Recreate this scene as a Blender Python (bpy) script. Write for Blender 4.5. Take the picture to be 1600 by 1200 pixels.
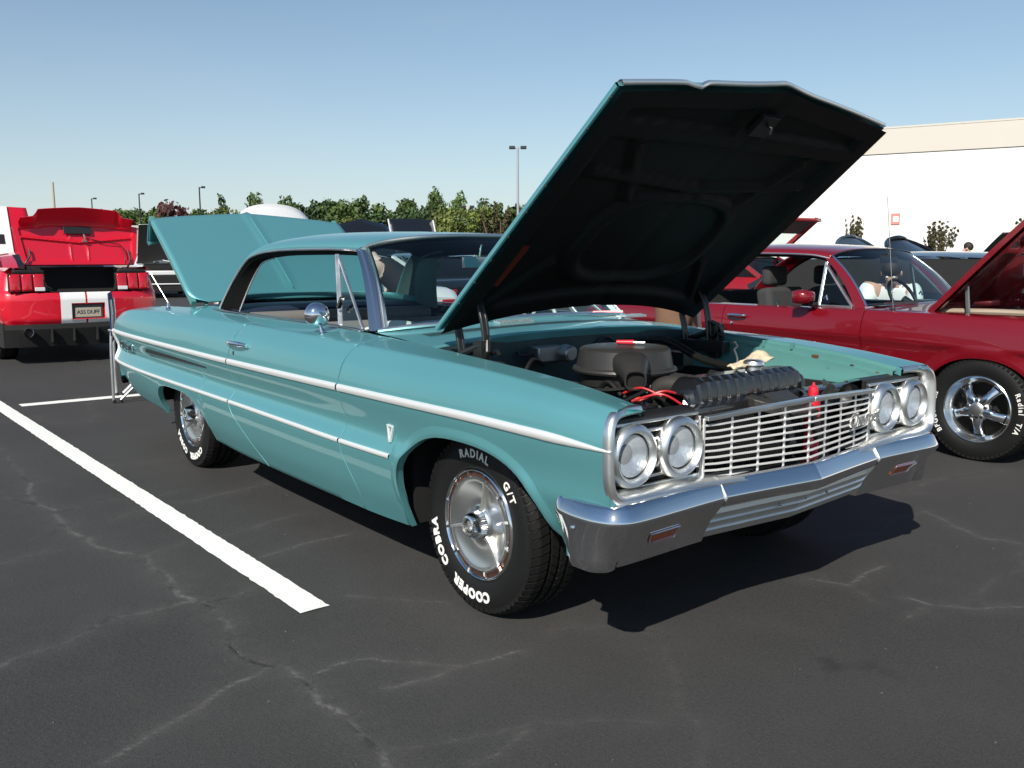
import bpy, math, random
import numpy as np
from mathutils import Vector, Matrix, noise

# ------------------------------------------------------------------ clear
for o in list(bpy.data.objects):
    bpy.data.objects.remove(o, do_unlink=True)
scene = bpy.context.scene
COL = scene.collection
rad = math.radians

# ------------------------------------------------------------------ camera, light, exposure
CAM = (2.5895, -2.7297, 1.2921)
YAW, PITCH, ROLL, FPX = 2.4755341, -0.138494, -0.0023212, 1417.34
cd = bpy.data.cameras.new("camera"); cam = bpy.data.objects.new("camera", cd); COL.objects.link(cam)
f = Vector((math.cos(YAW)*math.cos(PITCH), math.sin(YAW)*math.cos(PITCH), math.sin(PITCH)))
r = Vector((math.sin(YAW), -math.cos(YAW), 0)); u = r.cross(f)
r2 = math.cos(ROLL)*r + math.sin(ROLL)*u; u2 = -math.sin(ROLL)*r + math.cos(ROLL)*u
M = Matrix(((r2.x, u2.x, -f.x, CAM[0]), (r2.y, u2.y, -f.y, CAM[1]), (r2.z, u2.z, -f.z, CAM[2]), (0, 0, 0, 1)))
cam.matrix_world = M
cd.sensor_width = 36.0; cd.lens = 36.0*FPX/1600.0
cd.clip_start = 0.05; cd.clip_end = 6000
scene.camera = cam

SUN_EL, SUN_AZ = rad(39.0), rad(-58.6)          # direction towards the sun, azimuth from +x
world = bpy.data.worlds.new("World"); scene.world = world; world.use_nodes = True
wn = world.node_tree.nodes; wl = world.node_tree.links
for n in list(wn): wn.remove(n)
sky = wn.new("ShaderNodeTexSky"); sky.sky_type = 'NISHITA'; sky.sun_disc = False
sky.sun_elevation = SUN_EL
sky.sun_rotation = math.pi/2 - SUN_AZ
sky.altitude = 0; sky.air_density = 1.0; sky.dust_density = 0.35; sky.ozone_density = 1.6
bg = wn.new("ShaderNodeBackground"); bg.inputs[1].default_value = 0.092
wo = wn.new("ShaderNodeOutputWorld")
# low summer haze: the sky pales evenly towards the horizon all the way round
wtc = wn.new("ShaderNodeTexCoord"); wsx = wn.new("ShaderNodeSeparateXYZ"); wl.new(wtc.outputs["Generated"], wsx.inputs[0])
wab = wn.new("ShaderNodeMath"); wab.operation = 'ABSOLUTE'; wl.new(wsx.outputs[2], wab.inputs[0])
wmu = wn.new("ShaderNodeMath"); wmu.operation = 'MULTIPLY'; wmu.inputs[1].default_value = -7.2; wl.new(wab.outputs[0], wmu.inputs[0])
wex = wn.new("ShaderNodeMath"); wex.operation = 'EXPONENT'; wl.new(wmu.outputs[0], wex.inputs[0])
wms = wn.new("ShaderNodeMath"); wms.operation = 'MULTIPLY'; wms.inputs[1].default_value = 0.88; wl.new(wex.outputs[0], wms.inputs[0])
wmx = wn.new("ShaderNodeMix"); wmx.data_type = 'RGBA'; wl.new(wms.outputs[0], wmx.inputs[0])
wmx.inputs[7].default_value = (7.3, 6.9, 7.1, 1)
# faint high cloud
wno = wn.new("ShaderNodeTexNoise"); wno.inputs["Scale"].default_value = 2.2; wno.inputs["Detail"].default_value = 5
wmp = wn.new("ShaderNodeMapping"); wmp.inputs["Scale"].default_value = (1, 1, 5); wl.new(wtc.outputs["Generated"], wmp.inputs[0]); wl.new(wmp.outputs[0], wno.inputs["Vector"])
wmr = wn.new("ShaderNodeMapRange"); wmr.inputs[1].default_value = 0.50; wmr.inputs[2].default_value = 0.80; wmr.inputs[3].default_value = 0.0; wmr.inputs[4].default_value = 0.09; wl.new(wno.outputs[0], wmr.inputs[0])
wmc = wn.new("ShaderNodeMix"); wmc.data_type = 'RGBA'; wl.new(wmr.outputs[0], wmc.inputs[0]); wl.new(sky.outputs[0], wmc.inputs[6]); wmc.inputs[7].default_value = (6.5, 6.8, 7.2, 1)
wl.new(wmc.outputs[2], wmx.inputs[6])
wti = wn.new("ShaderNodeMix"); wti.data_type = 'RGBA'; wti.blend_type = 'MULTIPLY'; wti.inputs[0].default_value = 1.0; wti.inputs[7].default_value = (0.86, 0.985, 1.01, 1)   # the camera's white balance
wl.new(wmx.outputs[2], wti.inputs[6]); wl.new(wti.outputs[2], bg.inputs[0]); wl.new(bg.outputs[0], wo.inputs[0])

sd = bpy.data.lights.new("sun", 'SUN'); sun = bpy.data.objects.new("sun", sd); COL.objects.link(sun)
sd.energy = 5.0; sd.angle = rad(0.53); sd.color = (1.0, 0.94, 0.84)
sv = Vector((math.cos(SUN_AZ)*math.cos(SUN_EL), math.sin(SUN_AZ)*math.cos(SUN_EL), math.sin(SUN_EL)))
sun.rotation_euler = sv.to_track_quat('Z', 'Y').to_euler()
sun.location = sv*60

scene.view_settings.view_transform = 'Standard'; scene.view_settings.look = 'None'
scene.view_settings.exposure = 0.22; scene.view_settings.gamma = 1.0
scene.view_settings.use_curve_mapping = False
scene.render.engine = 'CYCLES'

# ------------------------------------------------------------------ materials
def mat(name, col, rough=0.5, metal=0.0, coat=0.0, spec=0.5, bump=0.0, bscale=200.0, var=0.0, vscale=6.0,
        coat_rough=0.03, sheen=0.0, vdetail=6.0, rvar=0.0):
    m = bpy.data.materials.new(name); m.use_nodes = True
    nt = m.node_tree; b = nt.nodes["Principled BSDF"]
    b.inputs["Base Color"].default_value = (*col, 1); b.inputs["Roughness"].default_value = rough
    b.inputs["Metallic"].default_value = metal; b.inputs["Coat Weight"].default_value = coat
    b.inputs["Coat Roughness"].default_value = coat_rough; b.inputs["Specular IOR Level"].default_value = spec
    tc = nt.nodes.new("ShaderNodeTexCoord")
    if var > 0 or rvar > 0:
        nz = nt.nodes.new("ShaderNodeTexNoise"); nz.inputs["Scale"].default_value = vscale; nz.inputs["Detail"].default_value = vdetail
        nt.links.new(tc.outputs["Object"], nz.inputs["Vector"])
        if var > 0:
            mx = nt.nodes.new("ShaderNodeMix"); mx.data_type = 'RGBA'
            mx.inputs[6].default_value = (*[c*(1-var) for c in col], 1); mx.inputs[7].default_value = (*[min(1, c*(1+var)) for c in col], 1)
            nt.links.new(nz.outputs[0], mx.inputs[0]); nt.links.new(mx.outputs[2], b.inputs["Base Color"])
        if rvar > 0:
            mr = nt.nodes.new("ShaderNodeMapRange"); mr.inputs[1].default_value = 0.3; mr.inputs[2].default_value = 0.7
            mr.inputs[3].default_value = max(0.01, rough-rvar); mr.inputs[4].default_value = rough+rvar
            nt.links.new(nz.outputs[0], mr.inputs[0]); nt.links.new(mr.outputs[0], b.inputs["Roughness"])
    if bump > 0:
        n2 = nt.nodes.new("ShaderNodeTexNoise"); n2.inputs["Scale"].default_value = bscale; n2.inputs["Detail"].default_value = 3
        bp = nt.nodes.new("ShaderNodeBump"); bp.inputs["Strength"].default_value = bump; bp.inputs["Distance"].default_value = 0.01
        nt.links.new(tc.outputs["Object"], n2.inputs["Vector"])
        nt.links.new(n2.outputs[0], bp.inputs["Height"]); nt.links.new(bp.outputs[0], b.inputs["Normal"])
    return m

def glass_mat(name, tint=(0.9, 0.95, 0.94), refl=1.0, opac=0.0, dark=(0.02, 0.03, 0.03)):
    """thin window glass: clear with fresnel reflections"""
    m = bpy.data.materials.new(name); m.use_nodes = True
    nt = m.node_tree
    for n in list(nt.nodes): nt.nodes.remove(n)
    out = nt.nodes.new("ShaderNodeOutputMaterial"); tr = nt.nodes.new("ShaderNodeBsdfTransparent")
    tr.inputs[0].default_value = (*tint, 1)
    gl = nt.nodes.new("ShaderNodeBsdfGlossy"); gl.inputs["Roughness"].default_value = 0.015
    fr = nt.nodes.new("ShaderNodeFresnel"); ge = nt.nodes.new("ShaderNodeNewGeometry"); io = nt.nodes.new("ShaderNodeMapRange"); io.inputs[3].default_value = 1.5; io.inputs[4].default_value = 1/1.5
    nt.links.new(ge.outputs["Backfacing"], io.inputs[0]); nt.links.new(io.outputs[0], fr.inputs[0])
    mx = nt.nodes.new("ShaderNodeMixShader")
    mul = nt.nodes.new("ShaderNodeMath"); mul.operation = 'MULTIPLY'; mul.inputs[1].default_value = refl
    nt.links.new(fr.outputs[0], mul.inputs[0]); nt.links.new(mul.outputs[0], mx.inputs[0])
    base = tr
    if opac > 0:
        df = nt.nodes.new("ShaderNodeBsdfDiffuse"); df.inputs[0].default_value = (*dark, 1)
        m0 = nt.nodes.new("ShaderNodeMixShader"); m0.inputs[0].default_value = opac
        nt.links.new(tr.outputs[0], m0.inputs[1]); nt.links.new(df.outputs[0], m0.inputs[2]); base = m0
    nt.links.new(base.outputs[0], mx.inputs[1]); nt.links.new(gl.outputs[0], mx.inputs[2])
    nt.links.new(mx.outputs[0], out.inputs[0])
    return m

TEAL = mat("teal_paint", (0.135, 0.400, 0.430), 0.43, 0.56, coat=0.55, var=0.03, vscale=3)
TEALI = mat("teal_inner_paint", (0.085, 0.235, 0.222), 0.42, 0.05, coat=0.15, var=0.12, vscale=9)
CHROME = mat("chrome", (0.78, 0.78, 0.80), 0.06, 1.0, rvar=0.03, vscale=5)
ALU = mat("brushed_aluminium", (0.80, 0.80, 0.78), 0.46, 1.0, var=0.06, vscale=30)
SATIN = mat("satin_bright_metal", (0.86, 0.86, 0.84), 0.36, 1.0, rvar=0.05, vscale=8)
STEELD = mat("dull_steel", (0.32, 0.32, 0.32), 0.4, 0.9, var=0.2, vscale=20)
BLACK = mat("black_paint", (0.012, 0.012, 0.013), 0.45, var=0.3, vscale=12)
GLOSSB = mat("gloss_black", (0.010, 0.011, 0.013), 0.2, coat=0.6)
MATTEB = mat("matte_black", (0.008, 0.008, 0.008), 0.85)
MOLD = mat("anodised_moulding", (0.90, 0.90, 0.88), 0.42, 0.55)
RUBBER = mat("rubber", (0.006, 0.006, 0.006), 0.6, spec=0.35, bump=0.05, bscale=300, var=0.25, vscale=15)
AIRBLK = mat("air_cleaner_black", (0.028, 0.027, 0.026), 0.42, var=0.25, vscale=14)
LETTER = mat("white_lettering", (0.82, 0.82, 0.78), 0.55)
AMBER = mat("amber_lens", (0.42, 0.075, 0.015), 0.18, coat=0.5, var=0.3, vscale=40)
COPPER_REFL = mat("copper_reflection_slot", (0.10, 0.045, 0.03), 0.35, 0.6)  # copper reflection put into the slot band's dark base colour
GLASS = glass_mat("clear_glass", (0.80, 0.90, 0.88))
GLASSW = glass_mat("windshield_glass", (0.74, 0.86, 0.85), 1.0)
DGLASS = glass_mat("dark_glass", (0.20, 0.22, 0.24), 0.55, 0.75, (0.01, 0.012, 0.014))
JAMB = mat("black_weatherstrip", (0.004, 0.004, 0.004), 0.6, spec=0.1)
REDP = mat("dark_red_paint", (0.205, 0.004, 0.011), 0.3, 0.25, coat=0.9, var=0.04, vscale=3)
RED2 = mat("bright_red_paint", (0.62, 0.004, 0.022), 0.35, 0.1, coat=0.9)
WHITEP = mat("white_paint", (0.80, 0.80, 0.79), 0.3, coat=0.8)
NAVY = mat("navy_vinyl", (0.012, 0.020, 0.042), 0.5, bump=0.05, bscale=150)
GREYV = mat("grey_vinyl", (0.17, 0.165, 0.16), 0.55, bump=0.08, bscale=120, var=0.12, vscale=5)
TEALV = mat("teal_vinyl", (0.075, 0.125, 0.13), 0.6, bump=0.06, bscale=120, var=0.1, vscale=6)
HEADL = mat("navy_headliner", (0.014, 0.018, 0.030), 0.8)
RUST = mat("rust", (0.10, 0.045, 0.02), 0.85, var=0.6, vscale=60)
REDPL = mat("red_plastic", (0.55, 0.015, 0.035), 0.3, coat=0.4)
ORANGE = mat("orange_engine_paint", (0.62, 0.07, 0.02), 0.45)

# ------------------------------------------------------------------ object helpers
def tag(o, label=None, cat=None, group=None, kind=None):
    if label: o["label"] = label
    if cat: o["category"] = cat
    if group: o["group"] = group
    if kind: o["kind"] = kind
    return o
def thing(name, label, cat, loc=(0, 0, 0), rz=0.0, group=None):
    o = bpy.data.objects.new(name, None); COL.objects.link(o)
    o.location = loc; o.rotation_euler = (0, 0, rz); o.empty_display_size = 0.2
    return tag(o, label, cat, group)
def link(name, me, parent=None, loc=None, rot=None):
    o = bpy.data.objects.new(name, me); COL.objects.link(o)
    if parent is not None: o.parent = parent
    if loc is not None: o.location = loc
    if rot is not None: o.rotation_euler = rot
    return o
def copy_tree(o, parent=None):
    c = o.copy(); COL.objects.link(c)
    if parent is not None: c.parent = parent
    for ch in list(o.children): copy_tree(ch, c)
    return c

class MB:
    """collects shapes into one mesh"""
    def __init__(s): s.v = []; s.f = []; s.m = []; s.mi = 0; s.mats = []
    def use(s, m):
        if m not in s.mats: s.mats.append(m)
        s.mi = s.mats.index(m); return s
    def add(s, vs, fs):
        b = len(s.v); s.v += [tuple(v) for v in vs]
        for q in fs: s.f.append(tuple(i+b for i in q)); s.m.append(s.mi)
        return s
    def box(s, c, d, rz=0.0, R=None):
        hx, hy, hz = d[0]/2, d[1]/2, d[2]/2; vs = []
        R = R or Matrix.Rotation(rz, 3, 'Z')
        for x in (-hx, hx):
            for y in (-hy, hy):
                for z in (-hz, hz): vs.append(Vector(c) + R @ Vector((x, y, z)))
        return s.add(vs, [(0, 1, 3, 2), (4, 6, 7, 5), (0, 4, 5, 1), (2, 3, 7, 6), (0, 2, 6, 4), (1, 5, 7, 3)])
    def bar(s, a, b, w, h, up=(0, 0, 1)):
        a = Vector(a); b = Vector(b); d = (b-a); L = d.length; d.normalize(); up = Vector(up)
        side = d.cross(up)
        if side.length < 1e-6: side = d.cross(Vector((1, 0, 0)))
        side.normalize(); up2 = side.cross(d)
        vs = [p + side*sx*w/2 + up2*sz*h/2 for p in (a, b) for sx, sz in ((-1, -1), (1, -1), (1, 1), (-1, 1))]
        return s.add(vs, [(3, 2, 1, 0), (4, 5, 6, 7), (0, 1, 5, 4), (1, 2, 6, 5), (2, 3, 7, 6), (3, 0, 4, 7)])
    def tube(s, pts, rr, n=8, caps=True, closed=False):
        P = [Vector(p) for p in pts]; N = len(P)
        rs = rr if hasattr(rr, '__len__') else [rr]*N
        vs = []; prev = None
        for i, p in enumerate(P):
            if closed: t = P[(i+1) % N]-P[i-1]
            else: t = P[min(i+1, N-1)]-P[max(i-1, 0)]
            t.normalize()
            if prev is None:
                a = t.cross(Vector((0, 0, 1)))
                if a.length < 1e-3: a = t.cross(Vector((1, 0, 0)))
            else: a = prev - t*prev.dot(t)
            a.normalize(); prev = a; b = t.cross(a)
            for k in range(n):
                th = 2*math.pi*k/n
                vs.append(p + a*math.cos(th)*rs[i] + b*math.sin(th)*rs[i])
        fs = []
        for i in range(N if closed else N-1):
            j = (i+1) % N
            for k in range(n):
                k2 = (k+1) % n; fs.append((i*n+k, i*n+k2, j*n+k2, j*n+k))
        if caps and not closed:
            fs.append(tuple(range(n-1, -1, -1))); fs.append(tuple((N-1)*n+k for k in range(n)))
        return s.add(vs, fs)
    def lathe(s, prof, o=(0, 0, 0), axis='y', n=48, a0=0.0, a1=2*math.pi, sgn=1):
        """prof = list of (radius, along-axis)"""
        o = Vector(o); full = abs(a1-a0-2*math.pi) < 1e-6; m = n if full else n+1; vs = []
        for k in range(m):
            th = a0+(a1-a0)*k/n; c, q = math.cos(th), math.sin(th)
            for (R, h) in prof:
                if axis == 'y': vs.append(o+Vector((R*c, h*sgn, R*q)))
                elif axis == 'z': vs.append(o+Vector((R*c, R*q, h*sgn)))
                else: vs.append(o+Vector((h*sgn, R*c, R*q)))
        P = len(prof); fs = []
        for k in range(n):
            k2 = (k+1) % m if full else k+1
            for i in range(P-1): fs.append((k*P+i, k2*P+i, k2*P+i+1, k*P+i+1))
        return s.add(vs, fs)
    def grid(s, G, close_u=False):
        """G[i][j] of points"""
        nu, nv = len(G), len(G[0]); vs = [p for row in G for p in row]; fs = []
        for i in range(nu if close_u else nu-1):
            i2 = (i+1) % nu
            for j in range(nv-1): fs.append((i*nv+j, i2*nv+j, i2*nv+j+1, i*nv+j+1))
        return s.add(vs, fs)
    def prism(s, poly, a, b, plane='xz'):
        """polygon extruded along the remaining axis from a to b"""
        n = len(poly); vs = []
        for h in (a, b):
            for (p, q) in poly:
                vs.append((p, h, q) if plane == 'xz' else (p, q, h) if plane == 'xy' else (h, p, q))
        fs = [tuple(range(n)), tuple(range(2*n-1, n-1, -1))]
        for i in range(n):
            j = (i+1) % n; fs.append((i, i+n, j+n, j))
        return s.add(vs, fs)
    def sphere(s, c, rx, ry=None, rz=None, n=16, m=10, R=None):
        ry = ry or rx; rz = rz or rx; c = Vector(c); vs = []; fs = []
        for i in range(m+1):
            ph = -math.pi/2+math.pi*i/m
            for k in range(n):
                th = 2*math.pi*k/n
                p = Vector((rx*math.cos(ph)*math.cos(th), ry*math.cos(ph)*math.sin(th), rz*math.sin(ph)))
                vs.append(c + (R @ p if R else p))
        for i in range(m):
            for k in range(n):
                k2 = (k+1) % n; fs.append((i*n+k, i*n+k2, (i+1)*n+k2, (i+1)*n+k))
        return s.add(vs, fs)
    def mesh(s, name, m=None, smooth=True, angle=35, weld=True):
        me = bpy.data.meshes.new(name); me.from_pydata([tuple(v) for v in s.v], [], s.f)
        mats = s.mats if s.mats else [m]
        for q in mats: me.materials.append(q)
        if len(mats) > 1: me.polygons.foreach_set("material_index", s.m)
        import bmesh
        bm = bmesh.new(); bm.from_mesh(me)
        if weld: bmesh.ops.remove_doubles(bm, verts=bm.verts, dist=1e-5)
        bmesh.ops.delete(bm, geom=[v for v in bm.verts if not v.link_faces], context='VERTS')
        bmesh.ops.dissolve_degenerate(bm, edges=bm.edges, dist=1e-6)
        bmesh.ops.recalc_face_normals(bm, faces=bm.faces)
        bm.to_mesh(me); bm.free()
        if smooth:
            me.polygons.foreach_set("use_smooth", [True]*len(me.polygons))
            me.set_sharp_from_angle(angle=rad(angle))
        me.update(); return me
    def build(s, name, m=None, parent=None, smooth=True, angle=35, bevel=0.0, bseg=2, solid=0.0, weld=True, loc=None, rot=None):
        o = link(name, s.mesh(name, m, smooth, angle, weld), parent, loc, rot)
        if solid:
            md = o.modifiers.new("thick", 'SOLIDIFY'); md.thickness = abs(solid); md.offset = -1 if solid > 0 else 1
        if bevel > 0:
            md = o.modifiers.new("bevel", 'BEVEL'); md.width = bevel; md.segments = bseg; md.limit_method = 'ANGLE'; md.angle_limit = rad(40)
        return o

def pchip(xs, ys):
    xs = np.asarray(xs, float); ys = np.asarray(ys, float)
    if xs[0] > xs[-1]: xs = xs[::-1]; ys = ys[::-1]
    h = np.diff(xs); d = np.diff(ys)/h; n = len(xs); m = np.zeros(n)
    for i in range(1, n-1):
        if d[i-1]*d[i] > 0:
            w1 = 2*h[i]+h[i-1]; w2 = h[i]+2*h[i-1]; m[i] = (w1+w2)/(w1/d[i-1]+w2/d[i])
    m[0] = d[0]; m[-1] = d[-1]
    def F(x):
        x = np.clip(x, xs[0], xs[-1]); i = np.clip(np.searchsorted(xs, x)-1, 0, n-2)
        t = (x-xs[i])/h[i]; t2 = t*t; t3 = t2*t
        return (2*t3-3*t2+1)*ys[i]+(t3-2*t2+t)*h[i]*m[i]+(-2*t3+3*t2)*ys[i+1]+(t3-t2)*h[i]*m[i+1]
    return F
def lerp(a, b, t): return a+(b-a)*t
def vl(a, b, t): return tuple(lerp(x, y, t) for x, y in zip(a, b))

_tc = {}
def text_geo(s, size, extrude=0.002, shear=0.0, offset=0.0, space=1.0, bevel=0.0):
    cu = bpy.data.curves.new("t", 'FONT'); cu.body = s; cu.size = size; cu.extrude = extrude; cu.shear = shear
    cu.offset = offset; cu.space_character = space; cu.align_x = 'CENTER'; cu.align_y = 'CENTER'; cu.resolution_u = 3
    o = bpy.data.objects.new("t", cu); COL.objects.link(o)
    dg = bpy.context.evaluated_depsgraph_get(); me = bpy.data.meshes.new_from_object(o.evaluated_get(dg))
    vs = [v.co.copy() for v in me.vertices]; fs = [tuple(p.vertices) for p in me.polygons]
    bpy.data.objects.remove(o); bpy.data.curves.remove(cu); bpy.data.meshes.remove(me)
    return vs, fs

# ------------------------------------------------------------------ ground
def crack_field():
    """cracked sealcoat: polylines of real cracks as distances stored on the ground mesh"""
    xs = np.concatenate([-np.geomspace(2500, 7.2, 26), np.arange(-7.0, -3.4, 0.03), np.arange(-3.4, 1.5, 0.014), np.arange(1.5, 2.6, 0.03), np.geomspace(2.7, 2500, 24)])
    ys = np.concatenate([-np.geomspace(2500, 2.9, 26), np.arange(-2.75, -2.4, .03), np.arange(-2.4, 1.9, 0.014), np.arange(1.9, 3.4, .03), np.geomspace(3.5, 2500, 24)])
    return xs, ys
def build_ground():
    xs, ys = crack_field()
    X, Y = np.meshgrid(xs, ys, indexing='ij'); nx, ny = X.shape
    Z = np.zeros_like(X)
    v = np.stack([X, Y, Z], -1).reshape(-1, 3)
    i = np.arange(nx-1)[:, None]*ny+np.arange(ny-1)[None, :]
    q = np.stack([i, i+ny, i+ny+1, i+1], -1).reshape(-1, 4)
    me = bpy.data.meshes.new("asphalt_ground")
    me.vertices.add(len(v)); me.vertices.foreach_set("co", v.ravel())
    me.loops.add(q.size); me.loops.foreach_set("vertex_index", q.ravel())
    me.polygons.add(len(q)); me.polygons.foreach_set("loop_start", np.arange(0, q.size, 4)); me.polygons.foreach_set("loop_total", np.full(len(q), 4))
    me.update(); me.validate()
    rng = random.Random(11)
    def rough(pts, k=5, amp=0.035):
        P = [np.array(p, float) for p in pts]
        for _ in range(k):
            Q = [P[0]]
            for a, b in zip(P[:-1], P[1:]):
                d = b-a; L = np.hypot(*d); n = np.array([-d[1], d[0]])/max(L, 1e-6)
                Q += [(a+b)/2+n*rng.gauss(0, 1)*amp*min(1, L*2.0), b]
            P = Q; amp *= 0.62
        return np.array(P)
    # main cracks (metres on the lot) -- (points, half width of dusty band, strength)
    C = CRACKS
    dust = np.zeros(nx*ny); core = np.zeros(nx*ny)
    near = (v[:, 0] > -7.1) & (v[:, 0] < 2.65) & (v[:, 1] > -2.8) & (v[:, 1] < 3.45)
    idx = np.nonzero(near)[0]; P = v[idx, :2]
    for pts, w, st in C:
        L = rough(pts); best = np.full(len(P), 9.0); tt = np.zeros(len(P))
        for k in range(len(L)-1):
            a, b = L[k], L[k+1]; d = b-a; dd = max(d@d, 1e-9)
            lo = np.minimum(a, b)-0.3; hi = np.maximum(a, b)+0.3
            sel = np.nonzero((P[:, 0] > lo[0]) & (P[:, 0] < hi[0]) & (P[:, 1] > lo[1]) & (P[:, 1] < hi[1]))[0]
            if not len(sel): continue
            t = np.clip(((P[sel]-a)@d)/dd, 0, 1); dist = np.hypot(*(P[sel]-a-t[:, None]*d).T)
            best[sel] = np.minimum(best[sel], dist)
        dust[idx] = np.maximum(dust[idx], st*(.58*np.exp(-(best/(w*.32))**1.3)+.42*np.exp(-(best/(w*2.6))**1.2))); core[idx] = np.maximum(core[idx], st*np.exp(-(best/0.010)**2)*(w > 0.027))
    for nm, arr in (("dust", dust), ("core", core)):
        at = me.attributes.new(nm, 'FLOAT', 'POINT'); at.data.foreach_set("value", arr.astype(np.float32))
    m = bpy.data.materials.new("asphalt"); m.use_nodes = True; nt = m.node_tree; b = nt.nodes["Principled BSDF"]; N = nt.nodes.new; K = nt.links.new
    tc = N("ShaderNodeTexCoord")
    def nz(scale, det=4, ro=0.55):
        n = N("ShaderNodeTexNoise"); n.inputs["Scale"].default_value = scale; n.inputs["Detail"].default_value = det; n.inputs["Roughness"].default_value = ro
        K(tc.outputs["Object"], n.inputs["Vector"]); return n
    def mr(src, a, bb, c, d):
        n = N("ShaderNodeMapRange"); n.inputs[1].default_value = a; n.inputs[2].default_value = bb; n.inputs[3].default_value = c; n.inputs[4].default_value = d
        K(src, n.inputs[0]); return n
    def mix(fac, a, bcol, bt='MIX'):
        n = N("ShaderNodeMix"); n.data_type = 'RGBA'; n.blend_type = bt
        if isinstance(fac, float): n.inputs[0].default_value = fac
        else: K(fac, n.inputs[0])
        for k, c in ((6, a), (7, bcol)):
            if isinstance(c, tuple): n.inputs[k].default_value = c
            else: K(c, n.inputs[k])
        return n
    big = nz(0.55, 5); mid = nz(4.0, 6, 0.65); fine = nz(75, 4, 0.8); sp = nz(190, 3, 0.7)
    c0 = mix(mr(big.outputs[0], 0.35, 0.68, 0, 1).outputs[0], (0.0275, 0.0275, 0.0275, 1), (0.0435, 0.043, 0.042, 1))
    c1 = mix(mr(mid.outputs[0], 0.50, 0.78, 0, 0.45).outputs[0], c0.outputs[2], (0.062, 0.058, 0.054, 1))
    c2 = mix(mr(fine.outputs[0], 0.38, 0.66, 0.0, 0.70).outputs[0], c1.outputs[2], (0.060, 0.058, 0.057, 1))
    c3 = mix(mr(sp.outputs[0], 0.58, 0.70, 0.0, 0.50).outputs[0], c2.outputs[2], (0.120, 0.112, 0.10, 1))
    c3b = mix(mr(sp.outputs[0], 0.32, 0.45, 0.85, 0.0).outputs[0], c3.outputs[2], (0.010, 0.010, 0.011, 1))
    da = N("ShaderNodeAttribute"); da.attribute_name = "dust"; ca = N("ShaderNodeAttribute"); ca.attribute_name = "core"
    dn = nz(13, 9, 0.8)
    dm = N("ShaderNodeMath"); dm.operation = 'MULTIPLY'; K(da.outputs["Fac"], dm.inputs[0]); K(mr(dn.outputs[0], 0.36, 0.66, 0.05, 1.0).outputs[0], dm.inputs[1])
    rag_ = nz(55, 8, 0.75); brk = nz(2.6, 3, .6); rs_ = N("ShaderNodeMath"); rs_.operation = 'SUBTRACT'; K(rag_.outputs[0], rs_.inputs[0]); rs_.inputs[1].default_value = 0.5
    rm_ = N("ShaderNodeMath"); rm_.operation = 'MULTIPLY_ADD'; K(rs_.outputs[0], rm_.inputs[0]); rm_.inputs[1].default_value = 2.0; K(da.outputs["Fac"], rm_.inputs[2])
    shp = mr(rm_.outputs[0], 0.52, 1.05, 0.0, 0.78); gate = N("ShaderNodeMath"); gate.operation = 'MULTIPLY'; K(shp.outputs[0], gate.inputs[0]); gb_ = N("ShaderNodeMath"); gb_.operation = 'MULTIPLY'; K(mr(da.outputs["Fac"], 0.03, 0.18, 0, 1).outputs[0], gb_.inputs[0]); K(mr(brk.outputs[0], 0.40, 0.56, 0.25, 1.0).outputs[0], gb_.inputs[1]); K(gb_.outputs[0], gate.inputs[1])
    c4a = mix(mr(dm.outputs[0], 0, .7, 0, .52).outputs[0], c3b.outputs[2], (0.122, 0.120, 0.116, 1))
    c4 = mix(gate.outputs[0], c4a.outputs[2], (0.158, 0.153, 0.145, 1))
    brn = nz(16, 4, 0.7)
    oil = nz(1.3, 4, .7); sandn = nz(7, 5, .75); sandm = N("ShaderNodeMath"); sandm.operation = 'MULTIPLY'; K(mr(da.outputs["Fac"], .15, .5, 0, .16).outputs[0], sandm.inputs[0]); K(mr(sandn.outputs[0], .56, .66, 0, 1).outputs[0], sandm.inputs[1]); c4 = mix(sandm.outputs[0], c4.outputs[2], (0.16, 0.115, 0.075, 1))
    c5 = mix(mr(oil.outputs[0], 0.66, 0.74, 0, 0.55).outputs[0], c4.outputs[2], (0.014, 0.014, 0.015, 1))
    cm = N("ShaderNodeMath"); cm.operation = 'MULTIPLY'; K(ca.outputs["Fac"], cm.inputs[0]); K(mr(nz(5, 3).outputs[0], 0.45, 0.62, 0, 0.95).outputs[0], cm.inputs[1])
    c6 = mix(cm.outputs[0], c5.outputs[2], (0.007, 0.007, 0.007, 1))
    # unpatterned far cracks
    K(c6.outputs[2], b.inputs["Base Color"]); b.inputs["Roughness"].default_value = 0.86; b.inputs["Specular IOR Level"].default_value = 0.35
    bp = N("ShaderNodeBump"); bp.inputs["Strength"].default_value = 0.55; bp.inputs["Distance"].default_value = 0.006
    ad = N("ShaderNodeMath"); ad.operation = 'ADD'; K(fine.outputs[0], ad.inputs[0]); K(sp.outputs[0], ad.inputs[1])
    sb = N("ShaderNodeMath"); sb.operation = 'SUBTRACT'; K(ad.outputs[0], sb.inputs[0]); K(cm.outputs[0], sb.inputs[1])
    K(sb.outputs[0], bp.inputs["Height"]); K(bp.outputs[0], b.inputs["Normal"])
    me.materials.append(m)
    o = link("asphalt_ground", me); o["kind"] = "structure"; return o

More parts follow.
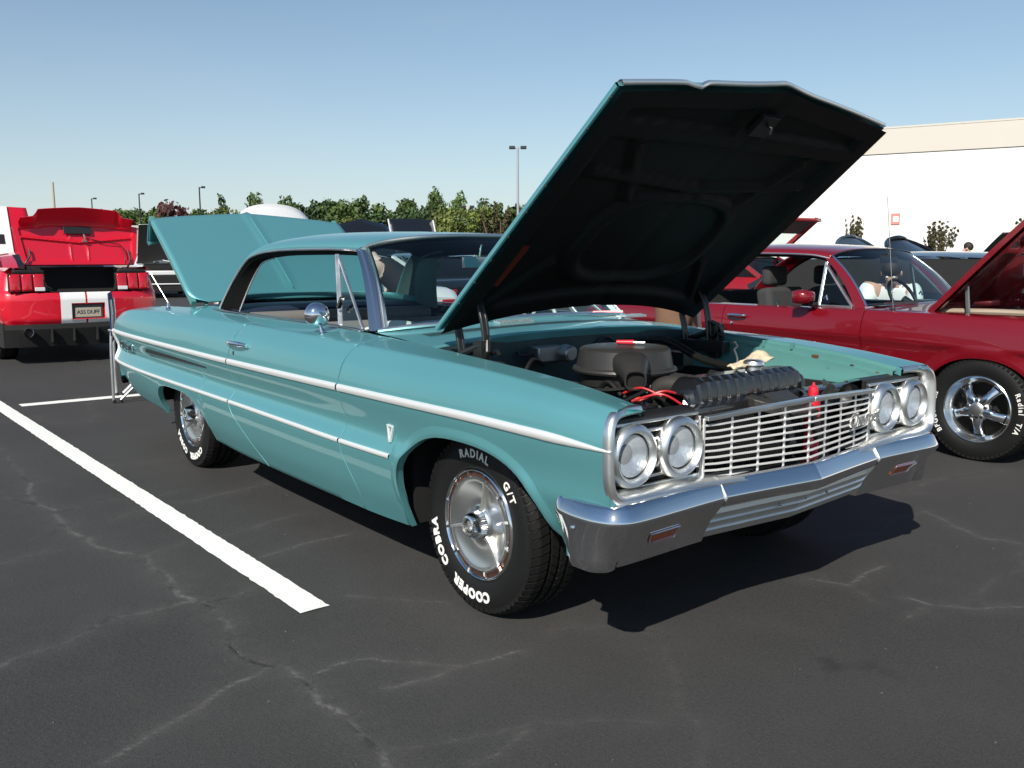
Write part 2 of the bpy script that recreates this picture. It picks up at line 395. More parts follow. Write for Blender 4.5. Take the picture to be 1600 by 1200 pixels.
CRACKS = [
 ([(-3.18,-1.75),(-2.61,-1.81),(-2.02,-1.8),(-1.69,-1.76),(-1.4,-1.62),(-1.1,-1.63),(-.86,-1.67),(-.65,-1.61),(-.33,-1.67),(-.15,-1.68),(0,-1.6),(.28,-1.63),(.56,-1.62),(.69,-1.65),(1.3,-1.7)], .034, .95),
 ([(-1.71,-2.14),(-1.75,-1.99),(-1.82,-1.78)], .028, .75), ([(-.59,-2.32),(-.65,-2.12),(-.78,-1.92),(-.77,-1.67),(-.71,-1.59),(-.72,-1.44)], .029, .9),
 ([(-2.11,-1.57),(-2.2,-1.29),(-2.24,-1.03),(-2.31,-.67)], .028, .7), ([(-1.09,-1.23),(-1.15,-1.02),(-1.14,-.78)], .022, .8),
 ([(.21,-2.21),(.15,-2.08),(.09,-1.92),(0,-1.79),(-.04,-1.65)], .026, .9), ([(.09,-1.56),(.08,-1.4),(.23,-1.25),(.33,-1.16)], .022, .8),
 ([(.31,-1.43),(.34,-1.25),(.35,-1.05),(.36,-.93)], .024, .8), ([(.82,-1.46),(.79,-1.32),(.77,-1.24)], .024, .7), ([(-5.24,-1.18),(-5.67,-1.24),(-5.53,-1.54)], .04, .5),
 ([(-6.6,-.73),(-5.36,-.86),(-5.08,-.98)], .04, .5), ([(-.45,-1.16),(-.3,-1.02),(-.15,-.89)], .022, .6), ([(.29,-.76),(.4,-.58),(.56,-.46)], .028, .6),
 ([(.56,.4),(.7,.46),(.66,.77)], .022, .9), ([(.74,.45),(.86,.38)], .02, .6), ([(.92,.51),(1.0,.51),(1.08,.57),(1.23,.76)], .02, .9), ([(1.01,.33),(1.0,.51)], .02, .7),
 ([(.06,1.95),(.03,2.37),(.1,2.6),(.2,2.97)], .034, .6), ([(.36,1.72),(.73,1.49),(.9,1.55)], .026, .8), ([(.12,1.71),(.17,2.09)], .028, .6), ([(.63,-.54),(.93,-.81),(1.18,-1.0)], .025, .45),
 ([(-3.6,-2.3),(-3.3,-2.0),(-2.61,-1.81)], .03, .6), ([(-2.4,-1.8),(-2.5,-1.5),(-2.45,-1.15)], .03, .5), ([(-1.45,-1.62),(-1.5,-1.2),(-1.6,-.8)], .026, .6),
 ([(-3.2,-1.75),(-4.2,-1.7),(-5.1,-1.75),(-6.5,-1.8)], .04, .6), ([(-3.4,-1.3),(-3.3,-.9),(-3.5,-.7)], .03, .5), ([(.60,-1.63),(.75,-1.2),(.95,-.95)], .02, .5),
 ([(.30,.95),(.42,1.2),(.36,1.72)], .022, .55), ([(.9,1.55),(1.05,1.2),(1.08,.57)], .02, .5)]

build_ground()

LINEP = bpy.data.materials.new("road_paint"); LINEP.use_nodes = True
def _lp():
    nt = LINEP.node_tree; b = nt.nodes["Principled BSDF"]; tc = nt.nodes.new("ShaderNodeTexCoord")
    n = nt.nodes.new("ShaderNodeTexNoise"); n.inputs["Scale"].default_value = 28; n.inputs["Detail"].default_value = 6; n.inputs["Roughness"].default_value = 0.7
    nt.links.new(tc.outputs["Object"], n.inputs["Vector"])
    cr = nt.nodes.new("ShaderNodeValToRGB"); cr.color_ramp.elements[0].position = 0.27; cr.color_ramp.elements[0].color = (0.35, 0.33, 0.27, 1)
    cr.color_ramp.elements[1].position = 0.36; cr.color_ramp.elements[1].color = (0.80, 0.80, 0.75, 1)
    nt.links.new(n.outputs[0], cr.inputs[0]); nt.links.new(cr.outputs[0], b.inputs["Base Color"]); b.inputs["Roughness"].default_value = 0.7
    bp = nt.nodes.new("ShaderNodeBump"); bp.inputs["Strength"].default_value = 0.3; bp.inputs["Distance"].default_value = 0.004
    n2 = nt.nodes.new("ShaderNodeTexNoise"); n2.inputs["Scale"].default_value = 160
    nt.links.new(tc.outputs["Object"], n2.inputs["Vector"]); nt.links.new(n2.outputs[0], bp.inputs["Height"]); nt.links.new(bp.outputs[0], b.inputs["Normal"])
_lp()
def paint_line(name, a, b, w, label, z=0.004, seg=0.03):
    """painted stripe with slightly ragged edges"""
    a = Vector((a[0], a[1], 0)); b = Vector((b[0], b[1], 0)); d = b-a; L = d.length; d.normalize(); n = Vector((-d.y, d.x, 0))
    rng = random.Random(int(L*100)); k = max(2, int(L/seg)); G = []
    for i in range(k+1):
        p = a+d*(L*i/k)
        w0 = w/2+rng.gauss(0, 0.0016); w1 = w/2+rng.gauss(0, 0.0016)
        G.append([p+n*w0+Vector((0, 0, z)), p+Vector((0, 0, z+0.001)), p-n*w1+Vector((0, 0, z))])
    o = MB().grid(G).build(name, LINEP, smooth=False); o["kind"] = "structure"; return o
paint_line("parking_line", (-0.388, -1.319), (-13.5, -1.49), 0.118, None)
paint_line("parking_line", (-6.36, -1.25), (-6.36, 22.0), 0.16, None, z=0.003)
paint_line("parking_line", (-13.5, -4.1), (-0.39, -4.0), 0.118, None)
paint_line("parking_line", (-0.4, 1.90), (-6.2, 1.90), 0.118, None)

# ================================================================== the turquoise hardtop
CAR = thing("classic_coupe", "turquoise two-door hardtop with its bonnet and boot lid both raised", "car", (0, 0, 0))

XS = [0.76, 0.42, 0.08, -0.35, -0.75, -1.3, -2.0, -2.6, -3.0, -3.5, -4.0, -4.30, -4.44]
def line(ws, zs): return pchip(XS, ws), pchip(XS, zs)
L0 = line([.757, .762, .768, .772, .775, .772, .768, .765, .755, .76, .765, .77, .775],
          [.838, .888, .915, .940, .960, .975, .978, .980, .985, .978, .958, .925, .88])
L1 = line([.885, .900, .912, .922, .930, .932, .932, .930, .928, .922, .912, .895, .875],
          [.855, .893, .917, .930, .940, .950, .956, .958, .957, .952, .938, .905, .860])
L2 = line([.925, .955, .970, .978, .985, .988, .988, .988, .985, .978, .962, .940, .915],
          [.800, .830, .845, .850, .855, .862, .866, .866, .866, .862, .855, .840, .815])
L3 = line([.938, .966, .985, .994, 1.0, 1.003, 1.003, 1.0, .998, .990, .972, .948, .920],
          [.738, .752, .760, .761, .762, .762, .763, .766, .769, .772, .774, .775, .775])
L4 = line([.928, .950, .968, .964, .954, .949, .949, .947, .945, .938, .922, .900, .880],
          [.640, .620, .610, .605, .602, .605, .610, .620, .628, .635, .640, .645, .650])
L5 = line([.925, .950, .980, .992, .998, 1.0, 1.0, .998, .995, .987, .968, .942, .915],
          [.570, .550, .536, .535, .535, .541, .548, .551, .552, .553, .555, .558, .562])
L6 = line([.885, .918, .955, .955, .957, .958, .958, .957, .954, .946, .928, .902, .880],
          [.545, .445, .400, .385, .375, .370, .375, .385, .40, .42, .44, .46, .50])
L7 = line([.82, .86, .89, .90, .905, .905, .905, .90, .895, .89, .88, .865, .85],
          [.52, .37, .27, .245, .235, .236, .242, .262, .285, .305, .335, .385, .47])
LN = [L0, L1, L2, L3, L4, L5, L6, L7]
def profile(x):
    """dense side profile at x: arrays w,z and indices of the upper moulding row"""
    P = [(float(a(x)), float(b(x))) for a, b in LN]
    Q = [P[0]]
    def near(a, b, d):
        L = math.hypot(b[0]-a[0], b[1]-a[1]); return vl(a, b, min(0.35, d/L))
    for i in range(1, len(P)-1):
        if i in (1, 4, 5):
            d = {1: .013, 4: .014, 5: .012}[i]
            Q.append(near(P[i], P[i-1], d))
            m0 = near(P[i], P[i-1], d); m1 = near(P[i], P[i+1], d)
            Q.append(vl(vl(m0, m1, .5), P[i], .55)); Q.append(m1)
        else: Q.append(P[i])
    Q.append(P[-1]); Q = np.array(Q)
    c = np.concatenate([[0], np.cumsum(np.hypot(*np.diff(Q, axis=0).T))])
    fw = pchip(c, Q[:, 0]); fz = pchip(c, Q[:, 1])
    # index of upper moulding in Q: L0,(3)L1,L2,L3 -> 5
    return fw, fz, c, c[5]
def front_arch(x):
    u = (x-0.055)/0.435
    if abs(u) >= 1: return -1
    return 0.335+0.333*(1-abs(u)**2.5)**(1/2.3)
def rear_arch(x):
    u = (x+2.93)/0.455
    if abs(u) >= 1: return -1
    return 0.285+0.235*(1-abs(u)**3.2)**(1/2.6)
def bottom(x):
    a = max(front_arch(x), rear_arch(x)); return max(a, float(L7[1](x)) if -1 > -2 else 0)
NU, NL = 44, 26
def column(x):
    fw, fz, c, c3 = profile(x)
    zb = bottom(x)
    t1 = np.linspace(0, c3, NU); tl = np.linspace(c3, c[-1], 200); zl = fz(tl)
    k = np.nonzero(zl <= zb+1e-4)[0]; te = tl[k[0]] if len(k) else tl[-1]
    t2 = np.linspace(c3, te, NL)[1:]
    t = np.concatenate([t1, t2]); return np.stack([fw(t), fz(t)], 1)
_cc = {}
def col_at(x):
    k = round(x, 4)
    if k not in _cc: _cc[k] = column(k)
    return _cc[k]
def w_at(x, z):
    fw, fz, c, _ = profile(x); t = np.linspace(0, c[-1], 300); zz = fz(t); i = int(np.argmin(np.abs(zz-z))); return float(fw(t[i]))
seamF = pchip([.23, .30, .53, .774, .955], [-.745, -.735, -.790, -.780, -.735])
seamR = pchip([.24, .30, .388, .538, .777, .968], [-1.74, -1.80, -1.90, -2.02, -1.99, -1.91])

def panel(name, xa, xb, sg, sa=None, sb=None, gap=0.0048, extra=()):
    """one body panel between two seams (sa/sb give the seam's x for a height)"""
    n = max(6, int(abs(xb-xa)/0.035)); xs = list(np.linspace(xa, xb, n+1))
    for e in extra:
        if min(xa, xb)-1e-6 < e < max(xa, xb)+1e-6: xs.append(e)
    xs = sorted(set(round(float(v), 4) for v in xs), reverse=True)
    lo, hi = xs[-1], xs[0]; G = []
    for x in xs:
        u = (hi-x)/(hi-lo); base = col_at(x); row = []
        for j, (w, z) in enumerate(base):
            dx = 0
            if sa: dx += (float(sa(z))-gap-hi)*(1-u)**6
            if sb: dx += (float(sb(z))+gap-lo)*u**6
            x2 = x+dx
            if dx:
                w2, z2 = w, z
                cN = col_at(round(x2, 3)); w, z = cN[j]
            if name == 'front_fender' and z > .80: x2 = min(x2, float(np.interp(w, [.757, .84, .893, .925], [.703, .725, .742, .752])))
            row.append((x2, sg*w, z))
        a, b = row[-1], row[0]
        row.append((a[0], sg*(abs(a[1])-.012), a[2]-.004)); row.append((a[0], sg*(abs(a[1])-.03), a[2]))
        row.insert(0, (b[0], b[1]-sg*.006, b[2]-.004)); row.insert(0, (b[0], b[1]-sg*.008, b[2]-.03))
        G.append(row)
    def ret(row, d): return [(p[0]+d, p[1]-sg*.004, p[2]) for p in row], [(p[0]+d*2, p[1]-sg*.025, p[2]-.0) for p in row]
    if sa: r1, r2_ = ret(G[0], .002); G = [r2_, r1]+G
    if sb: r1, r2_ = ret(G[-1], -.002); G = G+[r1, r2_]
    return MB().grid(G)
def moulding(xa, xb, sg, zf, h, proud, tip=False, n=None):
    n = n or max(8, int(abs(xb-xa)/.05)); G = []
    for i in range(n+1):
        x = lerp(xa, xb, i/n); z = zf(x); w = w_at(x, z); hh = h/2
        if tip: hh *= min(1, .12+ (xa-x)/.26)**.8 if xa-x < .26 else 1
        row = []
        for k in range(9):
            th = math.pi*(k/8-.5); row.append((x, sg*(w-.002+(proud*(hh/(h/2))**.5)*math.cos(th)**.7 if abs(k-4) < 4 else w-.004), z+hh*math.sin(th)))
        G.append(row)
    return MB().grid(G)
FE = [.4899, .4901, .4890, .480, .465, .44, .41, -.3799, -.3801, -.379, -.37, -.355, -.33, -.30]
RE = [-2.4749, -2.4751, -2.4760, -2.485, -2.50, -2.52, -3.3849, -3.3851, -3.384, -3.375, -3.36, -3.34]
zu = lambda x: float(L3[1](x)); zl_ = lambda x: float(L5[1](x))
PANELS = {}
for sg in (-1, 1):
    fe = panel("front_fender", .752, -.765, sg, None, seamF, extra=FE).build("front_fender", TEAL, CAR, angle=50)
    dr = panel("door", -.765, -1.95, sg, seamF, seamR).build("door", TEAL, CAR, angle=50)
    qp = panel("quarter_panel", -1.95, -4.435, sg, seamR, None, extra=RE).build("quarter_panel", TEAL, CAR, angle=50)
    PANELS[sg] = (fe, dr, qp)
    moulding(.765, float(seamF(.762))+.006, sg, zu, .032, .012, True).build("side_moulding", MOLD, fe, angle=60)
    moulding(float(seamF(.762))-.006, float(seamR(.763))+.006, sg, zu, .032, .012).build("side_moulding", MOLD, dr, angle=60)
    moulding(float(seamR(.763))-.006, -4.40, sg, zu, .030, .012).build("side_moulding", MOLD, qp, angle=60)
    moulding(-.388, float(seamF(.535))+.006, sg, zl_, .020, .009).build("lower_moulding", MOLD, fe, angle=60)
    moulding(float(seamF(.535))-.006, float(seamR(.548))+.006, sg, zl_, .020, .009).build("lower_moulding", MOLD, dr, angle=60)
    moulding(float(seamR(.548))-.006, -4.40, sg, zl_, .020, .009).build("lower_moulding", MOLD, qp, angle=60)
    # rounded rear end joining both mouldings
    pts = []
    for k in range(13):
        a = math.pi/2-math.pi*k/12; zc = (zu(-4.4)+zl_(-4.4))/2; hz = (zu(-4.4)-zl_(-4.4))/2
        x = -4.40-.032*abs(math.cos(a))**.35; z = zc+hz*math.sin(a)
        pts.append((x, sg*(w_at(max(x, -4.435), z)+.004), z))
    MB().tube(pts, .011, 8).build("side_moulding", MOLD, qp, angle=60)
    # flared arch lip
    for fn, c0, hw, nm, own in ((front_arch, .055, .435, "wheel_arch_lip", fe), (rear_arch, -2.93, .455, "wheel_arch_lip", qp)):
        G = []; pts = []
        N = 40
        for k in range(N+1):
            th = math.pi*k/N; x = c0+hw*.9999*math.cos(th)
            pts.append((x, fn(x)))
        x0 = pts[0]; xN = pts[-1]
        zr0 = float(L7[1](x0[0])); zrN = float(L7[1](xN[0]))
        pts = [(x0[0], max(zr0, .34) if fn is front_arch else zr0)]+pts+[(xN[0], zrN)]
        for i, (x, z) in enumerate(pts):
            a = pts[max(0, i-1)]; b = pts[min(len(pts)-1, i+1)]
            d = np.array([b[0]-a[0], b[1]-a[1]]); d = d/max(1e-9, np.hypot(*d)); nrm = np.array([d[1], -d[0]])*-1
            # outward = away from the wheel centre
            cdir = np.array([x-c0, z-.3]); 
            if nrm@cdir < 0: nrm = -nrm
            def pt(off, dw):
                q = np.array([x, z])+nrm*off; zz = max(q[1], zr0 if q[1] < .3 else q[1]); w = w_at(float(q[0]), float(zz)); return (float(q[0]), sg*(w+dw), float(zz))
            w0 = w_at(x, z)
            fl = (.007 if fn is front_arch else .003)*min(1, max(0, (z-.30)/.12))
            G.append([pt(.038, .0006), pt(.024, fl*.45), pt(.011, fl), (x, sg*(w0+fl*1.05), z), (x-nrm[0]*.004, sg*(w0+fl*.7), z-nrm[1]*.004), (x, sg*(w0-.025), z), (x+nrm[0]*.03, sg*(w0-.035), z+nrm[1]*.03)])
        MB().grid(G).build(nm, TEAL, own, angle=60)

# hidden structure: underbody and wheel wells
u_ = MB()
u_.box((-1.45, 0, .30), (2.0, 1.74, .12)); u_.box((-3.0, 0, .40), (2.6, 1.16, .28)); u_.box((.05, 0, .42), (1.15, 1.16, .10))
u_.box((-3.92, 0, .48), (.9, 1.60, .16)); u_.box((-.45, 0, .45), (.08, 1.74, .42)); u_.box((-4.38, 0, .60), (.04, 1.64, .40))
for sg in (-1, 1):
    u_.box((.08, sg*.60, .58), (1.1, .03, .40)); u_.box((-2.93, sg*.60, .56), (1.2, .03, .50)); u_.box((-2.93, sg*.80, .70), (1.1, .36, .02)); u_.box((.06, sg*.75, .735), (1.05, .30, .02))
    u_.box((.585, sg*.76, .52), (.02, .26, .3)); u_.box((-3.46, sg*.77, .52), (.02, .28, .3)); u_.box((-2.42, sg*.77, .45), (.02, .24, .3))
u_.build("underbody", MATTEB, CAR, smooth=False)
for sg in (-1, 1):      # inner door / cabin side trim
    MB().box((-1.75, sg*.745, .72), (1.85, .03, .46)).build("door_trim", GREYV, CAR, smooth=False, bevel=.008)
ex = MB(); ex.tube([(-3.5, -.56, .30), (-4.1, -.60, .29), (-4.36, -.66, .28), (-4.52, -.70, .265)], .032, 14).build("exhaust_pipe", CHROME, CAR)

# rear end
rb = MB(); G = []
for y in np.linspace(-.90, .90, 25):
    e = (abs(y)/.9)**4
    xb = -4.435-.045*(1-e); G.append([(xb+.02, y, .86-.01*e), (xb, y, .80), (xb-.005, y, .62), (xb+.02, y, .50), (xb+.05, y, .44)])
rb.grid(G).build("tail_panel", TEAL, CAR)
rbp = MB(); pr = [(-.02, .56), (.0, .545), (.012, .52), (.012, .46), (-.01, .40), (-.05, .385)]; G = []
for t in np.linspace(0, 1, 41):
    y = lerp(-.90, .90, t); e = (abs(y)/.90); xb = -4.47+.07*max(0, (e-.8)/.2)**2
    G.append([(xb-h, y, z) for h, z in pr])
rbp.grid(G).build("rear_bumper", CHROME, CAR)

# ------------------------------------------------------------------ greenhouse (roof, pillars, glass)
UK = [0, .12, .28, .46, .62, .74, .84, .92, 1.0]
Cx = pchip(UK, [-1.075, -1.30, -1.62, -2.0, -2.36, -2.62, -2.86, -3.10, -3.40]); Cz = pchip(UK, [1.404, 1.420, 1.432, 1.437, 1.428, 1.395, 1.315, 1.185, .998])
Sx = pchip(UK, [-1.315, -1.44, -1.70, -2.05, -2.35, -2.56, -2.68, -2.76, -2.83]); Sz = pchip(UK, [1.330, 1.337, 1.342, 1.341, 1.331, 1.300, 1.222, 1.115, .975])
Sy = pchip(UK, [.580, .592, .602, .606, .612, .622, .645, .680, .725])
def GH(u, v):
    a = abs(v); sg = 1 if v >= 0 else -1
    c = np.array([float(Cx(u)), 0, float(Cz(u))]); s_ = np.array([float(Sx(u)), sg*float(Sy(u)), float(Sz(u))])
    # superelliptic cross section from centre to side
    t = a
    kx = t**2.2; ky = math.sin(t*math.pi/2)**1.0; ky = lerp(t, ky, .55); e = 1-(1-min(1, ky)**2.6)**(1/2.6)
    e = lerp(e, t**2.6, .25)
    x = lerp(c[0], s_[0], kx); y = s_[1]*ky; z = lerp(c[2], s_[2], e)
    return (x, y, z)
roof = MB(); NUg, NVg = 72, 48
us = np.linspace(0, 1, NUg+1); vs_ = np.linspace(-1, 1, NVg+1)
PT = [[GH(u, v) for v in vs_] for u in us]
def glass_zone(u, v):
    u0, u1, v1 = .755, .975, .80
    du = max(0, (u0+.05-u)/.05); dv = max(0, (abs(v)-(v1-.07))/.07)
    if u < u0 or u > u1 or abs(v) > v1: return False
    return du*du+dv*dv <= 1.0
rv = [p for row in PT for p in row]; rf = []; gf = []
for i in range(NUg):
    for j in range(NVg):
        q = (i*(NVg+1)+j, (i+1)*(NVg+1)+j, (i+1)*(NVg+1)+j+1, i*(NVg+1)+j+1)
        (gf if glass_zone((us[i]+us[i+1])/2, (vs_[j]+vs_[j+1])/2) else rf).append(q)
roof.add(rv, rf); RO = roof.build("roof", TEAL, CAR, angle=60)
md = RO.modifiers.new("thick", 'SOLIDIFY'); md.thickness = .012; md.offset = -1
# headliner just beneath
hv = [(p[0], p[1]*.965, p[2]-.03) for p in rv]
MB().add(hv, [q for q in rf if (q[0]//(NVg+1)) < NUg*.755]).build("headliner", HEADL, CAR)
hp = [(p[0]+.02, p[1]*.93, p[2]-.004) for p in rv]
for sg in (-1, 1): MB().add(hp, [q for q in rf if NUg*.60 <= (q[0]//(NVg+1)) < NUg-2 and sg*(q[0] % (NVg+1)-NVg/2) > NVg*.40-(.5 if sg < 0 else 0)]).build("pillar_trim", TEALV, CAR)
MB().add([(p[0], p[1], p[2]-.008) for p in rv], gf).build("rear_window", GLASS, CAR)
# drip rail: bright outer line then black channel
for sg in (-1, 1):
    rail = [GH(u, sg) for u in np.linspace(0, 1, 60)]
    MB().tube([(p[0], p[1]+sg*.004, p[2]-.004) for p in rail], .0065, 8).build("drip_rail", SATIN, CAR)
    ch = MB(); G = []
    for k, p in enumerate(rail):
        u = k/59; q = GH(max(0, u-.012), sg); low = max(0, (u-.66)/.34)
        # jamb runs inwards and a little forwards / down
        dx = lerp(0, .035, low); dz = -.028*(1-low); ex = .045*max(0, (u-.72)/.28)**.8
        G.append([(p[0]+.002, p[1]-sg*.001, p[2]-.007), (p[0]+.012+dx*.3, p[1]-sg*.012, p[2]-.014-.012*(1-low)), (p[0]+.016+dx, p[1]-sg*.045, p[2]-.03+low*.016), (p[0]+.012+dx*1.5+ex, p[1]-sg*(.060+.02*low), p[2]-.034+low*.02)])
    ch.grid(G).build("window_channel", JAMB, CAR)
    MB().grid([[(g[2][0]-.01, g[2][1]-sg*.03, g[2][2]), (g[3][0], g[3][1]-sg*.006, g[3][2])] for g in G[34:]]).build("pillar_trim", TEALV, CAR)
    if sg > 0:
        MB().grid([[(g[2][0]-.01, g[2][1]-.03, g[2][2]), (g[3][0]+.26*min(1, max(0, (i_-4)/12)), g[3][1]-.03, g[3][2])] for i_, g in enumerate(G[30:])]).build("quarter_trim", TEALV, CAR)
    inn = [(g[3][0]+.004, g[3][1]+sg*.004, g[3][2]-.003) for g in G[38:]]
    MB().tube(inn, .005, 6).build("channel_trim", SATIN, CAR)

# windshield
def WS(u, v):      # u 0 base ->1 header ; v -1..1
    a = abs(v); sg = 1 if v >= 0 else -1
    e = a**2.4
    b = (lerp(-.655, -.865, e), sg*.752*lerp(a, math.sin(a*math.pi/2), .4), lerp(1.022, .978, a**2))
    h = GH(0, v*.995)
    p = vl(b, h, u); bul = .045*math.sin(u*math.pi)*(1-.35*a)
    return (p[0]+bul*.55, p[1], p[2]+bul*.8)
MB().grid([[WS(u, v) for v in np.linspace(-.985, .985, 41)] for u in np.linspace(0.01, .985, 13)]).build("windshield", GLASSW, CAR)
# windshield reveal moulding + pillars
def sweep_rect(path, w, h, outward):
    mb = MB(); G = []
    for i, p in enumerate(path):
        p = Vector(p); t = (Vector(path[min(i+1, len(path)-1)])-Vector(path[max(0, i-1)])).normalized()
        o = Vector(outward(p)); o = (o-t*o.dot(t)).normalized(); s = t.cross(o)
        G.append([p-s*w/2, p-s*w/2+o*h*.8, p-s*w*.25+o*h, p+s*w*.25+o*h, p+s*w/2+o*h*.8, p+s*w/2])
    return mb.grid(G)
hd = [WS(.985, v) for v in np.linspace(-1, 1, 41)]
sweep_rect([(p[0]+.004, p[1], p[2]) for p in hd], .016, .008, lambda p: (.6, 0, .8)).build("windshield_trim", SATIN, CAR)
bs = [WS(.0, v) for v in np.linspace(-1, 1, 41)]
sweep_rect(bs, .022, .010, lambda p: (.5, 0, .86)).build("windshield_trim", SATIN, CAR)
PILL = mat("pillar_bright_trim", (0.58, 0.58, 0.62), 0.22, 1.0)
for sg in (-1, 1):
    ed = [WS(u, sg) for u in np.linspace(0, 1, 16)]
    fr = MB(); G = []
    for p in ed:
        k = (p[2]-.978)/.36
        wd = lerp(.075, .042, k)
        G.append([(p[0]+.016, p[1]-sg*.028, p[2]+.004), (p[0]+.012, p[1]-sg*.008, p[2]+.010), (p[0]+.002, p[1]+sg*.004, p[2]+.006), (p[0]-.012, p[1]+sg*.008, p[2]), (p[0]-.014, p[1]+sg*.004, p[2]-.002), (p[0]-wd*.8, p[1]+sg*.012, p[2]-.004), (p[0]-wd, p[1]+sg*.006, p[2]-.006), (p[0]-wd, p[1]-sg*.03, p[2]-.006), (p[0], p[1]-sg*.05, p[2]-.004), (p[0]+.016, p[1]-sg*.028, p[2]+.004)])
    fr.grid(G).build("windshield_pillar", PILL, CAR, angle=25)
    MB().tube([(p[0]+.018, p[1]-sg*.022, p[2]+.008) for p in ed], .006, 8).build("windshield_trim", SATIN, CAR)
    # vent window: upright post, sloping frame, sill and glass
    top = (-1.50, sg*.612, 1.305); bt = (-1.235, sg*.742, .975); fb = (-1.00, sg*.752, .975)
    vf = MB(); vf.bar(bt, top, .022, .024); vf.bar(fb, (-1.465, sg*.618, 1.290), .012, .016); vf.bar(bt, fb, .014, .012)
    VF = vf.build("vent_window_frame", SATIN, CAR, smooth=False, bevel=.003)
    MB().add([(bt[0]+.01, bt[1], bt[2]+.005), (fb[0], fb[1], fb[2]+.005), (top[0]+.005, top[1], top[2]-.02)], [(0, 1, 2)]).build("vent_glass", GLASS, VF, smooth=False)
    MB().bar((-1.265, sg*.735, 1.06), (-1.235, sg*.73, 1.11), .02, .012).build("vent_latch", CHROME, VF)
    # belt moulding along the window sill
    be = [(x, sg*(float(L0[0](x))-.006), float(L0[1](x))+.003) for x in np.linspace(-.95, -2.83, 40)]
    sweep_rect(be, .020, .008, lambda p: (0, 0, 1)).build("belt_moulding", PILL, CAR)
    sill = MB(); G = []
    for x in np.linspace(-.90, -2.85, 30):
        w = float(L0[0](x)); z = float(L0[1](x)); G.append([(x, sg*(w-.008), z-.006), (x, sg*(w-.035), z-.010), (x, sg*(w-.05), z-.06)])
    sill.grid(G).build("window_sill", GLOSSB, CAR)
# deck between quarter panels and round the boot opening
dk = MB(); G = []
for x in np.linspace(-2.80, -3.34, 12):
    k = (x+2.80)/-.54
    row = []
    for y in np.linspace(-1, 1, 31):
        w = float(L0[0](x))-.006; z = float(L0[1](x)); 
        row.append((x, y*w, z+.004*(1-y*y)))
    G.append(row)
# only the part behind the rear window base / beside it
dk.grid([r for r in G if True][9:]).build("rear_deck", TEAL, CAR)
for sg in (-1, 1):
    MB().grid([[(x, sg*float(L0[0](x))*1.0-sg*.006, float(L0[1](x))-.001), (x, sg*.71, float(L0[1](x))+.004), (x, sg*.62, float(L0[1](x))+.006)] for x in np.linspace(-2.80, -3.2, 10)]).build("rear_deck", TEAL, CAR)
    MB().grid([[(x, sg*(float(L0[0](x))-.006), float(L0[1](x))-.002), (x, sg*.735, float(L0[1](x))-.004), (x, sg*.725, float(L0[1](x))-.05), (x, sg*.72, .5)] for x in np.linspace(-3.15, -4.40, 20)]).build("boot_opening_edge", TEAL, CAR)
MB().box((-3.85, 0, .60), (1.1, 1.44, .04)).build("boot_floor", MATTEB, CAR, smooth=False)

# boot lid, raised
n_ = Vector((.585, 0, .811)); s_ = Vector((-.811, 0, .585)); H0 = Vector((-3.295, 0, 1.012))
def LID(s, t, n=0.0): return H0+s_*s+Vector((0, 1, 0))*t+n_*n
lid = MB(); G = []; ns, nt_ = 26, 40
def lid_half(s):
    r_ = .12
    if s < r_: return .735-r_+math.sqrt(max(0, r_*r_-(r_-s)**2))
    return .735
def lid_len(t): return 1.035-.075*(abs(t)/.735)-.02*max(0, (abs(t)-.55)/.185)**2
for i in range(ns+1):
    row = []
    for j in range(nt_+1):
        v = j/nt_*2-1; uu = i/ns; s = uu*lid_len(v*.735); hw = lid_half(s)
        t = v*hw; cr = .012*(1-v*v)+.030*math.sin(min(1, s/.95)*math.pi)*.5+.014*math.exp(-(t/.018)**2)*min(1, max(0, (s-.10)/.06))
        row.append(LID(s, t, cr))
    G.append(row)
lid.grid(G)
# rear face folded down from the trailing edge
dG = []
for j in range(nt_+1):
    v = j/nt_*2-1; L = lid_len(v*.735); hw = lid_half(L); cr = .012*(1-v*v)+.014*math.exp(-(v*hw/.018)**2)
    dG.append([LID(L, v*hw, cr), LID(L+.010, v*hw, cr-.010), LID(L+.016, v*hw, -.05), LID(L+.005, v*hw*.99, -.19), LID(L-.02, v*hw*.985, -.205)])
lid.grid(dG)
TL = lid.build("boot_lid", TEAL, CAR, angle=50, solid=.006)
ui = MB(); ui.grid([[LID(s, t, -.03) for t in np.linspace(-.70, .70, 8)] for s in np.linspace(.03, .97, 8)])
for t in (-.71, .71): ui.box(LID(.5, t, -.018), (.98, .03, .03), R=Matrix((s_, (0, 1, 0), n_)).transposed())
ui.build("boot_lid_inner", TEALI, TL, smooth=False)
MB().tube([LID(s, 0, .030+.022*math.sin(min(1, s/.95)*math.pi)*.5) for s in np.linspace(.09, .96, 14)], [.002]+[.0045]*13, 8).build("crease_trim", TEAL, TL)
for sg in (-1, 1): MB().tube([(-3.22, sg*.60, .9), (-3.30, sg*.62, .96), LID(.12, sg*.62, -.03), LID(.30, sg*.62, -.04)], .012, 8).build("boot_hinge", TEALI, TL)
ant = MB(); ant.lathe([(0, .045), (.006, .043), (.009, .03), (.011, .012), (.018, .004), (.02, 0)], (-3.40, -.845, .968), 'z', 14); ant.build("antenna_base", CHROME, CAR)
MB().tube([(-3.40, -.845, 1.01), (-3.52, -.91, 1.20)], .0025, 6).build("antenna", SATIN, CAR)

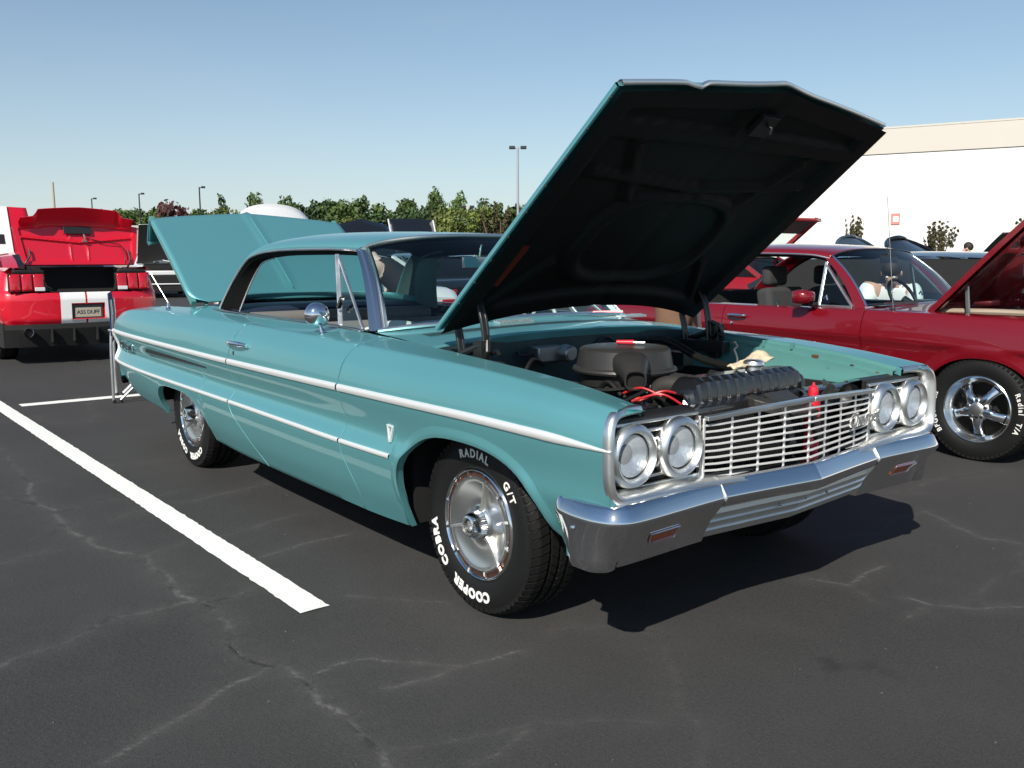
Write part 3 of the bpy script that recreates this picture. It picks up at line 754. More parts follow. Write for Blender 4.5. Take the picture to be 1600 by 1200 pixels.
# ------------------------------------------------------------------ front end
FR = bpy.data.objects.new("grille_surround_frame", None)
bpy.data.objects.remove(FR)
def smooth_path(P, n=6, closed=False):
    P = [Vector(p) for p in P]; out = []; N = len(P)
    for i in range(N if closed else N-1):
        p0 = P[(i-1) % N] if (closed or i > 0) else P[0]; p1 = P[i]; p2 = P[(i+1) % N]; p3 = P[(i+2) % N] if (closed or i+2 < N) else P[-1]
        for k in range(n):
            t = k/n; out.append(.5*((2*p1)+(p2-p0)*t+(2*p0-5*p1+4*p2-p3)*t*t+(3*p1-p0-3*p2+p3)*t**3))
    if not closed: out.append(P[-1])
    return out
half = [(.700, .757, .838), (.722, .84, .842), (.738, .893, .834), (.746, .918, .805), (.750, .926, .76), (.752, .927, .68), (.754, .922, .625), (.757, .905, .596), (.762, .87, .582), (.764, .78, .580), (.762, .65, .578), (.764, .50, .572), (.778, .25, .560), (.800, .0, .548)]
fp = smooth_path([(x, -y, z) for x, y, z in half]+[(x, y, z) for x, y, z in half[:-1]][::-1], 5)
sf = MB(); G = []
for i, p in enumerate(fp):
    t = (fp[min(i+1, len(fp)-1)]-fp[max(0, i-1)]).normalized(); o = Vector((1, 0, 0)); o = (o-t*o.dot(t)).normalized(); s = t.cross(o)
    # s points outwards from the opening?
    c = Vector((.75, 0, .70)); 
    if s.dot(p-c) < 0: s = -s
    w = .022
    G.append([p+s*.013-o*.016, p+s*.013+o*.001, p+s*.008+o*.009, p-s*.004+o*.013, p-s*.014+o*.004, p-s*.020-o*.02, p-s*.024-o*.055])
sf.grid(G); SF = sf.build("grille_surround", SATIN, CAR, angle=40)
# fender nose: skin closing between the fender edge and the surround
for sg in (-1, 1):
    G = []
    for i in range(40):
        t = i/39; z = lerp(.850, .560, t); zs = min(z, .8545); wv = w_at(.753, zs)
        # nearest point on surround outline at this height
        yy = float(np.interp(z, [.582, .596, .625, .68, .76, .805, .834, .842], [.870, .905, .922, .927, .926, .918, .893, .84])); xx = float(np.interp(z, [.58, .68, .76, .834], [.760, .752, .750, .738]))
        G.append([(.750, sg*wv, z), (lerp(.752, xx, .4), sg*lerp(wv, yy+.006, .45), z+.001), (xx-.006, sg*(yy+.004), z+.002), (xx-.03, sg*(yy-.004), z)])
    MB().grid(G).build("fender_nose", TEAL, CAR, angle=60)
# valance under the surround
va = MB(); G = []
for y in np.linspace(-.93, .93, 61):
    a = abs(y); x = .800-.05*min(1, a/.5)+(.0 if a < .86 else -.06*((a-.86)/.07)); z = .535+.025*min(1, a/.5)
    G.append([(x-.005, y, z), (x-.03, y, z-.03), (x-.10, y, z-.10)])
va.grid(G).build("valance_panel", TEAL, CAR)

def gx(y): return lerp(.790, .727, min(1, abs(y)/.488)) if abs(y) < .488 else .715
def gz(y, k): # k 0 top .. 1 bottom
    a = min(1, abs(y)/.488); return lerp(lerp(.799, .777, a), lerp(.574, .588, a), k)
bk = MB(); bk.box((.675, 0, .69), (.006, 1.0, .26)); 
for sg in (-1, 1):
    bk.box((.690, sg*.70, .70), (.01, .43, .27))
BACKING = bk.build("grille_backing", MATTEB, CAR, smooth=False)
bpy.data.objects.remove(BACKING)
for sg in (-1, 1): MB().box((.690, sg*.698, .692), (.012, .40, .245)).build("headlight_panel", MATTEB, CAR, smooth=False)
GRL = MB().bar((.735, -.487, .783), (.797, 0, .806), .024, .016).bar((.797, 0, .806), (.735, .487, .783), .024, .016).build("grille", SATIN, CAR, smooth=False, bevel=.003)
NB = 9
for k in range(1, NB+1):
    kk = k/NB; m = MB(); P = []
    for y in np.linspace(-.488, .488, 17): P.append((gx(y)+.004, y, gz(y, kk)))
    G = []
    for p in P:
        p = Vector(p); h = .0036
        G.append([p+Vector((-.008, 0, h*.6)), p+Vector((0, 0, h)), p+Vector((.006, 0, h*.4)), p+Vector((.006, 0, -h*.4)), p+Vector((0, 0, -h)), p+Vector((-.008, 0, -h*.6))])
    m.grid(G).build("grille_bar", MOLD, GRL, angle=30)
for y in np.linspace(-.484, .484, 9):
    MB().bar((gx(y)-.002, y, gz(y, 0)+.004), (gx(y)-.002, y, gz(y, 1)-.003), .009, .0055, up=(1, 0, 0)).build("grille_upright", MOLD, GRL, smooth=False, bevel=.0015)
for sg in (-1, 1):
    for k in range(0, 8):
        z = lerp(.800, .600, k/7); iv = [(.500, .895 if 0 < k < 7 else .87)]
        for cy in (.598, .809):
            hw = math.sqrt(max(0, .094**2-(z-.704)**2)); nv = []
            for a, b in iv:
                if hw <= 0 or cy+hw < a or cy-hw > b: nv.append((a, b)); continue
                if cy-hw-a > .006: nv.append((a, cy-hw))
                if b-(cy+hw) > .006: nv.append((cy+hw, b))
            iv = nv
        for a, b in iv: MB().bar((.708, sg*a, z), (.712, sg*b, z), .014, .009).build("headlight_panel_bar", SATIN, GRL, smooth=False, bevel=.002)
    MB().bar((.712, sg*.497, .79), (.72, sg*.497, .585), .012, .012, up=(1, 0, 0)).build("grille_upright", SATIN, GRL, smooth=False)
LENS = glass_mat("sealed_beam_glass", (0.90, 0.93, 0.95), 1.0, 0.28, (0.72, 0.77, 0.82))
def _lens():
    nt = LENS.node_tree; tc = nt.nodes.new("ShaderNodeTexCoord"); w = nt.nodes.new("ShaderNodeTexWave"); w.inputs["Scale"].default_value = 30; w.inputs["Distortion"].default_value = 3.0; w.bands_direction = 'Y'
    bp = nt.nodes.new("ShaderNodeBump"); bp.inputs["Strength"].default_value = .25; bp.inputs["Distance"].default_value = .004
    nt.links.new(tc.outputs["Object"], w.inputs["Vector"]); nt.links.new(w.outputs[0], bp.inputs["Height"])
    for n in nt.nodes:
        if n.type == 'BSDF_GLOSSY': nt.links.new(bp.outputs[0], n.inputs["Normal"])
_lens()
REFL = mat("reflector_silver", (.95, .95, .94), .38, 1.0, bump=.25, bscale=60)
for sg in (-1, 1):
    for yy in (.598, .809):
        o = (.722, sg*yy, .704); hl = MB()
        hl.lathe([(.066, -.02), (.067, .004), (.072, .018), (.081, .027), (.090, .022), (.0975, .008), (.0985, -.012), (.0965, -.03)], o, 'x', 56)
        HL = hl.build("headlight", SATIN, CAR, angle=50)
        ri = MB(); ri.lathe([(.0675, .002), (.0655, .008), (.0645, .002)], o, 'x', 48); ri.build("retaining_ring", BLACK, HL)
        rf_ = MB(); rf_.lathe([(.0665*q_/14+.0001, -.034+.036*(q_/14)**2) for q_ in range(15)][::-1], o, 'x', 48); rf_.build("reflector", REFL, HL, angle=170)
        le = MB(); le.lathe([(.0665, .004), (.060, .012), (.046, .018), (.028, .022), (.012, .0235), (.0001, .024)], o, 'x', 48); le.build("lens", LENS, HL)
        bo = MB(); bo.lathe([(.005, -.034), (.006, -.024), (.004, -.021), (.0001, -.020)], o, 'x', 16); bo.build("bulb_cap", STEELD, HL)
# grille script
def place_text(name, s, size, m, parent, o, ex, ey, ez, shear=0.0, offset=0.0, extrude=.002, space=1.0):
    vs, fs = text_geo(s, size, extrude, shear, offset, space); ex = Vector(ex).normalized(); ey = Vector(ey).normalized(); ez = Vector(ez).normalized(); o = Vector(o)
    return MB().add([o+ex*v.x+ey*v.y+ez*v.z for v in vs], fs).build(name, m, parent, smooth=False, weld=False)
d = Vector((.727-.790, .488, 0)).normalized()
place_text("grille_script", "Chevrolet", .072, SATIN, CAR, (.766, .386, .690), d, (0, -.0, 1), (.99, .13, 0), shear=.35, offset=.0012, extrude=.003, space=.86)
MB().bar((.757, .30, .668), (.745, .47, .672), .003, .004).build("script_underline", CHROME, CAR)

# front bumper ----------------------------------------------------
bw = [(.495, .952), (.56, .960), (.64, .965), (.71, .960), (.765, .942), (.800, .905), (.812, .86), (.812, .78), (.806, .66), (.800, .55), (.797, .455)]
def bump_profile(k, mid=False):
    # list of (inward offset, z); k 0 at the wheel end, 1 at the inner end
    return [(.115, .560+.018*k), (.06, .574+.012*k), (.030, .572+.008*k), (.017, .560+.006*k), (.003, .534), (0.0, .526), (.004, .517), (.028, .482), (.055, .447), (.078, .405-.004*k), (.092, .372-.006*k), (.12, .366)]
for sg in (-1, 1):
    P = smooth_path([(x, sg*y, 0) for x, y in bw], 5); G = []; N = len(P)
    for i, p in enumerate(P):
        t = (P[min(i+1, N-1)]-P[max(0, i-1)]).normalized(); n = Vector((t.y, -t.x, 0))
        if n.dot(Vector((1, sg*.5, 0))) < 0: n = -n
        row = []
        kk = max(.12, min(1, (abs(n.x)-.05)/.75))
        for (d_, z) in bump_profile(i/(N-1)):
            if z < .52: d_ = d_*kk
            e0 = max(0, 1-i/4.0); zz = z
            if e0 > 0: zz = lerp(z, .47, .10*e0*e0)
            if d_ > .05: dd = min(d_, .05+max(0, (i/N-.15))*.3) if i < N*.5 else d_
            else: dd = d_
            if sg*1 and e0 > 0: dd = d_*.6
            e1 = max(0, 1-i/9.0)**1.2
            row.append((p.x-n.x*dd+e1*(.035+max(0, .545-z)*.55), p.y-n.y*dd, zz))
        G.append(row)
    b = MB().grid(G)
    fi = [Vector(q) for q in G[-1]]                 # inner end cap, running back
    b.grid([G[-1], [(q.x-.05, q.y-sg*.004, q.z) for q in fi]])
    BW = b.build("front_bumper_wing", CHROME, CAR, angle=55)
    MB().sphere((.632, sg*.964, .490), .009, .005, .009).build("bumper_bolt", CHROME, BW)
    # amber signal, following the curve of the wing inside a thin bright bezel
    rows = [sorted([q for q in r_[4:]], key=lambda q: -q[2]) for r_ in G]
    def surf(yy, z):
        ys_ = [abs(r_[2][1]) for r_ in rows]; k = min(range(len(rows)-1), key=lambda i_: abs((ys_[i_]+ys_[i_+1])/2-yy) if i_ > N*.5 else 9); t = (yy-ys_[k])/((ys_[k+1]-ys_[k]) or 1)
        def at(r_): zs = [q[2] for q in r_][::-1]; return Vector([float(np.interp(z, zs, [q[c_] for q in r_][::-1])) for c_ in (0, 1, 2)])
        p_ = at(rows[k]).lerp(at(rows[k+1]), t); return Vector((p_.x, sg*yy, z))
    nx = Vector((.82, 0, -.57)); GL = []
    for z in np.linspace(.470, .428, 5):
        k = (z-.428)/.042; GL.append([surf(lerp(.775-.022*(1-k), .640-.006*(1-k), j/9), float(z))+nx*.004 for j in range(10)])
    SG = MB().grid(GL).build("turn_signal", AMBER, BW, solid=.006)
    MB().tube(GL[0]+[r_[-1] for r_ in GL[1:-1]]+GL[-1][::-1]+[r_[0] for r_ in GL[1:-1]][::-1], .0026, 6, closed=True).build("signal_bezel", CHROME, SG)
# centre bar
G = []
P = smooth_path([(.797, -.45, 0), (.808, -.34, 0), (.824, -.2, 0), (.846, -.02, 0), (.846, .02, 0), (.824, .2, 0), (.808, .34, 0), (.797, .45, 0)], 5)
for p in P:
    a = abs(p.y)/.45; lo = lerp(.494, .500, a)
    G.append([(p.x-.10, p.y, .580), (p.x-.055, p.y, .586), (p.x-.036, p.y, .582), (p.x-.027, p.y, .573), (p.x-.004, p.y, .537), (p.x, p.y, .529), (p.x-.004, p.y, .519), (p.x-.016, p.y, lo), (p.x-.06, p.y, lo-.003)])
BC = MB().grid(G).build("front_bumper", CHROME, CAR, angle=55)
for sg in (-1, 1):
    g = [Vector(q) for q in (G[0] if sg < 0 else G[-1])]; MB().tube([q+Vector((.0025, sg*.003, .001)) for q in g[1:7]], .0042, 6).build("bumper_joint", SATIN, BC)
# ribbed plate panel, set back under the bar
pn = MB(); rows = [(.772, .502), (.752, .484), (.754, .468), (.742, .464), (.728, .440), (.732, .434), (.718, .428), (.704, .404), (.708, .398), (.694, .392), (.680, .368), (.665, .362)]
G = []
for y in np.linspace(-.46, .46, 41): G.append([(x+.040*(1-abs(y)/.46), y, z) for x, z in rows])
pn.grid(G).build("number_plate_panel", ALU, BC, angle=20)
for y in (-.12, .03, .16): MB().sphere((.766+.0, y, .445), .006, .006, .006, 8, 6).build("panel_bolt", STEELD, BC)

# ------------------------------------------------------------------ wheels
def tyre_mesh():
    t = MB(); pr = [(.203, -.085), (.206, -.102), (.222, -.112), (.262, -.1185), (.300, -.114), (.318, -.105), (.3275, -.094), (.3305, -.082)]
    prof = [(R, h) for R, h in pr]
    tr = [-.082, -.046, -.044, -.034, -.032, -.003, -.001, .009, .011, .038, .040, .050, .052, .082]; dep = [0, 0, 1, 1, 0, 0, 1, 1, 0, 0, 1, 1, 0, 0]
    prof += [(.3320-.010*d_, h) for h, d_ in zip(tr[1:-1], dep[1:-1])]
    prof += [(R, -h) for R, h in pr[::-1]]
    t.lathe(prof, (0, 0, 0), 'y', 72); return t.mesh("tyre", RUBBER, angle=40)
TYRE = tyre_mesh()
def tread_mesh():
    t = MB(); n = 64
    for k in range(n):
        th = 2*math.pi*k/n
        for (y0, y1, sk) in ((-.112, -.047, .05), (-.031, -.004, -.05), (.012, .037, .05), (.053, .112, -.05)):
            vs = []
            for y, dsk in ((y0, 0), (y1, sk)):
                edge = abs(y) > .1; ro = .3205 if edge else .3355; ri = .30
                for a in (-.036, .036):
                    A = th+dsk+a
                    vs += [(ro*math.cos(A), y, ro*math.sin(A)), (ri*math.cos(A), y, ri*math.sin(A))]
            # split outer block so it follows the shoulder
            t.add(vs, [(0, 2, 6, 4), (0, 4, 5, 1), (2, 3, 7, 6), (0, 1, 3, 2), (4, 6, 7, 5)])
            if abs(y0) > .1 or abs(y1) > .1:
                ye = y0 if abs(y0) > .1 else y1; yi = y1 if abs(y0) > .1 else y0; s0 = 0 if ye == y0 else sk
                ym = ye*.74; kf = (ym-y0)/(y1-y0); vs = []
                for y, dsk, ro in ((ye, s0, .3215), (ym, sk*kf, .3345), (yi, sk-s0, .3355)):
                    for a in (-.036, .036): A = th+dsk+a; vs += [(ro*math.cos(A), y, ro*math.sin(A)), (.30*math.cos(A), y, .30*math.sin(A))]
                t.add(vs, [(0, 2, 6, 4), (4, 6, 10, 8), (0, 4, 5, 1), (4, 8, 9, 5), (2, 3, 7, 6), (6, 7, 11, 10)])
    return t.mesh("tread", RUBBER, smooth=False, weld=False)
TREAD = tread_mesh()
def arc_text(s, size, R, a_mid, h, flip=False, offset=.004, space=1.12, xs=1.0):
    """lettering bent round a tyre wall; angle measured in the wall seen from outside (y-)"""
    vs, fs = text_geo(s, size, .0015, 0, offset, space); out = []
    for v in vs:
        rr = R+(v.y if not flip else -v.y); th = a_mid+((-v.x if not flip else v.x)*xs)/R
        hh = h+.000-(v.z if v.z > 0 else 0)
        out.append((rr*math.cos(th), hh, rr*math.sin(th)))
    return out, fs
def word_mesh(w, a, sz, R, off, space, ext=.0015):
    v, f_ = arc_text(w, sz, R, rad(a), -.1195, False, off, space); return MB().add(v, f_).mesh("tyre_word", LETTER, smooth=False, weld=False)
LETT = [word_mesh("COOPER", 265, .050, .262, .0030, 1.20), word_mesh("COBRA", 207, .050, .262, .0030, 1.20), word_mesh("RADIAL", 90, .043, .262, .0012, 1.3), word_mesh("G/T", 38, .043, .262, .0012, 1.3)]
def cover_parts():
    c = MB(); c.lathe([(.205, -.080), (.211, -.098), (.208, -.108), (.201, -.112), (.196, -.108), (.194, -.098)], n=72); rim = c.mesh("rim", CHROME, angle=50)
    c = MB(); c.lathe([(.196, -.097), (.176, -.099)], n=72); band = c.mesh("slot_band", COPPER_REFL)
    c = MB()
    c.lathe([(.178, -.098), (.175, -.107), (.166, -.108), (.155, -.103), (.130, -.096), (.100, -.090), (.072, -.089), (.064, -.092), (.058, -.098), (.0555, -.100)], n=72); dish = c.mesh("cover_dish", mat("polished_dish", (.74, .74, .73), .26, 1.0), angle=40)
    c = MB(); n = 40; G = []
    for k in range(n*2):
        th = math.pi*k/n; q = .0028 if k % 2 else 0
        G.append([((.0575-q)*math.cos(th), -.095, (.0575-q)*math.sin(th)), ((.051-q)*math.cos(th), -.120, (.051-q)*math.sin(th)), ((.043-q)*math.cos(th), -.142, (.043-q)*math.sin(th)), (.038*math.cos(th), -.148, .038*math.sin(th)), (.034*math.cos(th), -.1495, .034*math.sin(th))])
    c.grid(G, close_u=True); cone = c.mesh("cover_cone", CHROME, angle=20)
    c = MB(); c.lathe([(.035, -.149), (.031, -.151), (.029, -.143), (.022, -.141), (.0001, -.140)], n=32); cap = c.mesh("centre_cap", SATIN)
    c = MB()
    for k in range(18):
        th = 2*math.pi*k/18
        if k % 1 == 0: c.bar((.020*math.cos(th), -.1435, .020*math.sin(th)), (.027*math.cos(th), -.1445, .027*math.sin(th)), .004, .004)
    capd = c.mesh("centre_emblem", BLACK, smooth=False)
    teeth = []
    for k in range(12):
        c = MB(); th = rad(15)+2*math.pi*k/12; a = Vector((math.cos(th), 0, math.sin(th))); teeth.append(c.bar(a*.174+Vector((0, -.106, 0)), a*.199+Vector((0, -.109, 0)), .010, .010, up=(0, 1, 0)).mesh("slot_bridge", CHROME, smooth=False))
    fins = []
    for k in range(3):
        th = rad(75)-2*math.pi*k/3; a = Vector((math.cos(th), 0, math.sin(th))); t = Vector((-a.z, 0, a.x)); c = MB(); G = []
        for rr, h, w in ((.058, -.105, .012), (.085, -.102, .010), (.12, -.104, .008), (.15, -.108, .008), (.172, -.112, .008)):
            p = a*rr; base = Vector((0, -.078, 0))
            G.append([p+t*w+base, p+t*w*.55+Vector((0, h, 0)), p-t*w*.55+Vector((0, h, 0)), p-t*w+base])
        c.grid(G); fins.append(c.mesh("cover_fin", SATIN, smooth=False))
    c = MB(); c.tube([Vector((.10, -.083, -.118)), Vector((.103, -.100, -.122))], .0045, 8); valve = c.mesh("valve_stem", mat("brass", (.55, .36, .12), .3, 1.0))
    back = MB().lathe([(.203, .08), (.19, .06), (.17, -.06), (.0001, -.06)], n=32).mesh("wheel_back", BLACK)
    return rim, band, dish, cone, cap, capd, teeth, fins, valve, back
CP = cover_parts()
def wheel(parent, x, sg, spin=0.0):
    W = link("wheel", TYRE, parent, (x, sg*.750, .3325), (0, spin, 0 if sg < 0 else math.pi))
    link("tread", TREAD, W)
    for q_ in LETT: link("tyre_word", q_, W)
    rim, band, dish, cone, cap, capd, teeth, fins, valve, back = CP
    for nm, me in (("rim", rim), ("slot_band", band), ("cover_dish", dish), ("cover_cone", cone), ("centre_cap", cap), ("centre_emblem", capd), ("valve_stem", valve), ("wheel_back", back)): link(nm, me, W)
    for f_ in fins: link("cover_fin", f_, W)
    for t_ in teeth: link("slot_bridge", t_, W)
    return W
for x in (0.0, -3.023):
    for sg in (-1, 1): wheel(CAR, x, sg, 0 if x == 0 else rad(-25))

# ------------------------------------------------------------------ bonnet, raised
hs = Vector((.779, 0, .627)); hn = Vector((-.627, 0, .779)); HB = Vector((-.315, 0, 1.104))
def HD(s, t, n=0.0): return HB+hs*s+Vector((0, 1, 0))*t+hn*n
def h_rear(t): return -.128*(abs(t)/.75)**2.2
def h_front(t):
    a = abs(t); return 1.205+.028*math.exp(-(a/.12)**2)*.5-.075*min(1, a/.74)**1.3
def h_crown(t, u): return .014*(1-(t/.75)**2)+.005*math.exp(-(t/.035)**2)
def h_half(u): return .752-.010*u
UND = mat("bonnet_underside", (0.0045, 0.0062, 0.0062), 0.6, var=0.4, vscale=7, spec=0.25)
HUB = MB(); G = []; n1, n2 = 30, 44
for i in range(n1+1):
    row = []; uu = i/n1
    for j in range(n2+1):
        v = j/n2*2-1; t = v*h_half(uu); s = lerp(h_rear(t), h_front(t), uu); row.append(HD(s, t, h_crown(t, uu)))
    G.append(row)
HUB.grid(G)
# edge flanges, folded down then in
for j in (0, n2):
    sg = -1 if j == 0 else 1; e = []
    for i in range(n1+1):
        p = G[i][j]; q = Vector((0, sg, 0)); e.append([p, p+q*.004-hn*.006, p+q*.003-hn*.018, p-q*.004-hn*.021])
    HUB.grid(e)
fe = []
for j in range(n2+1):
    p = G[n1][j]; fe.append([p, p+hs*.006-hn*.006, p+hs*.004-hn*.020])
HUB.grid(fe)
re_ = []
for j in range(n2+1):
    p = G[0][j]; re_.append([p, p-hs*.004-hn*.006, p-hs*.001-hn*.022, p+hs*.02-hn*.026])
HUB.grid(re_)
BON = HUB.build("bonnet", TEAL, CAR, angle=50)
# inner frame: pressed panel with raised bands
G = []; m1, m2 = 90, 110
def bandv(d, w, e=.012): return max(0, min(1, (w-abs(d))/e))
for i in range(m1+1):
    row = []; uu = i/m1
    for j in range(m2+1):
        v = j/m2*2-1; t = v*(h_half(uu)-.003); s0 = h_rear(t)+.004; s1 = h_front(t)+.002; s = lerp(s0, s1, uu); L = s1-s0
        d = .028
        a = 0.0
        a = max(a, bandv(min(s-s0, 9), .10), bandv(s1-s, .09), bandv(h_half(uu)-abs(t), .10))
        # cross bar near the front, two diagonals, rounded central ring
        a = max(a, bandv(s-.98, .045)*(abs(t) < .66))
        a = max(a, .8*bandv(s-.72-.10*abs(t), .028)*(abs(t) < .60))
        cx, cy = s-.42, t; rr = (abs(cx/.25)**3+abs(cy/.36)**3)**(1/3)
        a = max(a, bandv((rr-1)*.28, .035, .018))
        a = max(a, .7*bandv(abs(t)-.36-.6*(s-.72), .035)*(s > .64)*(s < .97))
        a = max(a, .7*bandv(abs(t)-(.62-.62*s), .03)*(s < .30)*(abs(t) > .36))
        a = max(a, .9*bandv(abs(t), .10)*(s > 1.0))
        hole = (abs(abs(t)-.33) < .17+.0*s and 1.045 < s < 1.09-.03*abs(abs(t)-.33)/.17) or (abs(abs(t)-.45) < .10 and .90 < s < .925)
        nn = h_crown(t, uu)-.014-d*a+(.016*a if hole else 0)
        row.append(HD(s, t, nn))
    G.append(row)
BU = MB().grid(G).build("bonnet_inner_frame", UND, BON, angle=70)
# bright lip along the leading edge
P = []
for t in np.linspace(-.735, .735, 61):
    nch = .035*math.exp(-((t+.42)/.03)**2)
    P.append(HD(h_front(t)+.010, t, h_crown(t, 1)-.012-nch*.6))
G = []
for p in P: G.append([p-hn*.010+hs*.000, p-hn*.008+hs*.006, p+hs*.010, p+hn*.009+hs*.005, p+hn*.014-hs*.012])
MB().grid(G).build("bonnet_lip", SATIN, BON, angle=50)
MB().box(HD(1.08, .0, -.040), (.09, .09, .02), R=Matrix((hs, (0, 1, 0), hn)).transposed()).tube([HD(1.09, 0, -.045), HD(1.10, 0, -.075), HD(1.08, 0, -.085)], .006, 8).build("bonnet_striker", BLACK, BON, bevel=.004)
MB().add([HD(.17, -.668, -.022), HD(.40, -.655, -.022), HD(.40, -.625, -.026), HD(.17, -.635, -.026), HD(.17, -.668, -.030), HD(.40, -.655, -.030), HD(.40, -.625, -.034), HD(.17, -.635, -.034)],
        [(0, 1, 2, 3), (7, 6, 5, 4), (0, 4, 5, 1), (1, 5, 6, 2), (2, 6, 7, 3), (3, 7, 4, 0)]).build("red_edge_strip", mat("dark_red_streak", (.13, .008, .003), .6), BON, smooth=False)  # thin flat streak of dark red near the underside's edge
for k in range(9):
    MB().sphere(HD(.05+.13*k, -.742, -.022), .005, .005, .005, 8, 6).build("edge_bumper", BLACK, BON)
# hinges
HG = mat("hinge_steel", (.060, .060, .060), .35, .8)
for sg in (-1, 1):
    h = MB()
    for (pts, w) in (([(-.355, .665, .88), (-.368, .665, .96), (-.385, .665, 1.02), (-.37, .665, 1.04)], .020), ([(-.205, .655, .90), (-.210, .655, .97), (-.228, .655, 1.06), (-.262, .655, 1.13), (-.285, .655, 1.155)], .022)):
        for off in (-.011, .011):
            pp = smooth_path([(x, sg*(y+off), z) for x, y, z in pts], 4); h.tube(pp, .0085, 6)
        pp = smooth_path([(x, sg*y, z) for x, y, z in pts], 4)
        for a, b in zip(pp[:-1], pp[1:]): h.bar(a, b+(b-a)*.1, .008, .022, up=(0, 1, 0))
    h.box((-.24, sg*.665, .875), (.26, .05, .05)); h.tube([(-.36, sg*.70, .90), (-.18, sg*.70, .96)], .017, 10)
    h.tube([(-.20, sg*.66, .99), (-.17, sg*.68, .975), (-.155, sg*.69, .94), (-.18, sg*.69, .90)], .011, 8); h.tube([(-.21, sg*.66, .91), (-.15, sg*.65, .94), (-.12, sg*.66, .925)], .008, 8)
    h.box((-.19, sg*.69, .90), (.05, .05, .16))
    h.build("bonnet_hinge", HG, CAR, smooth=False, bevel=.002)

# ------------------------------------------------------------------ cowl, firewall, engine bay
cw = MB(); G = []
for t in np.linspace(-1, 1, 61):
    y = t*.765; a = abs(t)
    xr = lerp(-.645, -.875, a**2.4); xf = -.415-.03*a*a
    xm = lerp(xr, xf, .5); z0 = lerp(1.016, .972, a**2); z1 = lerp(.998, .958, a**2.2); z2 = lerp(.984, .938, a**2.5)
    G.append([(xr, y, z0), (lerp(xr, xf, .25), y, lerp(z0, z1, .6)), (xm, y, z1), (lerp(xm, xf, .8), y, z2+.003), (xf, y, z2), (xf+.006, y, z2-.010), (xf-.004, y, z2-.04)])
cw.grid(G); COWL = cw.build("cowl", TEAL, CAR, angle=40)
sl = MB()
for k in range(110):
    y = lerp(-.66, .66, k/109); a = abs(y)/.765; xr = lerp(-.645, -.875, a**2.4); xf = -.415-.03*a*a; x = lerp(xr, xf, .40); x1 = lerp(xr, xf, .60)
    z0 = lerp(1.016, .972, a**2); z1 = lerp(.998, .958, a**2.2); za = lerp(z0, z1, .84)
    sl.add([(x, y-.0030, za+.0022), (x1, y-.0030, z1-.0005), (x1, y+.0030, z1-.0005), (x, y+.0030, za+.0022)], [(0, 1, 2, 3)])
s_o = sl.build("cowl_vent_slots", MATTEB, COWL, smooth=False); s_o["kind"] = "stuff"
fw = MB(); G = []
for y in np.linspace(-.74, .74, 41):
    G.append([(-.425, y, .955-.02*(abs(y)/.74)**2), (-.430, y, .90), (-.445+.02*math.sin(y*9), y, .80), (-.44, y, .60), (-.40, y, .40)])
fw.grid(G).build("firewall", mat("firewall_paint", (.030, .055, .065), .5, var=.3, vscale=8), CAR)
# inner fenders
for sg in (-1, 1):
    G = []
    for x in np.linspace(.682, -.42, 50):
        w0 = float(L0[0](x))-.006; z = float(L0[1](x)); d = min(1, (x+.42)/1.1)
        zb = lerp(.78, .755, d); rb_ = .008*math.sin(x*5)
        G.append([(x, sg*w0, z-.002), (x, sg*(w0-.004), z-.014), (x, sg*(w0-.026), z-.017), (x, sg*(w0-.028), z-.033), (x, sg*(w0-.050), z-.039), (x, sg*(w0-.052), z-.056), (x, sg*(w0-.060), lerp(z, zb, .62)), (x, sg*(w0-.066), lerp(z, zb, .70)), (x, sg*(w0-.10), zb+.012), (x, sg*(w0-.12), zb), (x, sg*(w0-.14), zb-.02)])
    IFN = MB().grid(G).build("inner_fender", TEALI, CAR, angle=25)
    MB().grid([[(x, sg*.63, .76), (x, sg*.60, .66), (x, sg*.56, .45)] for x in np.linspace(.66, -.42, 8)]).build("wheel_house", BLACK, CAR)
    rnd = random.Random(4+sg)
    for k in range(9 if sg > 0 else 0):
        x = .40+.27*k/8+rnd.uniform(-.02, .02); z = float(L0[1](x)); w0 = float(L0[0](x)); rr = rnd.uniform(.006, .013)
        q = .035+.045*rnd.random(); MB().sphere((x, sg*(w0-.032-q*.35), z-q), rr, rr*.55, rr*.8, 8, 6).build("rust_spot", RUST if k % 3 else BLACK, IFN)
    MB().box((.33, sg*.715, .862), (.030, .012, .022)).build("rubber_buffer", RUST, IFN, smooth=False, bevel=.003)
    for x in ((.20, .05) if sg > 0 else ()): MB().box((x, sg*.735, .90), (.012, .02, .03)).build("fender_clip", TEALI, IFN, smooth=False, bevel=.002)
bay = MB(); bay.box((.1, 0, .40), (1.15, 1.2, .05)); bay.box((.62, 0, .46), (.10, 1.3, .12)); bay.build("engine_bay_floor", MATTEB, CAR, smooth=False)
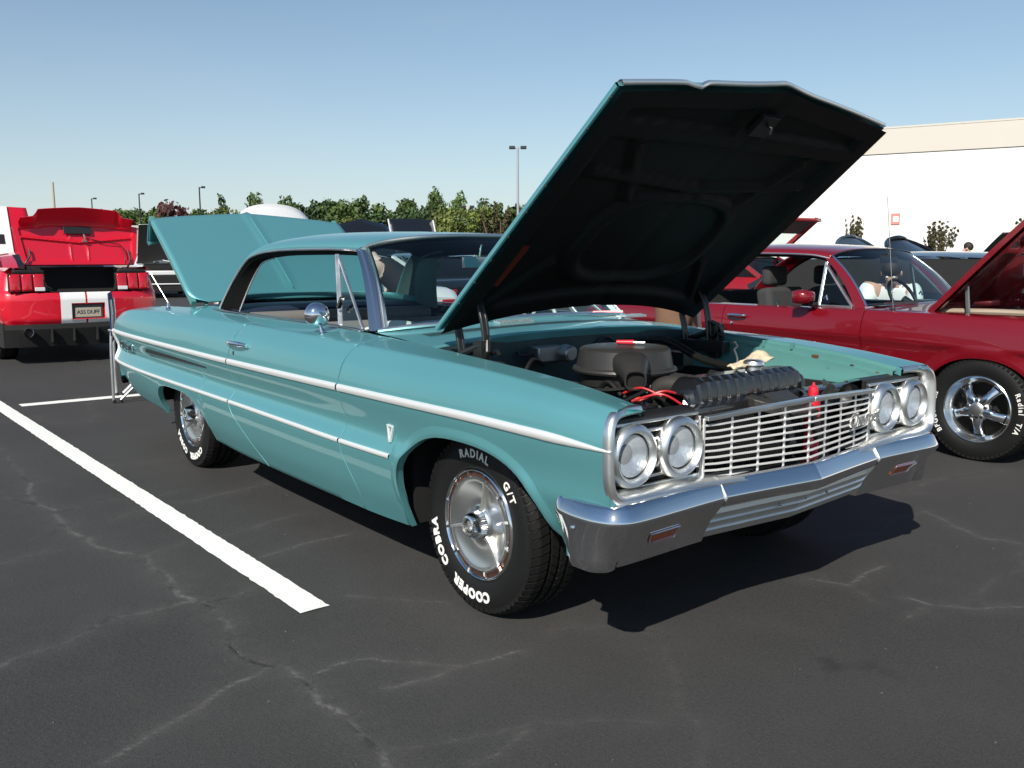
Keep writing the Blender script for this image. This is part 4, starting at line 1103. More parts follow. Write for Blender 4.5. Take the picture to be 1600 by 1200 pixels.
# engine block, valve covers
eng = MB(); eng.box((.0, 0, .60), (.62, .46, .30)); eng.box((.34, 0, .60), (.10, .30, .30)); ENG = eng.build("engine", BLACK, CAR, smooth=False, bevel=.02)
for sg in (-1, 1): MB().box((.03, sg*.24, .73), (.52, .13, .09), R=Matrix.Rotation(sg*.5, 3, 'X')).build("valve_cover", AIRBLK, ENG, bevel=.025, bseg=3)
ac = MB(); o = (.070, -.185, 0)
ac.lathe([(.0001, .947), (.05, .949), (.15, .947), (.168, .944), (.178, .936), (.181, .918), (.190, .872), (.203, .866), (.206, .858), (.202, .850), (.18, .846), (.17, .80), (.12, .76), (.0001, .76)], o, 'z', 64)
AC = ac.build("air_cleaner", AIRBLK, CAR, angle=30)
G = []
for k, (dx, w, h, z) in enumerate(((.14, .070, .050, .895), (.20, .066, .048, .893), (.25, .056, .044, .885), (.29, .044, .038, .868), (.315, .040, .037, .852))):
    a = math.radians(-38); c = Vector((o[0]+dx*math.cos(a), o[1]+dx*math.sin(a), z)); tr_ = Vector((math.sin(a), -math.cos(a), 0)); row = []
    tilt = 0 if k < 3 else .5
    for q in range(20):
        th = 2*math.pi*q/20; row.append(c+tr_*w*math.copysign(abs(math.cos(th))**.7, math.cos(th))+Vector((math.cos(a)*tilt*.4*math.sin(th)*h, math.sin(a)*tilt*.4*math.sin(th)*h, h*math.copysign(abs(math.sin(th))**.7, math.sin(th)))))
    G.append(row+[row[0]])
# mouth lip and dark inside
c = Vector((0, 0, 0))
for p in G[-1]: c += p/len(G[-1])
G.append([c+(p-c)*.84 for p in G[-1]]); SN = MB().grid(G).build("snorkel", AIRBLK, AC, angle=50)
MB().add([c+(p-c)*.84-Vector((.012, -.01, 0)) for p in G[-2][:-1]], [tuple(range(20))]).build("snorkel_mouth", MATTEB, SN, smooth=False)
# radiator
rd = MB(); G = []
for y in np.linspace(-.35, .33, 80):
    e = min(1, min(y+.35, .33-y)/.07); top = .872-.055*(1-e)**2
    rib = .010*(1 if ((y+.35)/.05) % 1 < .72 else 0)*(.2 < e)
    G.append([(.435, y, .70), (.435, y, top-.03), (.45, y, top), (.52, y, top+.003), (.538+rib, y, top-.012), (.550+rib, y, top-.045), (.552+rib, y, .77), (.545, y, .755), (.53, y, .74), (.53, y, .50)])
RAD = rd.grid(G).build("radiator", GLOSSB, CAR, angle=25)
MB().lathe([(.0001, .016), (.026, .015), (.036, .010), (.040, .002), (.040, -.004), (.030, -.012), (.03, -.03)], (.485, .08, .895), 'z', 24).build("radiator_cap", SATIN, RAD)
fins = MB()
for y in np.linspace(-.42, .42, 70): fins.box((.60, y, .66), (.004, .004, .26))
fo = fins.build("radiator_fins", BLACK, RAD, smooth=False); fo["kind"] = "stuff"
MB().tube(smooth_path([(.44, -.17, .805), (.36, -.19, .82), (.30, -.205, .815), (.265, -.21, .78), (.25, -.205, .72)], 5), .036, 14).build("radiator_hose", mat("hose", (.035, .032, .030), .6, var=.3, vscale=20), CAR)
MB().tube(smooth_path([(.50, .36, .72), (.30, .45, .75), (.0, .42, .78)], 5), .02, 10).build("radiator_hose", RUBBER, CAR)
# upper support panel (bowed bar) and latch bracket
G = []
for y in np.linspace(-.74, .74, 60):
    a = abs(y)/.74; x = .650-.085*(1-a**2)+0; z = .806-.030*(1-a**3)*.6
    G.append([(x-.045, y, z-.025), (x-.042, y, z), (x+.0, y, z+.003), (x+.028, y, z-.004), (x+.034, y, z-.022), (x+.03, y, z-.05)])
MB().grid(G).build("radiator_support", GLOSSB, CAR, angle=40)
for sg in (-1, 1): MB().grid([[(.60, sg*y, .805), (.66, sg*y, .822), (.70, sg*y, .812), (.705, sg*y, .79)] for y in np.linspace(.50, .855, 10)]).build("headlight_shelf", BLACK, CAR)
lb = MB(); G = []
for k in range(13):
    th = math.pi*k/12; G.append([(.595+.09*math.sin(th), .06+.13*math.cos(th)-.0, .806-.02*math.sin(th)), (.595+.115*math.sin(th), .06+.16*math.cos(th), .80-.03*math.sin(th)), (.60+.11*math.sin(th), .06+.155*math.cos(th), .765-.03*math.sin(th))])
lb.grid(G); lb.bar((.60, .06, .80), (.74, .06, .74), .14, .012); lb.bar((.68, -.02, .79), (.74, -.02, .63), .03, .02); lb.bar((.68, .14, .79), (.74, .14, .63), .03, .02)
lb.build("bonnet_latch", AIRBLK, CAR, smooth=False, bevel=.003)
# washer bottle cap, horn, battery, leads
bt = MB(); bt.lathe([(.0001, .060), (.004, .060), (.006, .050), (.016, .044), (.019, .030), (.019, .012), (.026, .006), (.027, -.02), (.027, -.20), (.0001, -.20)], (.690, .165, .778), 'z', 20); bt.build("fluid_bottle", REDPL, CAR, angle=30)
hn_ = MB(); hn_.lathe([(.015, -.04), (.02, 0), (.03, .03), (.05, .05)], (.665, .335, .77), 'x', 24); hn_.lathe([(.0001, .05), (.045, .05)], (.60, .335, .77), 'x', 16); hn_.bar((.60, .36, .82), (.67, .40, .76), .05, .01); hn_.build("horn", AIRBLK, CAR, angle=40)
MB().box((.36, -.52, .70), (.19, .24, .17)).build("battery", GLOSSB, CAR, bevel=.008, smooth=False)
for (a, b_, c_) in (((.40, -.44, .795), (.46, -.38, .83), (.50, -.30, .80)), ((.39, -.47, .795), (.48, -.42, .825), (.53, -.36, .785)), ((.26, -.38, .80), (.33, -.36, .825), (.40, -.33, .80))):
    MB().tube(smooth_path([a, b_, c_], 8), .0045, 8).build("spark_lead", mat("red_lead", (.42, .015, .02), .4), CAR)
MB().box((.28, -.34, .775), (.05, .035, .025)).build("distributor_boot", ORANGE, CAR, bevel=.008)
for y in (-.33, -.29): MB().bar((.515, y, .765), (.50, y+.02, .815), .022, .008).build("support_bracket", STEELD, CAR, smooth=False)
rnd = random.Random(3)
for k in range(14):
    a = Vector((rnd.uniform(-.35, .3), rnd.uniform(-.5, .5), rnd.uniform(.66, .80))); b_ = a+Vector((rnd.uniform(-.2, .2), rnd.uniform(-.2, .2), rnd.uniform(-.1, .08))); MB().tube(smooth_path([a, (a+b_)/2+Vector((0, 0, .06)), b_], 5), rnd.uniform(.006, .014), 7).build("engine_hose", RUBBER, ENG)
MB().tube(smooth_path([(-.42, .12, .90), (-.40, .17, .93), (-.41, .24, .90)], 6), .007, 8).tube(smooth_path([(-.42, -.34, .89), (-.39, -.32, .88), (-.405, -.10, .87), (-.41, .16, .865)], 6), .006, 8).build("firewall_wiring", BLACK, CAR)
# brake cylinder, wiper motor, breather, clips and bolts of the bay
mcy = MB(); mcy.lathe([(.0001, 0), (.10, .01), (.11, .05), (.10, .09), (.03, .10), (.03, .22), (.0001, .22)], (-.43, .46, .80), 'x', 24); mcy.box((-.22, .46, .83), (.12, .07, .06)); mcy.build("brake_booster", BLACK, CAR, angle=40)
MB().box((-.40, -.20, .88), (.09, .14, .07)).lathe([(.0001, .05), (.035, .05), (.04, 0)], (-.36, -.12, .88), 'x', 16).build("wiper_motor", STEELD, CAR, bevel=.008)
MB().lathe([(.0001, .05), (.026, .048), (.030, .02), (.016, 0)], (.24, -.24, .77), 'z', 16).build("breather_cap", CHROME, ENG)
MB().tube(smooth_path([(.25, .22, .74), (.27, .26, .86), (.26, .25, .92)], 4), .004, 6).tube([(.26, .25, .92), (.26, .27, .93), (.26, .25, .95)], .005, 6).build("dipstick", STEELD, ENG)
MB().tube(smooth_path([(.36, -.48, .79), (.30, -.30, .82), (.10, -.42, .80), (-.30, -.52, .86)], 6), .007, 7).build("battery_cable", BLACK, CAR)
MB().tube(smooth_path([(-.41, .30, .90), (-.20, .34, .92), (.05, .30, .86), (.30, .26, .84), (.46, .25, .83)], 6), .017, 9).build("heater_hose", RUBBER, CAR)
MB().lathe([(.0001, .06), (.05, .055), (.062, .03), (.062, -.05), (.05, -.06)], (.40, .30, .76), 'x', 24).build("alternator", ALU, ENG, angle=40)
for k in range(12):
    y = -.66+.12*k; a = abs(y)/.74; MB().lathe([(.0001, .006), (.008, .006), (.009, 0)], (.650-.085*(1-a*a)-.02, y, .806-.030*(1-a**3)*.6+.001), 'z', 6).build("bolt", STEELD, CAR, smooth=False)
for k in range(7):
    x = .55-.15*k; MB().lathe([(.0001, .005), (.007, .005), (.008, 0)], (x, float(L0[0](x))-.044, float(L0[1](x))-.039), 'z', 6).build("fender_bolt", TEALI, CAR, smooth=False)
# scuttle wipers
for (a, b_, c_) in (((-.672, -.06, 1.010), (-.70, -.36, 1.012), (-.80, -.62, 1.000)), ((-.66, .10, 1.012), (-.665, .34, 1.018), (-.72, .60, 1.008))):
    w_ = MB(); w_.tube(smooth_path([a, b_, c_], 6), .005, 6); w_.lathe([(.0001, .02), (.014, .016), (.016, 0)], a, 'z', 12); w_.bar(Vector(b_)+Vector((-.01, 0, .006)), Vector(c_)+Vector((-.01, 0, .008)), .006, .014); w_.build("wiper", CHROME, CAR)
# cowl intake grilles (chrome louvres at the glass base)
for y0 in (-.30, .52):
    for k in range(14):
        y = y0+k*.014*(1 if y0 > 0 else 1); MB().bar((-.615-.10*(abs(y)/.75)**2, y, 1.018-.02*(abs(y)/.75)), (-.575-.10*(abs(y)/.75)**2, y+.006, 1.012-.02*(abs(y)/.75)), .005, .010).build("louvre", SATIN, COWL, smooth=False)

# ------------------------------------------------------------------ trim details
dh = MB(); dh.tube(smooth_path([(-1.975, -1.0, .862), (-1.93, -1.016, .866), (-1.86, -1.022, .868), (-1.78, -1.016, .867), (-1.725, -1.004, .864)], 4), [.010]*4+[.013]*9+[.010]*4, 10); dh.box((-1.96, -.992, .858), (.045, .02, .026)); dh.box((-1.74, -.992, .862), (.03, .02, .018))
dh.build("door_handle", CHROME, PANELS[-1][1])
MB().lathe([(.0001, -.006), (.013, -.005), (.015, 0)], (-1.915, -.995, .810), 'y', 16).build("door_lock", CHROME, PANELS[-1][1])
dl = MB(); dl.tube(smooth_path([(-1.975, 1.0, .862), (-1.86, 1.022, .868), (-1.725, 1.004, .864)], 6), .012, 10); dl.build("door_handle", CHROME, PANELS[1][1])
mr_ = MB(); mc = Vector((-1.180, -.885, 1.037))
mr_.tube(smooth_path([(-1.155, -.875, .957), (-1.165, -.880, .985), (-1.180, -.885, 1.005)], 4), [.011]*3+[.008]*6, 10); mr_.lathe([(.0001, .010), (.020, .008), (.028, 0)], (-1.145, -.872, .953), 'z', 18)
MIR = mr_.build("door_mirror", CHROME, CAR)
MB().lathe([(.0001, .045), (.022, .042), (.042, .032), (.054, .014), (.057, -.004), (.0565, -.016)], mc, 'x', 32).build("mirror_shell", CHROME, MIR)
MB().lathe([(.0001, -.012), (.055, -.014)], mc, 'x', 24).build("mirror_glass", CHROME, MIR)
# V emblem and quarter badge
vm = MB(); c = Vector((-.405, -.972, .622)); 
vm.bar(c+Vector((-.019, 0, .030)), c+Vector((-.002, -.004, -.034)), .010, .010, up=(0, -1, 0)); vm.bar(c+Vector((.019, 0, .030)), c+Vector((.002, -.004, -.034)), .010, .010, up=(0, -1, 0)); vm.bar(c+Vector((-.022, -.002, .030)), c+Vector((.022, -.002, .028)), .007, .010, up=(0, -1, 0))
vm.build("v_emblem", MOLD, PANELS[-1][0], smooth=False, bevel=.002)
place_text("quarter_script", "Impala", .085, CHROME, PANELS[-1][2], (-3.97, -.958, .692), (1, 0, 0), (0, 0, 1), (0, -1, 0), shear=.35, offset=.0015, extrude=.004, space=.95)
qe = MB(); qe.lathe([(.034, -.004), (.040, -.008), (.034, -.010)], (-4.16, -.940, .70), 'y', 24); qe.box((-4.16, -.948, .70), (.05, .01, .02)); qe.build("quarter_emblem", CHROME, PANELS[-1][2])
# ------------------------------------------------------------------ interior
sb = MB(); sb.box((-1.95, 0, .72), (.20, 1.34, .44), R=Matrix.Rotation(-.22, 3, 'Y')); sb.build("front_seat_back", GREYV, CAR, bevel=.05, bseg=4)
MB().box((-1.62, 0, .55), (.55, 1.34, .18)).build("front_seat", GREYV, CAR, bevel=.05, bseg=3)
MB().box((-2.68, 0, .74), (.16, 1.30, .46), R=Matrix.Rotation(-.28, 3, 'Y')).build("rear_seat_back", GREYV, CAR, bevel=.05, bseg=4)
rs = MB(); G = []
for y in np.linspace(-.68, .68, 21):
    e = 1-(abs(y)/.68)**4; G.append([(-2.66, y, .93+.01*e), (-2.68, y, .965+.02*e), (-2.74, y, .985+.022*e), (-2.82, y, .99+.018*e), (-3.36, y, .985+.01*e)])
rs.grid(G).build("parcel_shelf", NAVY, CAR)
MB().tube([(-2.60, y, .925) for y in np.linspace(-.62, .62, 9)], .05, 12).build("seat_roll", GREYV, CAR)
dsh = MB(); G = []
for y in np.linspace(-.72, .72, 31):
    a = (abs(y)/.72)**2.2; xo = -.20*a
    G.append([(-.69+xo, y, 1.000-.03*a), (-.85+xo*.8, y, .995-.02*a), (-.98+xo*.5, y, .975-.01*a), (-1.02+xo*.5, y, .94), (-.99+xo*.5, y, .82), (-.90, y, .70)])
dsh.grid(G).build("dashboard", TEALV, CAR, angle=50)
sw = MB(); Rm = Matrix.Rotation(rad(62), 3, 'Y'); cs = Vector((-1.22, .38, .975))
ring = [cs+Rm @ Vector((.195*math.cos(a), .195*math.sin(a), 0)) for a in np.linspace(0, 2*math.pi, 33)[:-1]]
sw.tube(ring, .011, 8, closed=True); sw.tube([ring[0]*.5+ring[16]*.5+Vector((.02, 0, -.02)), cs+Vector((.25, 0, -.14))], .022, 10)
for k in (0, 11, 21): sw.tube([cs+Vector((.012, 0, -.006)), ring[k]], .008, 6)
sw.build("steering_wheel", mat("ivory_plastic", (.62, .62, .58), .35), CAR)
MB().box((-1.15, 0, 1.27), (.02, .20, .055)).tube([(-1.15, 0, 1.29), (-1.13, 0, 1.36)], .006, 6).build("rear_view_mirror", CHROME, CAR, smooth=False, bevel=.006)
MB().lathe([(.0001, -.012), (.025, -.01), (.035, 0)], (-2.62, .645, 1.20), 'y', 20).build("courtesy_light", STEELD, CAR)
MB().box((-1.5, 0, .40), (2.3, 1.5, .03)).build("cabin_floor", NAVY, CAR, smooth=False)
# white sheet lying on the seat, rag and tools in the bay
ps = MB(); G = []
for i in range(9):
    G.append([(-1.42+.34*j/8-.02*i/8, -.60+.46*i/8, .935+.045*math.sin(i*.5)*math.sin(j*.45)+.02*j/8) for j in range(9)])
tag(ps.grid(G).build("towel", mat("white_cloth", (.80, .80, .76), .9), None, solid=.01), "white towel lying inside the turquoise car behind its door mirror", "towel")
MB().box((-1.30, -.38, .66), (.4, .5, .02))
rg = MB(); G = []; rnd = random.Random(9)
for i in range(15):
    row = []
    for j in range(9):
        u, v = i/14, j/8
        hgt = .010+.040*(u**2.5)*math.sin(v*2.4+.5)+.005*math.sin(u*13+v*7)+.004*math.sin(u*27-v*12)
        row.append((.465-.05*u+.10*(v-.5)*(.5+.5*u)+.010*math.sin(u*13), -.02+.25*u, .880+max(.0, hgt)))
    G.append(row)
tag(rg.grid(G).build("rag", mat("tan_rag", (.62, .52, .36), .95, bump=.2, bscale=90), None, solid=.006), "crumpled tan rag on top of the black radiator", "rag")
hd_ = MB().use(REDPL); hd_.tube([(.030, -.190, .960), (.085, -.150, .960)], [.009, .011], 12); hd_.use(SATIN).tube([(.085, -.150, .960), (.12, -.125, .960)], .005, 8)
tag(hd_.build("screwdriver", None, None), "small red-handled tool lying on the black air cleaner", "screwdriver")

# ================================================================== dark red coupe alongside (bonnet up)
def build_red_coupe():
    R_ = thing("red_coupe", "dark red sixties coupe with five-spoke wheels and raised bonnet, parked beside the turquoise car", "car", (-.05, 3.93, 0))
    X = [.82, .40, 0, -.45, -.85, -1.5, -2.2, -2.9, -3.4, -3.72]
    def ln(ws, zs): return pchip(X, ws), pchip(X, zs)
    A = [ln([.70, .70, .70, .705, .71, .71, .71, .70, .66, .62], [.895, .915, .925, .930, .932, .925, .925, .92, .89, .84]),
         ln([.775, .79, .80, .808, .812, .812, .815, .81, .78, .74], [.880, .900, .912, .920, .922, .915, .918, .912, .88, .82]),
         ln([.805, .825, .838, .845, .848, .848, .852, .85, .82, .77], [.80, .815, .825, .835, .838, .838, .842, .84, .82, .77]),
         ln([.82, .845, .858, .862, .864, .864, .866, .862, .83, .78], [.700, .708, .716, .730, .742, .752, .760, .765, .755, .72]),
         ln([.80, .83, .842, .842, .842, .842, .846, .848, .82, .77], [.665, .675, .680, .692, .704, .712, .72, .725, .715, .68]),
         ln([.79, .815, .83, .828, .826, .826, .83, .835, .81, .76], [.56, .56, .56, .56, .56, .56, .565, .57, .58, .58]),
         ln([.775, .80, .82, .826, .828, .828, .83, .825, .80, .75], [.42, .40, .38, .36, .35, .35, .36, .40, .45, .47]),
         ln([.74, .76, .78, .785, .785, .785, .785, .77, .74, .70], [.36, .30, .25, .22, .21, .21, .22, .28, .36, .42])]
    def prof(x):
        P = [(float(a(x)), float(b(x))) for a, b in A]; Q = [P[0]]
        for i in range(1, 7):
            if i in (1, 3):
                m0 = vl(P[i], P[i-1], .14); m1 = vl(P[i], P[i+1], .14); Q += [m0, vl(vl(m0, m1, .5), P[i], .6), m1]
            else: Q.append(P[i])
        Q.append(P[-1]); Q = np.array(Q); c = np.concatenate([[0], np.cumsum(np.hypot(*np.diff(Q, axis=0).T))]); return pchip(c, Q[:, 0]), pchip(c, Q[:, 1]), c
    def arch(x, c0, r):
        u = (x-c0)/r; return -1 if abs(u) >= 1 else .315+(.655-.315)*(1-abs(u)**2.2)**(1/2.1)
    def col(x):
        fw, fz, c = prof(x); zb = max(arch(x, 0.0, .375), arch(x, -2.743, .375)); t1 = np.linspace(0, c[6], 20); tl = np.linspace(c[6], c[-1], 160); k = np.nonzero(fz(tl) <= zb)[0]
        te = tl[k[0]] if len(k) else tl[-1]; t = np.concatenate([t1, np.linspace(c[6], te, 18)[1:]]); return [(float(w), float(z)) for w, z in zip(fw(t), fz(t))]
    def wat(x, z):
        fw, fz, c = prof(x); t = np.linspace(0, c[-1], 200); return float(fw(t[int(np.argmin(np.abs(fz(t)-z)))]))
    def pan(name, xa, xb, sg):
        xs = list(np.linspace(xa, xb, max(6, int(abs(xa-xb)/.05))+1))
        for c0 in (0.0, -2.743):
            for d in (.3749, .3751, .37, .36, .345, .32): xs += [v for v in (c0-d, c0+d) if min(xa, xb) < v < max(xa, xb)]
        G = []
        for x in sorted(xs, reverse=True):
            r_ = [(x, sg*w, z) for w, z in col(x)]; a = r_[-1]; r_ += [(x, a[1]-sg*.05, a[2])]; G.append(r_)
        for side in (0, -1):
            e = [(p[0]+(-.004 if side == 0 else .004)*0, p[1]-sg*.02, p[2]) for p in G[side]]
            if side == 0: G.insert(0, e)
            else: G.append(e)
        o = MB().grid(G).build(name, REDP, R_, angle=45)
        return o
    P = {}
    for sg in (-1, 1):
        f_ = pan("front_fender", .82, -.817, sg); d_ = pan("door", -.823, -2.02, sg); q_ = pan("quarter_panel", -2.026, -3.72, sg); P[sg] = (f_, d_, q_)
        for c0, own in ((0.0, f_), (-2.743, q_)):
            G = []
            for k in range(37):
                th = math.pi*k/36; x = c0+.3748*math.cos(th); z = arch(x, c0, .375); n = Vector((math.cos(th), 0, max(.05, math.sin(th)))).normalized()
                def pt(off, dw): xx = x+n.x*off; zz = z+n.z*off; return (xx, sg*(wat(xx, zz)+dw), zz)
                G.append([pt(.085, .001), pt(.06, .008), pt(.03, .017), pt(.008, .022), (x, sg*(wat(x, z)+.020), z), (x, sg*(wat(x, z)-.03), z-.004)])
            MB().grid(G).build("wheel_arch_lip", REDP, own, angle=60)
    ub = MB(); ub.box((-1.35, 0, .30), (2.0, 1.5, .14)); ub.box((0, 0, .42), (1.3, 1.1, .1)); ub.box((-2.9, 0, .42), (1.5, 1.1, .2))
    for sg in (-1, 1):
        for c0 in (0, -2.743): ub.box((c0, sg*.56, .52), (.9, .03, .5)); ub.box((c0, sg*.68, .70), (.82, .26, .02))
        ub.box((-.40, sg*.68, .45), (.02, .24, .4)); ub.box((.40, sg*.68, .48), (.02, .22, .35))
    ub.build("underbody", MATTEB, R_, smooth=False)
    # roof and pillars
    UKm = [0, .2, .45, .65, .8, .9, 1.0]
    cx = pchip(UKm, [-1.20, -1.45, -1.90, -2.25, -2.60, -2.85, -3.08]); cz = pchip(UKm, [1.355, 1.385, 1.402, 1.39, 1.30, 1.15, .945])
    sx = pchip(UKm, [-1.255, -1.42, -1.85, -2.12, -2.36, -2.55, -2.72]); sz = pchip(UKm, [1.285, 1.312, 1.325, 1.31, 1.22, 1.08, .925]); sy = pchip(UKm, [.585, .60, .612, .62, .645, .67, .70])
    def gh(u_, v):
        a = abs(v); sg = 1 if v >= 0 else -1; ky = lerp(a, math.sin(a*math.pi/2), .5); e = lerp(1-(1-min(1, ky)**2.6)**(1/2.6), a**2.6, .3)
        return (lerp(float(cx(u_)), float(sx(u_)), a**2.2), sg*float(sy(u_))*ky, lerp(float(cz(u_)), float(sz(u_)), e))
    n1, n2 = 40, 36; US = np.linspace(0, 1, n1+1); VS = np.linspace(-1, 1, n2+1); pv = [gh(a, b) for a in US for b in VS]; rf, gf = [], []
    for i in range(n1):
        for j in range(n2):
            q = (i*(n2+1)+j, (i+1)*(n2+1)+j, (i+1)*(n2+1)+j+1, i*(n2+1)+j+1); uu = (US[i]+US[i+1])/2; vv = (VS[j]+VS[j+1])/2
            (gf if .70 < uu < .97 and abs(vv) < .78 else rf).append(q)
    rm = REDP.copy(); rm.name = "dark_red_roof_paint"
    RF = MB().add(pv, rf).build("roof", REDP, R_, angle=60); RF.modifiers.new("thick", 'SOLIDIFY').thickness = .012
    MB().add([(p[0], p[1]*.96, p[2]-.03) for p in pv], [q for q in rf if q[0]//(n2+1) < 27]).build("headliner", MATTEB, R_)
    MB().add([(p[0], p[1], p[2]-.006) for p in pv], gf).build("rear_window", GLASS, R_)
    for sg in (-1, 1):
        rail = [gh(u_, sg) for u_ in np.linspace(0, .62, 30)]; MB().tube([(p[0], p[1]+sg*.004, p[2]-.004) for p in rail], .007, 6).build("drip_rail", SATIN, R_)
        # c pillar / quarter glass edge
        MB().grid([[p, (p[0], p[1]-sg*.05, p[2]-.02)] for p in [gh(u_, sg) for u_ in np.linspace(0, 1, 30)]]).build("window_channel", GLOSSB, R_)
    def ws(u_, v):
        a = abs(v); sg = 1 if v >= 0 else -1; b = (lerp(-.74, -.885, a**2.2), sg*.70*lerp(a, math.sin(a*math.pi/2), .4), lerp(.955, .932, a*a)); h = gh(0, v*.99); p = vl(b, h, u_); bl = .03*math.sin(u_*math.pi); return (p[0]+bl*.5, p[1], p[2]+bl*.8)
    MB().grid([[ws(a, b) for b in np.linspace(-.97, .97, 25)] for a in np.linspace(.02, .97, 9)]).build("windshield", GLASSW, R_)
    for e in (0.0, .98): MB().tube([ws(e, v) for v in np.linspace(-1, 1, 25)], .009, 6).build("windshield_trim", SATIN if e == 0 else GLOSSB, R_)
    for sg in (-1, 1):
        ed = [ws(u_, sg) for u_ in np.linspace(0, 1, 12)]
        MB().tube([(p[0]+.01, p[1]-sg*.01, p[2]+.004) for p in ed], .009, 6).build("windshield_trim", PILL, R_)
        G = []
        for p in ed: k = (p[2]-.93)/.36; w = lerp(.075, .05, k); G.append([(p[0]+.008, p[1]-sg*.012, p[2]), (p[0]-.002, p[1]+sg*.006, p[2]), (p[0]-w, p[1]+sg*.008, p[2]-.004), (p[0]-w-.004, p[1]-sg*.03, p[2]-.006)])
        MB().grid(G).build("windshield_pillar", REDP, R_)
        t, b, f_ = (-1.27, sg*.60, 1.255), (-1.255, sg*.70, .935), (-.975, sg*.712, .935)
        vf = MB(); vf.bar(b, t, .022, .016); vf.bar(f_, (-1.262, sg*.612, 1.235), .022, .016); vf.bar(b, f_, .022, .014); VFm = vf.build("vent_window_frame", SATIN, R_, smooth=False, bevel=.003)
        MB().add([b, f_, t], [(0, 1, 2)]).build("vent_glass", GLASS, VFm, smooth=False)
        MB().tube([(-1.225, sg*.69, .985), (-1.21, sg*.68, 1.01), (-1.195, sg*.69, .975)], .007, 6).build("vent_latch", CHROME, VFm)
        MB().grid([[(x, sg*(float(A[0][0](x))+.002), float(A[0][1](x))-.002), (x, sg*(float(A[0][0](x))-.03), float(A[0][1](x))-.006), (x, sg*.66, .80)] for x in np.linspace(-.88, -2.72, 16)]).build("window_sill", GLOSSB, R_)
        MB().box((-1.75, sg*.66, .62), (1.8, .02, .5)).build("door_trim", MATTEB, R_, smooth=False)
    # deck and cowl
    MB().grid([[(x, y*(float(A[0][0](x))+.002), float(A[0][1](x))+.012*(1-y*y)) for y in np.linspace(-1, 1, 15)] for x in np.linspace(-2.70, -3.72, 14)]).build("boot_lid", REDP, R_)
    MB().grid([[(-3.72+.0, y*.72, z) for z in (.83, .7, .55, .42)] for y in np.linspace(-1, 1, 9)]).build("tail_panel", REDP, R_)
    MB().tube(smooth_path([(-3.5, -.82, .45), (-3.76, -.74, .45), (-3.82, 0, .45), (-3.76, .74, .45), (-3.5, .82, .45)], 5), .045, 8).build("rear_bumper", CHROME, R_)
    cwl = MB(); G = []
    for t in np.linspace(-1, 1, 31):
        a = abs(t); y = t*.715; xr = lerp(-.73, -.895, a**2.2); G.append([(xr, y, lerp(.955, .93, a*a)), (lerp(xr, -.46, .5), y, lerp(.945, .928, a*a)), (-.46, y, lerp(.937, .926, a*a)), (-.455, y, .88)])
    cwl.grid(G).build("cowl", REDP, R_)
    MB().box((.2, 0, .62), (1.25, 1.15, .12)).box((-.42, 0, .75), (.04, 1.3, .35)).build("engine_bay", MATTEB, R_, smooth=False)
    for sg in (-1, 1):
        MB().grid([[(x, sg*(float(A[0][0](x))+.001), float(A[0][1](x))-.001), (x, sg*(float(A[0][0](x))-.02), float(A[0][1](x))-.02), (x, sg*.62, .80), (x, sg*.60, .62)] for x in np.linspace(.80, -.45, 16)]).build("inner_fender", REDP, R_)
    e = MB(); e.box((.0, 0, .74), (.55, .42, .2)); e.lathe([(.0001, .93), (.17, .93), (.19, .90), (.19, .86), (.0001, .86)], (-.02, 0, 0), 'z', 28); e.build("engine", AIRBLK, R_, angle=40)
    for (x, y, z, r_) in ((.18, -.50, .885, .03), (.30, -.42, .88, .045), (.42, -.48, .88, .035), (.22, -.30, .90, .04)): MB().lathe([(.0001, .02), (r_*.8, .018), (r_, 0), (r_*.9, -.05)], (x, y, z), 'z', 16).build("filler_cap", CHROME, R_)
    MB().tube(smooth_path([(-.40, -.58, .925), (-.1, -.5, .93), (.15, -.3, .92), (.3, .1, .91)], 6), .022, 8).build("heater_hose", mat("tan_hose", (.28, .22, .16), .6), R_)
    fe = MB(); G = []
    for y in np.linspace(-.80, .80, 21): a = abs(y)/.8; G.append([(.80-.04*a*a, y, .885), (.84-.05*a, y, .80), (.83-.05*a, y, .60), (.80-.04*a, y, .42)])
    fe.grid(G).build("front_panel", REDP, R_)
    MB().tube(smooth_path([(.6, -.84, .47), (.84, -.78, .47), (.90, 0, .47), (.84, .78, .47), (.6, .84, .47)], 5), .045, 8).build("front_bumper", CHROME, R_)
    # raised bonnet
    hs_ = Vector((.705, 0, .709)); hn_ = Vector((-.709, 0, .705)); B0 = Vector((-.452, 0, .915))
    def hd(s, t, n=0): return B0+hs_*s+Vector((0, t, 0))+hn_*n
    G = [[hd(s, v*.69, .02*(1-v*v)+.01*math.sin(s*2.5)) for v in np.linspace(-1, 1, 25)] for s in np.linspace(0, 1.2, 16)]
    m_ = MB().grid(G)
    for j, sg in ((0, -1), (24, 1)): m_.grid([[G[i][j], G[i][j]-hn_*.035, G[i][j]-hn_*.035-Vector((0, sg*.03, 0))] for i in range(16)])
    m_.grid([[G[15][j], G[15][j]-hn_*.04] for j in range(25)]); m_.grid([[G[0][j], G[0][j]-hn_*.03] for j in range(25)]); BN = m_.build("bonnet", REDP, R_, angle=50)
    G = []
    for i in range(61):
        s = lerp(.02, 1.18, i/60); row = []
        for j in range(61):
            t = lerp(-.67, .67, j/60); a = 0
            for d, w in ((.67-abs(t), .10), (s, .10), (1.18-s, .10), (abs(t)-.25-.25*s, .05), (s-.62, .05)): a = max(a, max(0, min(1, (w-abs(d))/.015)))
            row.append(hd(s, t, -.012-.028*a))
        G.append(row)
    MB().grid(G).build("bonnet_inner_frame", mat("dark_red_underside", (.16, .004, .010), .22, .2, coat=.8), BN, angle=60)
